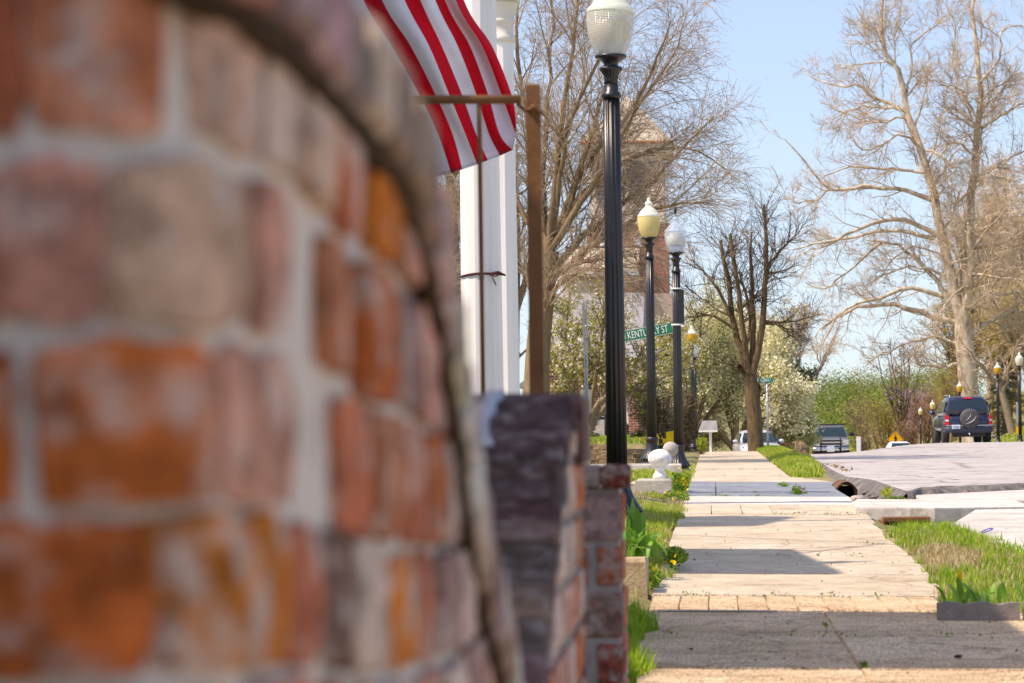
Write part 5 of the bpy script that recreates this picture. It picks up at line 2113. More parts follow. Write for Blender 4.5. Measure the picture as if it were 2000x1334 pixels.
wh = thing('white_house', 'pale sided house showing between the trunk and the brown post', 'house', (-6, 110, 0))
yw = 110.0
a, b = W(1020, 700, yw)[0], W(1092, 700, yw)[0]
for k in range(14):
    z0 = -.6 + .2 * k
    mb = MB()
    mb.prism([(yw - .035, z0), (yw, z0 + .002), (yw, z0 + .198), (yw - .012, z0 + .198)], 0, a, b)
    mb.part('plank', M['siding'], wh)
MB().box(a, b, yw + .002, yw + 6, -.8, 2.2).part('wall', M['siding'], wh)
MB().prism([(a - .3, 2.2), (b + .2, 2.2), ((a + b) / 2, 2.9)], 1, yw - .4, yw + 6.4).part('roof', M['roof_grey'], wh)
window_unit(wh, yw - .04, W(1070, 700, yw)[0], W(1078, 700, yw)[0], .6, 2.3, 1, M['black'], 'y')

YC = 150.0
ch = thing('church_tower', 'brick church tower with pale belfry and pointed roof behind bare branches', 'church', (W(1225, 600, YC)[0], YC, 0))


def cx_(px):
    return W(px, 500, YC)[0]


def cz_(py):
    return W(1225, py, YC)[2]


xl, xr_ = cx_(1148), cx_(1305)
wd_ = xr_ - xl
MB().box(xl, xr_, YC, YC + wd_, -2, cz_(438)).part('tower', M['brick_tower'], ch)
MB().box(xl - .1, xr_ + .12, YC - .12, YC + wd_ + .12, cz_(438) + .002, cz_(432), .03).part('band', M['cream_paint'], ch)
bf = MB().box(xl + .15, xr_ - .15, YC + .15, YC + wd_ - .15, cz_(432) + .002, cz_(300)).part('belfry', mat('belfry_render', [(.58, .46, .39), (.72, .61, .53)], 1.5, 6, .9), ch)
for px in (1165, 1228):
    x0, x1 = cx_(px), cx_(px + 34)
    mb = MB()
    poly = [(x0, cz_(395)), (x1, cz_(395)), (x1, cz_(330))] + [((x0 + x1) / 2 + (x1 - x0) / 2 * math.cos(q), cz_(330) + (x1 - x0) / 2 * math.sin(q)) for q in np.linspace(.2, PI - .2, 7)] + [(x0, cz_(330))]
    mb.prism(poly, 1, YC + .10, YC + .149)
    lv = mb.part('louvre', mat('louvre_wood', [(.20, .18, .16), (.27, .25, .23)], 3, 4, .9, stretch=(1, 1, 14)), ch)
    sb = MB()
    for k in range(9):
        z = cz_(393 - 8 * k)
        sb.box(x0 + .03, x1 - .03, YC + .06, YC + .0995, z, z + .05)
    ob('slat', sb.mesh('slat', ch.location), M['roof_grey'], lv)
MB().box(xl - .28, xr_ + .30, YC - .30, YC + wd_ + .3, cz_(300) + .002, cz_(281), .04).part('cornice', M['roof_pale'], ch)
MB().box(xl - .34, xr_ + .36, YC - .36, YC + wd_ + .36, cz_(281) + .002, cz_(276), .02).part('gutter', M['terracotta'], ch)
mb = MB()
e = .3
ap = ((xl + xr_) / 2, YC + wd_ / 2, cz_(178))
q = [(xl - e, YC - e, cz_(276) + .003), (xr_ + e, YC - e, cz_(276) + .003), (xr_ + e, YC + wd_ + e, cz_(276) + .003), (xl - e, YC + wd_ + e, cz_(276) + .003)]
mb.add(q + [ap], [(0, 1, 4), (1, 2, 4), (2, 3, 4), (3, 0, 4), (3, 2, 1, 0)])
mb.part('roof', M['roof_pale'], ch)
# nave front with pale gable roof before the tower
MB().box(cx_(1108), cx_(1248), YC - 6, YC - .02, -2, cz_(548)).part('nave_wall', M['tower_stone'], ch)
mb = MB()
mb.prism([(YC - 6.4, cz_(545)), (YC - .03, cz_(545)), (YC - .03, cz_(484))], 0, cx_(1104), cx_(1250))
mb.part('nave_roof', M['roof_pale'], ch)
MB().box(cx_(1102), cx_(1252), YC - 6.55, YC - 6.402, cz_(550), cz_(541)).part('fascia', M['siding'], ch)
MB().box(cx_(1104), cx_(1250), YC - .06, YC - .031, cz_(486), cz_(480)).part('flashing', M['black'], ch)
MB().box(cx_(1222), cx_(1246), YC - 6.2, YC - 6.01, -2, cz_(568)).part('brick_pier', M['brick_tower'], ch)
MB().box(cx_(1246), cx_(1318), YC - 5, YC - .03, -2, cz_(582)).part('annexe', M['tower_stone'], ch)
for px in (1172, 1195, 1238):
    x0, x1 = cx_(px), cx_(px + 15)
    mb = MB()
    mb.prism([(x0, cz_(482)), (x1, cz_(482)), (x1, cz_(460))] + [((x0 + x1) / 2 + (x1 - x0) / 2 * math.cos(q), cz_(460) + (x1 - x0) / 2 * math.sin(q)) for q in np.linspace(.3, PI - .3, 6)] + [(x0, cz_(460))], 1, YC - .03, YC - .002)
    mb.part('arched_window', M['siding'], ch)


# ------------------------------------------------------------------ vehicles
def rrect(hw, z0, z1, y, n=3.6, taper=0., seg=24, zoff=0.):
    zc, hz_ = (z0 + z1) / 2, (z1 - z0) / 2
    out = []
    for k in range(seg):
        a = 2 * PI * (k + .5) / seg
        c, s_ = math.cos(a), math.sin(a)
        x = math.copysign(abs(c) ** (2 / n), c)
        z = math.copysign(abs(s_) ** (2 / n), s_)
        zz = zc + hz_ * z
        out.append((hw * x * (1 - taper * (z + 1) / 2), y, zz))
    return out


def plan(z, y0, y1, hw, n=5., seg=28, hw_f=None):
    out = []
    hf = hw if hw_f is None else hw_f
    for k in range(seg):
        a = 2 * PI * (k + .5) / seg
        c, s_ = math.cos(a), math.sin(a)
        yy = math.copysign(abs(s_) ** (2 / n), s_)
        h = hw + (hf - hw) * (yy + 1) / 2
        out.append((h * math.copysign(abs(c) ** (2 / n), c), (y0 + y1) / 2 + (y1 - y0) / 2 * yy, z))
    return out


def wheel(parent, x, y, r, wdt, rim):
    t = MB()
    prof = [(r * .62, -wdt / 2), (r * .93, -wdt / 2), (r, -wdt / 2 + .03), (r, wdt / 2 - .03), (r * .93, wdt / 2), (r * .62, wdt / 2)]
    t.lathe(prof, 26)
    t.v = [(x + p[2], y + p[0], r + p[1]) for p in t.v]
    w_ = t.lpart('wheel', M['rubber'], parent)
    rm = MB()
    rm.lathe([(.02, -wdt / 2 * .8), (r * .6, -wdt / 2 * .7), (r * .6, wdt / 2 * .7), (.02, wdt / 2 * .8)], 18)
    rm.v = [(x + p[2], y + p[0], r + p[1]) for p in rm.v]
    ob('rim', rm.mesh('rim'), rim, w_)
    return w_


def quad_on(parent, name, pts, m, out=(0, -1, 0), th=.012):
    mb = MB()
    o = np.array(out, float) * th
    p = [np.array(q, float) for q in pts]
    n = len(p)
    v = [q + o for q in p] + [q - o * .5 for q in p]
    mb.add(v, [tuple(range(n)), tuple(range(n, 2 * n))[::-1]] + [(i, i + n, (i + 1) % n + n, (i + 1) % n) for i in range(n)])
    return mb.lpart(name, m, parent)


# dark blue off-roader seen from behind; local y = 0 at the rear bumper, + forwards
YJ = 104.5
pj = W(1893, 870, YJ)
jp = thing('offroad_car', 'dark blue off-road car with a covered spare wheel on its tailgate', 'car', (pj[0], YJ, float(gz(pj[0], YJ)) + .02), None, math.radians(2.5))
b = MB()
b.loft([rrect(.80, .52, .95, .02), rrect(.86, .46, 1.04, .10, 4), rrect(.90, .42, 1.10, .5, 5), rrect(.905, .40, 1.12, 2.4, 5), rrect(.90, .42, 1.10, 3.1, 5), rrect(.87, .42, 1.04, 4.0, 4), rrect(.78, .5, .9, 4.35)])
b.loft([plan(1.05, .10, 3.2, .875, 6), plan(1.30, .14, 2.85, .835, 6), plan(1.60, .26, 2.45, .735, 5), plan(1.70, .34, 2.25, .685, 4), plan(1.745, .6, 2.0, .55, 3)])
b.lpart('body', M['paint_blue'], jp)
quad_on(jp, 'rear_window', [(-.72, .135, 1.14), (.72, .135, 1.14), (.74, .13, 1.28), (.66, .245, 1.62), (-.66, .245, 1.62), (-.74, .13, 1.28)], M['glass_dark'])
for s_ in (-1, 1):
    quad_on(jp, 'side_window', [(s_ * .862, .5, 1.16), (s_ * .862, 2.6, 1.16), (s_ * .765, 2.3, 1.56), (s_ * .765, .55, 1.56)][::s_], M['glass_dark'], (s_, 0, 0))
    tl = quad_on(jp, 'tail_light', [(s_ * .73, .03, .70), (s_ * .87, .09, .70), (s_ * .875, .09, 1.06), (s_ * .74, .045, 1.06)][::s_], M['red_lens'], (0, -1, 0), .04)
    q_ = MB()
    a = [(s_ * .745, -.015, .84), (s_ * .86, .045, .84), (s_ * .862, .045, .90), (s_ * .75, -.01, .90)][::s_]
    q_.add(a, [(0, 1, 2, 3)])
    ob('reverse_lens', q_.mesh('reverse_lens'), M['clear_lens'], tl)
    m_ = MB()
    m_.ball((s_ * 1.03, 2.65, 1.15), .12, 12, 8, .8)
    m_.box(s_ * .97 - .08, s_ * .97 + .08, 2.64, 2.70, 1.10, 1.14)
    m_.lpart('mirror', M['black'] if s_ > 0 else M['paint_blue'], jp)
    MB().tube([(s_ * .62, .55, 1.70), (s_ * .62, .62, 1.79), (s_ * .62, 2.1, 1.79), (s_ * .62, 2.2, 1.70)], .022, 8).lpart('roof_rail', M['steel'], jp)
    for y_ in (.85, 3.35):
        wheel(jp, s_ * .77, y_, .36, .24, M['steel'])
quad_on(jp, 'brake_light', [(-.17, .31, 1.665), (.17, .31, 1.665), (.16, .34, 1.71), (-.16, .34, 1.71)], M['red_lens'], th=.03)
bm_ = MB()
bm_.loft([[(x * .96, -.05 + .05 * abs(x) ** 3, z) for x in (1,)][0:0] or rrect(.86, .42, .66, -.10, 5), rrect(.90, .40, .68, .0, 5), rrect(.915, .40, .68, .42, 5)])
bm_.lpart('bumper', plain('bumper_plastic', (.035, .045, .075), .5), jp)
MB().box(-.86, .86, -.09, .02, .66, .70, .012).lpart('bumper_strip', M['chrome'], jp)
sw = MB()
sw.lathe([(.05, -.26), (.30, -.25), (.355, -.22), (.37, -.17), (.37, -.04), (.33, 0)], 36)
sw.v = [(.03 + p[0], p[2] + .07 - .02, .93 + p[1]) for p in sw.v]
cvv = sw.lpart('spare_wheel_cover', M['vinyl'], jp)
cm = MB()
cm.tube([(-.13, -.205, .86), (-.04, -.215, .93), (.03, -.215, 1.02), (.06, -.205, 1.16)], [.006, .012, .012, .005], 6)
cm.tube([(-.12, -.21, .74), (.03, -.215, .79), (.17, -.212, .88), (.25, -.2, 1.02)], [.006, .016, .016, .006], 6)
ob('crease_highlight', cm.mesh('crease_highlight'), plain('vinyl_shine', (.45, .45, .45), .4), cvv)  # pale streaks paint the highlights along folds of the cover
lp_ = quad_on(jp, 'license_plate', [(-.64, -.02, .56), (-.34, -.04, .56), (-.34, -.04, .71), (-.64, -.02, .71)], M['plate'], th=.10)
b = MB()
b.box(-.60, -.38, -.148, -.143, .605, .65)
ob('plate_number', b.mesh('plate_number'), plain('plate_blue', (.15, .25, .45), .5), lp_)
MB().box(.34, .70, .10, .135, 1.03, 1.06).lpart('handle', M['paint_blue'], jp)
MB().box(-.60, .60, .0, .25, .26, .42, .02).lpart('tow_frame', M['rubber'], jp)
MB().box(-.52, -.36, .03, .062, .86, .92).lpart('badge', M['chrome'], jp)
MB().box(.46, .62, .03, .062, .86, .92).lpart('badge', M['chrome'], jp)
MB().tube([(0, .0, .33), (0, -.16, .33), (0, -.16, .40)], .03, 8).lpart('tow_hitch', M['chrome'], jp)

# grey pickup coming towards the camera: local y = 0 at its grille, + backwards
YT = 150.0
pt_ = W(1623, 880, YT)
tk = thing('pickup_truck', 'slate grey pickup truck with chrome bumper and grille guard driving towards the camera', 'truck', (pt_[0], YT, W(1623, 829, YT)[2] - 1.90), None, math.radians(-2))
b = MB()
b.loft([rrect(.88, .62, 1.10, .0, 5), rrect(.95, .50, 1.17, .12, 5), rrect(.985, .46, 1.22, .7, 6), rrect(.99, .46, 1.27, 1.5, 6), rrect(.99, .46, 1.24, 3.2, 6), rrect(.99, .46, 1.30, 5.6, 7)])
b.loft([plan(1.20, 1.05, 3.4, .93, 7), plan(1.42, 1.38, 3.35, .89, 7), plan(1.74, 1.85, 3.2, .76, 6), plan(1.82, 2.0, 3.1, .70, 5), plan(1.85, 2.2, 2.9, .5, 4)])
b.lpart('body', M['paint_slate'], tk)
quad_on(tk, 'windscreen', [(.80, 1.16, 1.25), (-.80, 1.16, 1.25), (-.80, 1.35, 1.42), (-.68, 1.84, 1.74), (.68, 1.84, 1.74), (.80, 1.35, 1.42)][::-1], M['glass_blue'], th=.03)
gr = MB()
gr.box(-.56, .56, -.05, .06, .78, 1.12, .02)
gr_o = gr.lpart('grille', M['black'], tk)
for z in (.80, .955, 1.10):
    mb = MB()
    mb.box(-.58, .58, -.075, -.051, z - (.035 if z == .955 else .016), z + (.035 if z == .955 else .016))
    ob('grille_bar', mb.mesh('grille_bar'), M['chrome'], gr_o)
mb = MB()
mb.prism([(-.13, .94), (-.04, .94), (-.04, .915), (.04, .915), (.04, .94), (.13, .94), (.13, .975), (.04, .975), (.04, 1.0), (-.04, 1.0), (-.04, .975), (-.13, .975)], 1, -.095, -.0755)
ob('badge', mb.mesh('badge'), plain('badge_grey', (.55, .55, .55), .3, .5, .8), gr_o)
for s_ in (-1, 1):
    hl = quad_on(tk, 'headlight', [(s_ * .60, .0, .78), (s_ * .93, .06, .80), (s_ * .94, .06, 1.08), (s_ * .60, .0, 1.10)][::s_], M['clear_lens'], th=.05)
    mb = MB()
    mb.box(s_ * .77 - .165, s_ * .77 + .165, -.060, -.040, .93, .955)
    ob('lens_bar', mb.mesh('lens_bar'), M['chrome'], hl)
    m_ = MB()
    m_.box(s_ * 1.12 - .12, s_ * 1.12 + .12, 1.25, 1.36, 1.26, 1.46, .03)
    m_.box(s_ * .98 - .05, s_ * .98 + .05, 1.3, 1.34, 1.30, 1.36)
    m_.lpart('mirror', M['black'] if s_ > 0 else M['paint_silver'], tk)
    for y_ in (.95, 4.4):
        wheel(tk, s_ * .86, y_, .38, .26, M['steel'])
    mb = MB()
    mb.tube([(s_ * .52, -.18, .38), (s_ * .52, -.20, .9), (s_ * .50, -.15, 1.14), (s_ * .48, -.05, 1.2)], .035, 8)
    mb.lpart('guard_bar', M['black'], tk)
bmp = MB()
bmp.loft([rrect(.93, .52, .70, -.14, 5), rrect(.985, .50, .72, -.02, 5), rrect(1.0, .50, .72, .35, 5)])
bmp.lpart('bumper', M['chrome'], tk)
MB().box(-.80, .80, -.10, .1, .34, .50, .03).lpart('lower_bumper', M['black'], tk)
quad_on(tk, 'license_plate', [(-.20, -.16, .46), (.18, -.16, .46), (.18, -.16, .78), (-.20, -.16, .78)], M['plate'], th=.03)
MB().box(-.80, .80, 2.05, 2.2, 1.86, 1.93, .02).lpart('light_bar', M['black'], tk)

# silver hatchback parked facing the camera
YK = 122.0
pk = W(1489, 880, YK)
sc_ = thing('silver_car', 'silver car parked behind the tree trunk, facing the camera', 'car', (pk[0], YK, W(1489, 840, YK)[2] - 1.52), None, math.radians(6))
b = MB()
b.loft([rrect(.70, .42, .72, .0, 3), rrect(.82, .30, .82, .10, 4), rrect(.89, .26, .92, .5, 4.5), rrect(.91, .24, 1.0, 1.2, 5), rrect(.91, .24, 1.02, 3.4, 5), rrect(.82, .3, .98, 4.2, 4)])
b.loft([plan(.93, .85, 4.1, .86, 5), plan(1.15, 1.25, 3.95, .80, 5), plan(1.42, 1.85, 3.5, .66, 4), plan(1.49, 2.1, 3.2, .58, 3.4), plan(1.515, 2.3, 3.0, .4, 3)])
b.lpart('body', M['paint_silver'], sc_)
quad_on(sc_, 'windscreen', [(-.74, .98, .99), (.74, .98, .99), (.71, 1.28, 1.16), (.57, 1.86, 1.41), (-.57, 1.86, 1.41), (-.71, 1.28, 1.16)], M['glass_blue'], th=.05)
for s_ in (-1, 1):
    quad_on(sc_, 'side_window', [(s_ * .85, 1.4, 1.02), (s_ * .85, 3.4, 1.02), (s_ * .69, 3.2, 1.38), (s_ * .69, 1.95, 1.38)][::s_], M['glass_blue'], (s_, 0, 0), .02)
    quad_on(sc_, 'headlight', [(s_ * .50, .03, .62), (s_ * .80, .16, .66), (s_ * .83, .30, .80), (s_ * .62, .16, .74)][::s_], M['glass_dark'], (0, -.8, .3), .04)
    m_ = MB()
    m_.ball((s_ * 1.0, 1.35, 1.04), .12, 12, 8, .7)
    m_.lpart('mirror', M['paint_silver'], sc_)
    for y_ in (.85, 3.4):
        wheel(sc_, s_ * .80, y_, .32, .21, M['steel'])
quad_on(sc_, 'grille', [(-.40, .0, .42), (.40, .0, .42), (.46, .02, .58), (-.46, .02, .58)], M['black'], th=.05)
# red car behind it, mostly hidden
YK2 = 129.0
pk2 = W(1491, 880, YK2)
rc = sc_.copy()
COL.objects.link(rc)
for chd in list(sc_.children):
    c = chd.copy()
    COL.objects.link(c)
    c.parent = rc
    if chd.name.split('.')[0] in ('body', 'mirror'):
        c.data = chd.data.copy()
        c.data.materials[0] = M.setdefault('paint_red', car_paint('red_paint', (.42, .012, .012)))
    for g_ in chd.children:
        d = g_.copy()
        COL.objects.link(d)
        d.parent = c
rc['label'] = 'red car almost wholly hidden behind the silver one, one mirror showing'
rc.location = (pk2[0] + .12, YK2, sc_.location[2] - .22)

# white car going away over the crest, only its roof and rear window in view
YU = 188.0
pu = W(1762, 866, YU)
wc = thing('white_car', 'white car beyond the crest of the road, only its roof showing', 'car', (pu[0], YU, W(1762, 862.5, YU)[2] - 1.46), None, math.radians(3))
b = MB()
b.loft([rrect(.74, .45, .85, .0, 3.4), rrect(.85, .32, .96, .15, 4), rrect(.90, .28, 1.0, .8, 5), rrect(.90, .28, .98, 3.2, 5), rrect(.84, .3, .85, 4.2, 4), rrect(.7, .4, .7, 4.5, 3)])
b.loft([plan(.92, .25, 3.4, .86, 5), plan(1.12, .55, 3.05, .80, 5), plan(1.38, 1.05, 2.5, .66, 4), plan(1.44, 1.3, 2.3, .56, 3.4), plan(1.46, 1.5, 2.1, .4, 3)])
b.lpart('body', M['paint_white'], wc)
quad_on(wc, 'rear_window', [(-.68, .50, 1.06), (.68, .50, 1.06), (.57, 1.04, 1.36), (-.57, 1.04, 1.36)], M['glass_blue'], th=.05)
for s_ in (-1, 1):
    quad_on(wc, 'tail_light', [(s_ * .62, .05, .74), (s_ * .82, .10, .74), (s_ * .82, .12, .92), (s_ * .62, .08, .92)][::s_], M['red_lens'], th=.05)
    for y_ in (.85, 3.4):
        wheel(wc, s_ * .78, y_, .32, .21, M['steel'])

# ------------------------------------------------------------------ stump, weeds, flowers, litter
YM = 66.0
st_ = thing('tree_stump', 'weathered split brown stump with a side root on the grass strip', 'stump', (W(1562, 893, YM)[0], YM, .03))
g4 = np.random.default_rng(3)
b = MB()
rings = []
for z, r, dx in ((-.1, .26, -.02), (.05, .22, .0), (.14, .20, .03), (.22, .19, .02), (.30, .15, -.02), (.34, .10, -.05)):
    ring = []
    for k in range(18):
        a = 2 * PI * k / 18
        rr = r * (1 + .25 * math.sin(3 * a + z * 9) + g4.uniform(-.2, .2))
        ring.append((dx + rr * math.cos(a), rr * .8 * math.sin(a), z + .05 * math.sin(a * 2 + 1) + g4.uniform(-.02, .02)))
    rings.append(ring)
b.loft(rings, smooth=False)
st_.scale = (.8, .8, .88)
b.lpart('stump', M['bark_brown'], st_)
b = MB()
b.tube([(-.10, -.1, .06), (-.24, -.15, .05), (-.36, -.16, .06), (-.42, -.14, .10)], [.10, .085, .07, .05], 9)
b.tube([(.1, -.1, .1), (.2, -.16, .02), (.3, -.2, -.04)], [.08, .06, .04], 8)
b.lpart('root', M['bark_dark'], st_)


def weed(name, label, pos, r, n, m, size, seed, flowers=None, nf=0):
    g = np.random.default_rng(seed)
    P = blob_pts(n, pos, r, g, .2)
    P = P[P[:, 2] > pos[2] - r[2] * .5]
    t = thing(name, label, 'plant', pos)
    leaves('foliage', m, P, size, seed, t, pos)
    if flowers:
        Q = blob_pts(nf, (pos[0], pos[1], pos[2] + r[2] * .35), (r[0], r[1], r[2] * .8), g, .8)
        leaves('flower', flowers, Q, (size[1] * .5, size[1] * .9), seed + 1, t, pos, .9, 'stuff')
    return t


def gpos(px, py, dz=.05):
    Y = F * EYE / (sr * (px - 1392) + cr * (py - 815))
    p = W(px, py, Y)
    return (p[0], p[1], float(gz(p[0], p[1])) + dz)


weed('flowering_weed', 'tall weed patch with yellow flowers right of the white finial block', (W(1330, 950, 36)[0], 36.2, .10), (.20, .9, .20), 700, M['weed'], (.03, .07), 31, M['flower_yellow'], 26)
weed('flowering_weed', 'low weeds with yellow flowers at the foot of the concrete plinth', (W(1322, 975, 32.5)[0], 32.3, .06), (.16, .7, .10), 450, M['weed'], (.02, .05), 32, M['flower_yellow'], 16)
weed('flowering_weed', 'pale green ground cover with purple flowers before the concrete plinth', (W(1268, 975, 32)[0], 32.6, .06), (.32, .7, .05), 900, M['shrub_lime'], (.015, .04), 33, M['flower_purple'], 34)
weed('dandelion', 'dandelion clump spilling onto the pavement below the tulip leaves', (W(1318, 1100, 17.8)[0], 17.8, .07), (.12, .8, .09), 700, M['weed'], (.02, .045), 34, M['flower_yellow'], 16)
weed('dandelion', 'dandelion clump with yellow heads right beside the tan stone block', (W(1277, 1140, 15.9)[0], 15.9, .06), (.055, .4, .10), 420, M['weed'], (.018, .04), 35, M['flower_yellow'], 8)
weed('flowering_weed', 'purple flowered weed growing in the joint of the blue grey slabs', gpos(1560, 962, .03), (.13, .5, .09), 420, M['weed'], (.02, .05), 36, M['flower_purple'], 26)
weed('weed', 'small green weed sprouting at the broken pipe', gpos(1530, 948, .02), (.12, .5, .05), 160, M['weed'], (.02, .04), 37)
weed('weed', 'bright lime weed growing among the rubble in the gutter', (2.12, 35.0, -.02), (.11, .6, .10), 260, M['shrub_lime'], (.02, .05), 38, M['flower_yellow'], 14)
weed('weed', 'dark green weed in the gutter at the lip of the asphalt', (2.12, 32.4, -.03), (.22, .6, .06), 420, M['weed'], (.02, .05), 39)
weed('weed', 'green tuft growing in the long joint of the near slabs', gpos(1688, 1296, .006), (.018, .14, .016), 150, M['weed'], (.008, .018), 40)
weed('weed', 'tiny green tuft halfway along the near slab joint', gpos(1612, 1218, .006), (.013, .22, .012), 110, M['weed'], (.007, .016), 41)
g = np.random.default_rng(77)
P = []
for (xa, xb, y, n) in ((-.2, .75, 34.3, 420), (.0, .6, 35.95, 160), (.55, 1.5, 27.95, 420), (-.3, 1.2, 15.18, 160), (-.2, 1.3, 21.43, 90), (-.3, .5, 12.37, 60), (.5, 1.3, 12.34, 60), (.4, 1.25, 19.6, 80), (-.3, 1.0, 46.3, 90), (0, 1.1, 51.4, 80)):
    cl = g.uniform(xa, xb, max(3, n // 25))
    i = g.integers(0, len(cl), n)
    x = cl[i] + g.normal(0, .035, n)
    yy = y + g.normal(0, .03, n)
    P.append(np.stack([x, yy, gz(x, yy) + g.uniform(-.01, .022, n)], -1))
leaves('joint_weeds', M['weed'], np.concatenate(P)[::2], (.008, .024), 5, kind='stuff')
n = 660
x = np.concatenate([g.uniform(1.75, 2.25, 500), g.normal(2.05, .12, 160)])
yy = np.concatenate([g.uniform(31.5, 36.5, 500), g.uniform(45, 53, 160)])
z = np.concatenate([g.uniform(-.26, -.10, 500), gz(x[500:], yy[500:]) + .02 + g.uniform(0, .03, 160)])
leaves('leaf_litter', M['leaf_litter'], np.stack([x, yy, z], -1), (.03, .08), 6, kind='stuff')
n = 260
x = g.uniform(-.3, 2.2, n)
yy = 9 + 20 * g.random(n) ** 1.5
leaves('pavement_grit', M['leaf_litter'], np.stack([x, yy, gz(x, yy) + .006], -1), (.006, .02), 8, kind='stuff')
P = []
g = np.random.default_rng(79)
for (xa, xb, y, n, sy) in ((-.33, 1.25, 15.18, 900, .022), (-.33, 1.2, 14.02, 260, .012), (-.33, 1.4, 10.77, 420, .02), (-.33, 1.3, 21.43, 360, .02), (-.33, 1.4, 27.95, 420, .03), (-.33, 1.3, 17.32, 160, .01), (-.33, 1.6, 12.36, 200, .01), (-.33, 1.5, 31.02, 300, .02), (-.33, 1.6, 34.3, 500, .03)):
    x = g.uniform(xa, xb, n)
    yy = y + g.normal(0, sy, n) + .02 * np.sin(9 * x)
    P.append(np.stack([x, yy, gz(x, yy) + g.uniform(-.012, .001, n)], -1))
leaves('joint_dirt', M['dirt'], np.concatenate(P), (.004, .012), 15, kind='stuff')
bt = MB()
for k, (px, py) in enumerate(((1872, 1277), (1356, 1096), (1350, 1272))):
    q = gpos(px, py, .008)
    bt.ball((q[0], q[1], q[2]), .016 if k == 0 else .010, 8, 5, .4, .2)
stuff(ob('pebbles', bt.mesh('pebbles'), M['black']))
lq = gpos(1928, 1039, .02)
lp2 = thing('plastic_ring', 'small blue plastic loop lying on the white gutter pavement', 'litter', lq)
mb = MB()
mb.tube([(.045 * math.cos(a), .3 * math.sin(a) * .4, .02 + .015 * math.cos(a)) for a in np.linspace(0, 2 * PI, 16)], .005, 6)
mb.lpart('loop', plain('blue_plastic', (.08, .06, .45), .4), lp2)

# ------------------------------------------------------------------ trees
# 1: the big tree behind the columns, fine drooping twigs
YA = 60.0
ta = Tree('bare_tree', 'tall bare tree with a haze of fine twigs behind the white columns', 'tree', ground_pt(1052, YA), 11, M['bark_brown'], M['twig_tan'])
g = ta.g
tr = [ground_pt(1045, YA), W(1050, 700, YA), W(1062, 580, YA), W(1074, 490, YA)]
ta.limbs([(tr, .30, .20)], sides=12, K=10)
LM = [([(1072, 500), (1050, 380), (1030, 240), (1012, 60), (1000, -140)], 2.), ([(1074, 490), (1085, 330), (1105, 180), (1128, 20), (1140, -160)], -1.5),
      ([(1072, 510), (1110, 400), (1150, 280), (1195, 130), (1225, -60)], 1.5), ([(1074, 490), (1130, 400), (1200, 290), (1270, 150), (1310, 40)], -2.),
      ([(1068, 540), (1150, 450), (1240, 380), (1320, 310), (1395, 225)], 1.), ([(1064, 560), (1140, 490), (1220, 440), (1300, 400), (1390, 395)], -1.),
      ([(1070, 520), (1030, 430), (985, 330), (950, 210), (930, 60)], 1.5), ([(1060, 600), (1010, 520), (960, 450), (900, 400), (840, 380)], 1.),
      ([(1072, 500), (1062, 360), (1068, 200), (1080, 40), (1075, -150)], 3.), ([(1074, 480), (1140, 330), (1230, 220), (1310, 120), (1340, 20)], 3.),
      ([(1068, 545), (1120, 520), (1180, 500), (1230, 500), (1260, 520)], -1.), ([(1076, 470), (1160, 360), (1255, 300), (1340, 290), (1420, 330)], 2.5),
      ([(1060, 620), (1090, 560), (1140, 530), (1190, 525)], -1.2), ([(1076, 480), (1110, 260), (1170, 100), (1200, -60)], -2.5)]
L1 = ta.limbs([([W(x, y, YA + sp * i / len(p)) for i, (x, y) in enumerate(p)], .082 if k < 6 else .066, .010) for k, (p, sp) in enumerate(LM)], K=14, jit=.03, sides=6)
L2 = ta.spawn(L1, 19, (.12, 1), (18, 50), (1.3, 3.0), .5, .10, .02, 8, .42, .007, 5, rmax=.022)
L3 = ta.spawn(L2, 14, (.1, 1), (20, 55), (.5, 1.35), .45, .13, -.03, 6, .5, .0048, 3, rmax=.012)
L4 = ta.spawn(L3, 3, (.2, 1), (20, 60), (.25, .75), .4, .16, -.09, 4, .7, .0036, 3)
ta.build()
ta.leaf('bud', M['shrub_tan'], ta.leafpts(L4, 5000, .02), (.02, .045), 2)

# 1b: slim trunk left of the columns
YB_ = 75.0
tb = Tree('bare_tree', 'slim bare tree with rough trunk seen left of the white columns', 'tree', ground_pt(884, YB_), 12, M['bark_brown'], M['twig_tan'])
t0 = tb.limbs([([ground_pt(885, YB_), W(888, 640, YB_), W(886, 480, YB_), W(880, 330, YB_), W(872, 150, YB_)], .19, .10)], sides=10, K=14)
l1 = tb.spawn(t0, 34, (.15, 1), (30, 70), (1.5, 3.2), .3, .12, .05, 8, .35, .015, 5, rmax=.05, main=True)
l2 = tb.spawn(l1, 12, (.15, 1), (20, 55), (.6, 1.4), .4, .14, 0, 6, .5, .008, 3)
l3 = tb.spawn(l2, 5, (.2, 1), (20, 60), (.3, .8), .4, .16, -.05, 5, .6, .006, 3)
tb.build()
# 1c: another beyond, filling the gap
tcx = Tree('bare_tree', 'bare brown tree far behind, showing between the column and the rusty post', 'tree', ground_pt(1000, 115), 13, M['bark_brown'], M['twig_brown'])
t0 = tcx.limbs([([ground_pt(1000, 115), W(1004, 640, 115), W(1008, 450, 115), W(1000, 300, 115)], .3, .12), ([W(1004, 660, 115), W(960, 500, 115), W(930, 350, 115)], .16, .06), ([W(1004, 620, 115), W(1040, 500, 115), W(1060, 380, 115)], .16, .06), ([W(1002, 700, 115), W(960, 600, 115), W(885, 480, 115), W(860, 380, 115)], .14, .05)], sides=8, K=12)
l1 = tcx.spawn(t0, 14, (.2, 1), (25, 60), (1.8, 4), .4, .12, .04, 7, .4, .02, 4, rmax=.06)
l2 = tcx.spawn(l1, 12, (.15, 1), (20, 55), (.8, 2), .4, .14, 0, 6, .5, .011, 3)
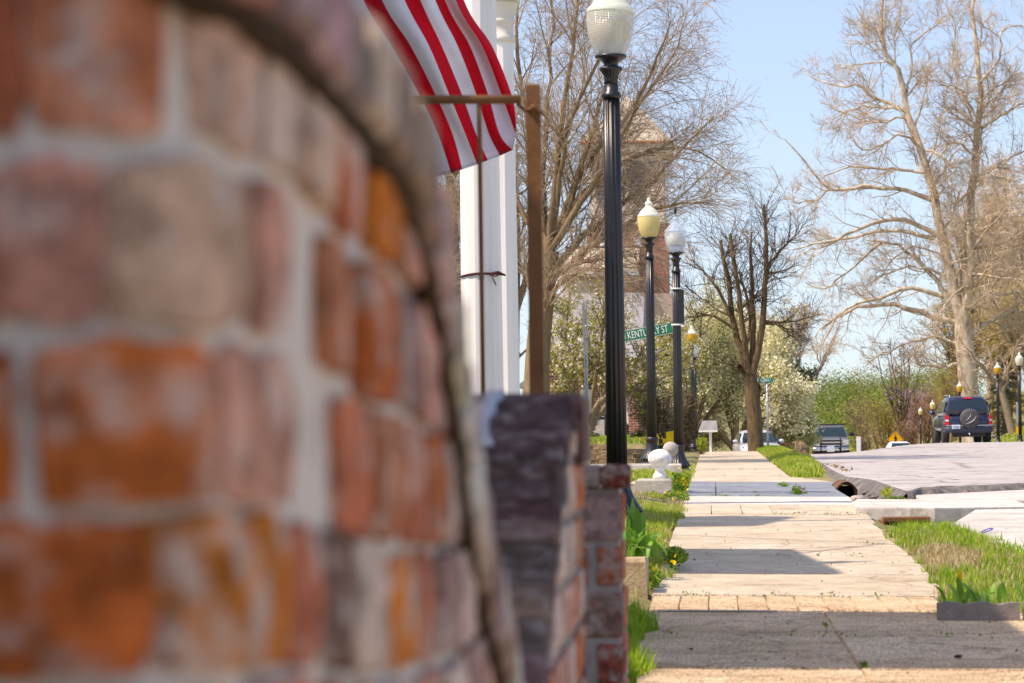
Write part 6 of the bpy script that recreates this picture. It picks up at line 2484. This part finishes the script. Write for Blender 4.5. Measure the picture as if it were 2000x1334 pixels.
l3 = tcx.spawn(l2, 4, (.2, 1), (20, 60), (.4, 1.), .4, .16, -.03, 4, .6, .009, 3)
tcx.build()

# 2: pollarded tree by the pavement
YP = 80.0
tp_ = Tree('pollarded_tree', 'lopped dark street tree with upright stubs standing by the pavement', 'tree', ground_pt(1477, YP), 21, M['bark_dark'], M['twig_dark'])
g = tp_.g
tp_.limbs([([W(1478, 890, YP), W(1476, 870, YP), W(1473, 816, YP), W(1469, 768, YP), W(1465, 735, YP)], .235, .19)], sides=14, K=12)
st2 = [([(1464, 745), (1452, 695), (1437, 650), (1428, 605), (1423, 549), (1412, 506), (1408, 470)], .6, .125, .055), ([(1466, 745), (1456, 690), (1448, 616), (1441, 555), (1432, 504), (1427, 457)], -.5, .11, .05),
       ([(1468, 745), (1471, 680), (1471, 616), (1468, 537), (1466, 488), (1468, 454)], .4, .12, .03), ([(1468, 740), (1482, 680), (1491, 605), (1496, 526), (1495, 459), (1493, 418), (1491, 400)], -.4, .13, .04),
       ([(1455, 680), (1466, 640), (1460, 590), (1450, 550), (1443, 530)], 1., .07, .03)]
main = tp_.limbs([([W(x, y, YP + sp * i / len(p)) for i, (x, y) in enumerate(p)], a * .85, b * .85) for p, sp, a, b in st2], K=14, jit=.012, sides=9)
br = [([(1500, 519), (1515, 500), (1536, 477), (1563, 450)], .045), ([(1424, 615), (1410, 580), (1392, 553), (1365, 522), (1338, 499)], .055), ([(1430, 640), (1418, 630), (1410, 627), (1395, 618), (1376, 616), (1333, 622)], .05),
      ([(1488, 628), (1505, 629), (1522, 630), (1556, 627), (1597, 614)], .04), ([(1488, 632), (1505, 633), (1522, 636), (1558, 650)], .035), ([(1450, 600), (1465, 585), (1480, 572)], .05), ([(1496, 535), (1510, 533), (1525, 528)], .04),
      ([(1492, 440), (1497, 434), (1502, 429)], .03), ([(1430, 620), (1405, 607), (1380, 590), (1340, 560)], .03), ([(1497, 540), (1505, 515), (1511, 485)], .03), ([(1413, 508), (1420, 492), (1425, 487)], .04),
      ([(1463, 735), (1452, 726), (1444, 715)], .10), ([(1471, 790), (1479, 775), (1483, 757)], .085)]
b2 = tp_.limbs([([W(x, y, YP + g.uniform(-1, 1) * i / len(p)) for i, (x, y) in enumerate(p)], a, .012 if a < .08 else .07) for p, a in br], K=10, jit=.012, sides=6)
s1 = tp_.spawn(main, 20, (.32, 1), (25, 75), (.6, 1.9), .3, .10, .07, 7, .3, .006, 4, rmax=.012)
s2 = tp_.spawn(b2, 13, (.2, 1), (20, 60), (.5, 1.3), .4, .11, .05, 7, .5, .007, 4, rmax=.016)
s3 = tp_.spawn(s1, 6, (.2, 1), (20, 55), (.25, .8), .4, .13, .02, 5, .7, .0042, 3)
s4 = tp_.spawn(s2, 8, (.2, 1), (20, 55), (.25, .8), .4, .13, .02, 5, .7, .0042, 3)
s5 = tp_.spawn(s3, 1, (.2, 1), (20, 60), (.15, .5), .4, .14, 0, 4, .8, .004, 3)
tp_.build()

# 3: the great sycamore
YSY = 178.0
ty = Tree('sycamore_tree', 'huge bare pale sycamore with arching limbs behind the blue off-roader', 'tree', ground_pt(1895, YSY), 31, M['bark_sycamore'], M['twig_warm'])
g = ty.g
ty.limbs([([ground_pt(1897, YSY), W(1894, 790, YSY), W(1888, 720, YSY), W(1882, 650, YSY), W(1878, 600, YSY)], .68, .52)], sides=16, K=12)
SL = [([(1876, 620), (1866, 580), (1854, 520), (1842, 466), (1827, 388), (1797, 287), (1770, 212), (1760, 152), (1733, 108), (1721, 67), (1723, 20), (1727, -60)], .37, .05, 0),
      ([(1882, 620), (1884, 560), (1884, 490), (1893, 430), (1898, 371), (1905, 304), (1912, 236), (1915, 169), (1908, 101), (1901, 34), (1905, -60)], .36, .05, 1),
      ([(1887, 620), (1893, 586), (1896, 520), (1895, 440)], .28, .2, -1)]
sm_ = [([(1763, 195), (1780, 142), (1782, 88), (1808, 62), (1834, 47), (1838, 20)], .11), ([(1766, 216), (1736, 202), (1702, 189), (1669, 165), (1621, 165), (1574, 145)], .15), ([(1764, 216), (1709, 209), (1669, 212), (1625, 233)], .12),
       ([(1793, 287), (1756, 263), (1702, 290), (1652, 270)], .12), ([(1807, 337), (1743, 331), (1658, 327), (1601, 351)], .13), ([(1820, 391), (1770, 371), (1669, 364), (1621, 371), (1574, 320), (1530, 270)], .20),
       ([(1621, 371), (1590, 388), (1567, 395), (1532, 388)], .08), ([(1833, 463), (1770, 430), (1692, 439), (1629, 472), (1584, 478), (1545, 490)], .21), ([(1824, 466), (1764, 451), (1710, 454), (1650, 466), (1605, 478), (1560, 499)], .18),
       ([(1863, 595), (1818, 535), (1764, 487), (1722, 472), (1689, 469)], .24), ([(1722, 474), (1700, 490), (1650, 535), (1614, 562), (1569, 553)], .11), ([(1845, 580), (1782, 565), (1734, 577), (1668, 598), (1620, 630), (1590, 660)], .20),
       ([(1868, 630), (1809, 613), (1740, 595), (1695, 598), (1641, 616), (1614, 655), (1600, 690)], .24), ([(1872, 710), (1830, 716), (1791, 709), (1786, 680)], .16), ([(1872, 672), (1830, 658), (1776, 670), (1725, 692), (1695, 708)], .13),
       ([(1915, 162), (1949, 118), (1962, 57), (1999, 54)], .12), ([(1918, 250), (1955, 223), (2020, 190)], .16), ([(1908, 354), (1949, 320), (2020, 285)], .17), ([(1901, 216), (1871, 175), (1837, 162), (1790, 148)], .10),
       ([(1904, 300), (1864, 275), (1840, 300), (1817, 324)], .13), ([(1893, 600), (1935, 550), (1977, 523), (2030, 495)], .26), ([(1898, 610), (1935, 583), (1990, 570), (2040, 575)], .16), ([(1893, 655), (1944, 622), (1980, 610), (2040, 615)], .22),
       ([(1842, 460), (1868, 400), (1892, 375), (1905, 350)], .12), ([(1797, 290), (1830, 300), (1870, 330), (1890, 345)], .10), ([(1840, 500), (1790, 480), (1750, 500), (1720, 545)], .09), ([(1912, 240), (1880, 190), (1860, 120), (1870, 60), (1850, 10)], .09),
       ([(1850, 540), (1800, 520), (1740, 530), (1690, 560)], .11), ([(1790, 270), (1770, 230), (1720, 240), (1660, 225), (1600, 200)], .09), ([(1735, 110), (1710, 90), (1690, 60), (1682, 10)], .07), ([(1912, 200), (1950, 170), (1990, 140)], .09)]
big = ty.limbs([([W(x, y, YSY + sp * 4 * i / len(p)) for i, (x, y) in enumerate(p)], a, b) for p, a, b, sp in SL], K=18, jit=.05, sides=10)
S1 = ty.limbs([([W(x, y, YSY + dd_ * i / len(p)) for i, (x, y) in enumerate(p)], a, .03) for (p, a), dd_ in zip([(p, a * .8) for p, a in sm_], g.uniform(-4, 4, len(sm_)))], K=14, jit=.06, sides=7)
S1b = ty.spawn(big, 16, (.25, 1), (35, 75), (3, 6.5), .45, .13, .05, 10, .35, .03, 5, rmax=.10, main=True)
S2 = ty.spawn(S1, 13, (.15, 1), (25, 70), (1.5, 3.8), .4, .15, .04, 8, .4, .020, 4, rmax=.045)
S2b = ty.spawn(S1b, 9, (.2, 1), (25, 70), (1.2, 3.), .4, .15, .02, 7, .5, .022, 4, rmax=.05)
S3 = ty.spawn(S2, 8, (.15, 1), (25, 75), (.6, 1.7), .4, .18, .03, 6, .55, .013, 3, rmax=.022)
S3b = ty.spawn(S2b, 7, (.15, 1), (25, 75), (.6, 1.6), .4, .18, .03, 6, .55, .013, 3, rmax=.022)
S4 = ty.spawn(S3, 3, (.2, 1), (25, 70), (.35, 1.0), .4, .18, .05, 4, .7, .0095, 3)
S4b = ty.spawn(S3b, 2, (.2, 1), (25, 70), (.35, 1.0), .4, .18, .05, 4, .7, .0095, 3)
# shoots tangled about the trunk
S5 = ty.spawn(ty.main[0][:2], 260, (.25, 1), (40, 95), (.6, 2.2), .2, .25, .03, 6, .03, .016, 3)
ty.build()


# 4: bushy trees built from stems and leaf clouds
def stems_tree(name, label, cat, px, Y, seed, mt, mtw, forks, r0, n2=10, l2=(.5, 1.2), n3=8, l3=(.25, .6), rm=.008, group=None, up=.05):
    t = Tree(name, label, cat, ground_pt(px, Y), seed, mt, mtw, group)
    g = t.g
    a = t.limbs([([W(x, y, Y + dy * i / len(p)) for i, (x, y) in enumerate(p)], r0 * q, r0 * q * .25) for p, q, dy in forks], K=10, jit=r0 * .12, sides=8)
    b_ = t.spawn(a, n2, (.3, 1), (25, 65), l2, .4, .14, up, 7, .5, rm * 1.6, 4)
    c_ = t.spawn(b_, n3, (.2, 1), (25, 65), l3, .4, .16, up * .5, 5, .6, rm, 3)
    return t, a, b_, c_


YG_ = 67.0
mg, a, b_, c_ = stems_tree('magnolia_tree', 'multi stemmed magnolia with white blossom and young leaves before the brick house', 'tree', 1160, YG_, 41, M['bark_tan'], M['twig_brown'],
                           [([(1150, 830), (1130, 780), (1105, 740), (1085, 690), (1075, 650)], 1, 1.), ([(1155, 840), (1162, 800), (1190, 770), (1225, 735), (1250, 690)], 1, -1.), ([(1152, 830), (1140, 790), (1118, 770), (1095, 700)], .8, -1.5), ([(1158, 830), (1150, 750), (1150, 680), (1140, 620)], .9, 2.),
                            ([(1160, 830), (1180, 760), (1200, 690), (1205, 620)], .8, 1.), ([(1160, 820), (1210, 760), (1270, 710), (1300, 670)], .8, 1.5), ([(1155, 800), (1165, 720), (1175, 650), (1180, 590)], .7, -2.), ([(1155, 810), (1130, 730), (1105, 660), (1110, 600)], .7, .5), ([(1160, 820), (1230, 770), (1290, 740), (1320, 720)], .6, 2.5)], .085, 12, (.6, 1.3), 9, (.25, .6))
mg.build()
P = mg.leafpts(c_, 15000, .05)
mg.leaf('foliage', M['magnolia_leaf'], P, (.04, .085), 3)
mg.leaf('blossom', M['magnolia_petal'], mg.leafpts(c_, 2000, .05), (.06, .12), 4, .8)

YQ_ = 140.0
pe, a, b_, c_ = stems_tree('pear_tree', 'broad pear tree in creamy white blossom behind the pollarded tree', 'tree', 1440, YQ_, 43, M['bark_brown'], M['twig_tan'],
                           [([(1435, 890), (1430, 820), (1410, 760), (1395, 690)], 1, 1.), ([(1437, 890), (1440, 800), (1440, 720), (1430, 660)], 1, -1.5), ([(1440, 890), (1460, 810), (1490, 750), (1520, 700)], 1, 1.5), ([(1436, 880), (1400, 830), (1380, 790), (1372, 740)], .8, -1.), ([(1442, 880), (1490, 830), (1520, 780), (1540, 730)], .8, -2.),
                            ([(1440, 880), (1470, 790), (1470, 720), (1480, 680)], .8, 2.5), ([(1436, 885), (1405, 850), (1385, 845), (1375, 860)], .6, 1.), ([(1445, 880), (1500, 850), (1530, 830), (1548, 800)], .6, 2.), ([(1440, 870), (1415, 790), (1402, 700), (1405, 640)], .7, 3.)], .16, 15, (1.4, 2.9), 10, (.55, 1.35), .014)
pe.build()
P = pe.leafpts(c_, 64000, .22)
pe.leaf('blossom', M['blossom_white'], P, (.09, .19), 5, .7)
pe.leaf('foliage', M['pear_leaf'], pe.leafpts(c_, 26000, .22), (.08, .17), 6)
p2, a, b_, c_ = stems_tree('pear_tree', 'pale green leafing pear tree right behind the amber lamp', 'tree', 1345, 128, 44, M['bark_dark'], M['twig_brown'],
                           [([(1345, 880), (1345, 760), (1340, 640)], 1, 1.), ([(1345, 870), (1380, 760), (1400, 660)], .9, -1.), ([(1345, 870), (1320, 760), (1310, 680)], .9, 1.), ([(1350, 860), (1410, 770), (1440, 690)], .8, 2.), ([(1345, 860), (1360, 720), (1372, 600)], .8, -2.)], .14, 18, (1.2, 2.6), 10, (.5, 1.2), .014)
p2.build()
p2.leaf('foliage', M['pear_leaf'], p2.leafpts(c_, 18000, .2), (.07, .15), 7)
p2.leaf('blossom', M['blossom_white'], p2.leafpts(c_, 14000, .2), (.07, .14), 8)


def shrub(name, label, px, py, Y, r, n, m, size, seed, group=None, stems=8, st_m='twig_brown', grey=0):
    """a bush: woody stems rising from the ground inside an uneven cloud of leaves"""
    c = W(px, py, Y)
    gp = float(gz(c[0], Y))
    t = Tree(name, label, 'shrub', (c[0], Y, gp - .05), seed, M[st_m], M[st_m], group)
    g = t.g
    ls = []
    for k in range(stems):
        a = g.uniform(0, 2 * PI)
        q = g.uniform(.3, .9)
        e = (c[0] + r[0] * q * math.cos(a), Y + r[1] * q * math.sin(a), c[2] + r[2] * g.uniform(.2, .8))
        ls.append(([(c[0] + g.normal(0, .1 * r[0]), Y, gp - .1), ((c[0] + e[0]) / 2 + g.normal(0, .1), (Y + e[1]) / 2, (gp + e[2]) / 2), e], .03 * r[2] + .012, .01))
    a_ = t.limbs(ls, K=7, sides=5)
    b__ = t.spawn(a_, 12, (.2, 1), (25, 60), (.3 * r[2], .8 * r[2]), .4, .15, .05, 5, .5, .006 * r[2] + .004, 3)
    if grey:
        b3 = t.spawn(b__, grey, (.2, 1), (25, 65), (.2 * r[2], .5 * r[2]), .4, .16, .03, 4, .6, .004 * r[2] + .004, 3)
        P3 = t.leafpts(b3, n, .12 * r[2])
    t.build()
    if n:
        P = blob_pts(n, c, r, g, .35) if not grey else P3
        t.leaf('foliage', m, P, size, seed)
    return t


shrub('box_shrub', 'small dark clipped box bush beside the yellow yard sign', 1246, 852, 70, (.28, .28, .24), 2600, M['box'], (.02, .045), 51)
shrub('brown_shrub', 'brown leafed tall hedge between the brick house and the lamps', 1280, 812, 78, (.75, 1., 1.15), 9000, M['brown_hedge'], (.04, .09), 52, stems=12)
shrub('brown_shrub', 'darker brown hedge clump just left of the amber lamp post', 1335, 825, 82, (.50, 1., .95), 5000, M['brown_hedge'], (.04, .09), 53, stems=10)
shrub('green_shrub', 'low yellow green shrub at the foot of the small roofed box', 1372, 868, 73, (.22, .5, .22), 900, M['shrub_lime'], (.03, .07), 54)
shrub('green_shrub', 'small daffodil leaves on the lawn before the brick house', 1158, 852, 72, (.12, .3, .14), 260, M['weed'], (.03, .08), 55)
shrub('green_shrub', 'rounded grey green bush on the slope behind the silver car', 1560, 850, 140, (1.3, 1.5, .8), 4000, M['pear_leaf'], (.08, .16), 56)

# far hillside: thicket, greys and pale yellows
g = np.random.default_rng(90)


def hill_cloud(name, m, n, pxr, yr, hr, size, seed, dens=None, clump=4.):
    g = np.random.default_rng(seed)
    k = max(12, n // 260)
    Y = g.uniform(*yr, k)
    px = g.uniform(*pxr, k)
    X = (px - 1392) * Y / F
    H = g.uniform(*hr, k)
    i = g.integers(0, k, n)
    d = g.normal(size=(n, 3))
    d /= np.linalg.norm(d, axis=1)[:, None]
    d *= (g.random(n) ** .45)[:, None]
    P = np.stack([X[i] + d[:, 0] * H[i] * .62, Y[i] + d[:, 1] * H[i] * .8, gz(X[i], Y[i]) + H[i] * (.5 + .55 * d[:, 2])], -1)
    return leaves(name, m, P, size, seed, kind='stuff')


hill_cloud('hillside_thicket', M['thicket_green'], 64000, (1515, 1900), (262, 345), (1.2, 4.6), (.14, .30), 61)
hill_cloud('hillside_lime_thicket', M['shrub_lime'], 22000, (1510, 1690), (225, 300), (1.0, 2.6), (.12, .26), 62)
hill_cloud('hillside_scrub', M['shrub_tan'], 15000, (1560, 1830), (215, 300), (1.2, 3.2), (.07, .16), 63)
hill_cloud('meadow_growth', M['shrub_lime'], 16000, (1500, 1640), (160, 235), (.3, .9), (.08, .16), 64)
hill_cloud('valley_shrubbery', M['pear_leaf'], 9000, (1300, 1520), (170, 240), (1.5, 3.5), (.12, .24), 65)
hill_cloud('wood_floor_foliage', M['shrub_yellow'], 9000, (1840, 2100), (190, 250), (.8, 2.2), (.10, .20), 66)


def far_tree(name, label, px, Y, top, seed, mt, mtw, spread, r0, n1=9, n2=14, n3=8, n4=0, leafm=None, nl=0, lsz=(.12, .22), group=None, lean=0, fan=.35, rm=.02, base_py=None, jit=.2):
    """a bare or thinly leafed tree: trunk that forks into n1 limbs"""
    b = ground_pt(px, Y)
    if base_py is not None:
        b = tuple(W(px, base_py, Y))
    H = W(px, top, Y)[2] - b[2]
    t = Tree(name, label, 'tree', b, seed, mt, mtw, group)
    g = t.g
    X0, Z0 = b[0], b[2]
    t.limbs([([b, (X0 + lean * .2, Y, Z0 + H * .2), (X0 + lean * .5, Y, Z0 + H * fan)], r0, r0 * .75)], K=6, sides=9)
    ls = []
    for k in range(n1):
        a = 2 * PI * (k + g.random()) / n1
        q = spread * g.uniform(.35, 1)
        h0 = fan * g.uniform(.75, 1.0)
        e = (X0 + lean + q * math.cos(a), Y + q * math.sin(a), Z0 + H * g.uniform(.72, 1.0) - q * .25)
        m_ = (X0 + lean * .6 + q * .4 * math.cos(a), Y + q * .4 * math.sin(a), Z0 + H * (h0 + .32 * (1 - h0)))
        ls.append(([(X0 + lean * .5 * h0 / fan, Y, Z0 + H * h0), m_, e], r0 * g.uniform(.35, .6), .02))
    a_ = t.limbs(ls, K=10, jit=jit * .4, sides=6)
    b_ = t.spawn(a_, n2, (.15, 1), (25, 60), (.10 * H, .24 * H), .4, .14, .04, 7, .45, rm * 1.3, 4, rmax=.07)
    c_ = t.spawn(b_, n3, (.15, 1), (25, 65), (.05 * H, .12 * H), .4, .17, .02, 5, .55, rm, 3, rmax=.03)
    last = c_
    if n4:
        last = t.spawn(c_, n4, (.2, 1), (25, 70), (.03 * H, .07 * H), .4, .18, 0, 4, .7, rm * .8, 3)
    t.build()
    if leafm is not None:
        t.leaf('foliage', leafm, t.leafpts(last, nl, lsz[1] * .8), lsz, seed)
    return t


# grey trunks on the skyline, left of the gap
for k, (px, top, lb) in enumerate(((1512, 600, 'grey skyline tree nearest to the pollarded street tree'), (1538, 575, 'grey skyline tree above the white blossom, tallest of its row'), (1562, 610, 'slender grey skyline tree above the green thicket edge'), (1590, 620, 'leaning grey skyline tree at the end of the row, next to open sky'))):
    far_tree('grey_tree', lb, px, 262 + 4 * k, top, 70 + k, M['bark_grey'], M['bark_grey'], 2.6, .30 - .03 * k, 6, 8, 5, 0, None, 0, group='grey trees on the skyline', lean=(-.3, .4, -.2, 1.6)[k], fan=.3, rm=.015, base_py=752)
far_tree('budding_tree', 'pale yellow green budding tree on the skyline behind grey trunks', 1545, 300, 575, 75, M['bark_grey'], M['twig_warm'], 4., .3, 9, 12, 8, 0, M['shrub_tan'], 4200, (.14, .3), base_py=750)
far_tree('dark_evergreen', 'small dark green bush under the grey skyline trees', 1566, 258, 708, 76, M['bark_dark'], M['twig_dark'], 1.6, .2, 8, 10, 5, 0, M['box'], 3000, (.14, .3), base_py=800)
# the wood on the right
for k, (px, Y, top, mt, lf, nl, lb) in enumerate(((1935, 232, 330, 'twig_warm', 'shrub_tan', 3500, 'tall brown twiggy tree right behind the sycamore trunk'), (1985, 215, 350, 'twig_warm', 'shrub_tan', 4200, 'tall budding tree at the right edge of the wood'), (2040, 205, 250, 'twig_warm', 'shrub_tan', 3000, 'highest tree of the wood, cut off by the right edge'),
                                                   (1905, 250, 480, 'twig_brown', 'shrub_yellow', 5000, 'yellow leafed tree left of the tall brown ones'), (1960, 222, 560, 'twig_brown', 'shrub_yellow', 6500, 'lower yellow green tree above the dark conifer'), (1868, 262, 560, 'twig_brown', 'shrub_yellow', 4200, 'yellow budding tree low behind the sycamore fork'), (2010, 190, 470, 'twig_warm', 'shrub_yellow', 4200, 'yellowish tree above the right hand lamp'))):
    far_tree('wood_tree', lb, px, Y, top, 80 + k, M['bark_tan'], M[mt], (4.2, 4., 4.5, 3., 3.6, 2.8, 3.5)[k], .32, 10, 15, 9, 2 if k < 3 else 0, M[lf], nl, (.10, .20), group='trees of the wood on the right', fan=.28, rm=.018)
far_tree('redbud_tree', 'small dark stemmed redbud with a little mauve blossom by the slope', 1768, 208, 650, 95, M['bark_dark'], M['twig_dark'], 2.3, .16, 7, 9, 6, 0, M['redbud'], 900, (.08, .16), lean=-.6, fan=.22, rm=.014)
far_tree('bending_tree', 'thin tan tree trunk leaning behind the right lamp posts', 1978, 172, 640, 96, M['bark_tan'], M['twig_warm'], 2.5, .26, 6, 10, 6, 0, None, 0, lean=-1.6, fan=.5, rm=.014)
for (nm, lb, px, py, Y, r, n, m, s_, sd, gy) in (('rust_shrub', 'rust coloured budding shrub left of the blue off-roader', 1808, 812, 212, (1.5, 1.5, 2.), 2600, 'shrub_rust', (.07, .14), 101, 5), ('yellow_shrub', 'yellow flowering shrub against the sycamore trunk', 1862, 760, 206, (1.1, 1.2, 2.), 3600, 'shrub_yellow', (.08, .15), 102, 5),
                                              ('yellow_shrub', 'wide yellow green shrub above the crossing sign', 1728, 815, 216, (1.9, 1.6, 1.9), 3600, 'shrub_yellow', (.07, .14), 103, 6), ('mauve_shrub', 'mauve blossoming shrub below the redbud', 1785, 785, 225, (1.4, 1.5, 1.3), 2600, 'redbud', (.08, .15), 104, 4),
                                              ('grey_shrub', 'grey bare scrub behind the pickup truck', 1690, 815, 222, (2.0, 1.6, 1.7), 700, 'shrub_tan', (.06, .12), 105, 8), ('green_shrub', 'loose green shrub above the far lamp globes', 1830, 770, 230, (1.6, 1.5, 1.8), 2600, 'pear_leaf', (.08, .16), 106, 5), ('rust_shrub', 'low rust brown scrub right of the crossing sign', 1778, 850, 207, (1.2, 1.2, 1.2), 1200, 'shrub_rust', (.06, .12), 107, 6), ('yellow_shrub', 'yellow shrub between the lamp and the right edge', 1966, 700, 196, (1.6, 1.6, 1.6), 2600, 'shrub_yellow', (.07, .14), 108, 5)):
    shrub(nm, lb, px, py, Y, r, n, M[m], s_, sd, None, 10, 'twig_brown', gy)

# conifer behind the lamps
YN = 180.0
cf = Tree('conifer_tree', 'grey green conifer with drooping tiers behind the right lamp posts', 'tree', ground_pt(1962, YN), 111, M['bark_brown'], M['twig_brown'])
g = cf.g
top = W(1962, 690, YN)
b0 = np.array(cf.base)
cf.limbs([([b0, (top[0], YN, (b0[2] + top[2]) / 2), top], .18, .02)], K=8, sides=8)
ls, P = [], []
Hc = top[2] - b0[2]
for k in range(64):
    u = (k + .5) / 64
    z = b0[2] + .2 + Hc * .97 * u
    L = 1.75 * (1 - u) ** .75 + .12
    a = g.uniform(0, 2 * PI)
    d = np.array([math.cos(a), math.sin(a), 0])
    p0 = np.array([top[0], YN, z])
    p1, p2_ = p0 + d * L * .5 + np.array([0, 0, .02]), p0 + d * L + np.array([0, 0, -.22 * L])
    ls.append(([p0, p1, p2_], .03, .008))
    q = g.random(240) ** .7
    pp = p0 + np.outer(q, p2_ - p0) + g.normal(0, 1, (240, 3)) * np.array([.13, .13, .07]) * (.5 + .6 * (1 - u))
    P.append(pp)
cf.limbs(ls, K=6, main=False, sides=4)
cf.build()
cf.leaf('foliage', M['conifer'], np.concatenate(P), (.06, .15), 9, .35)
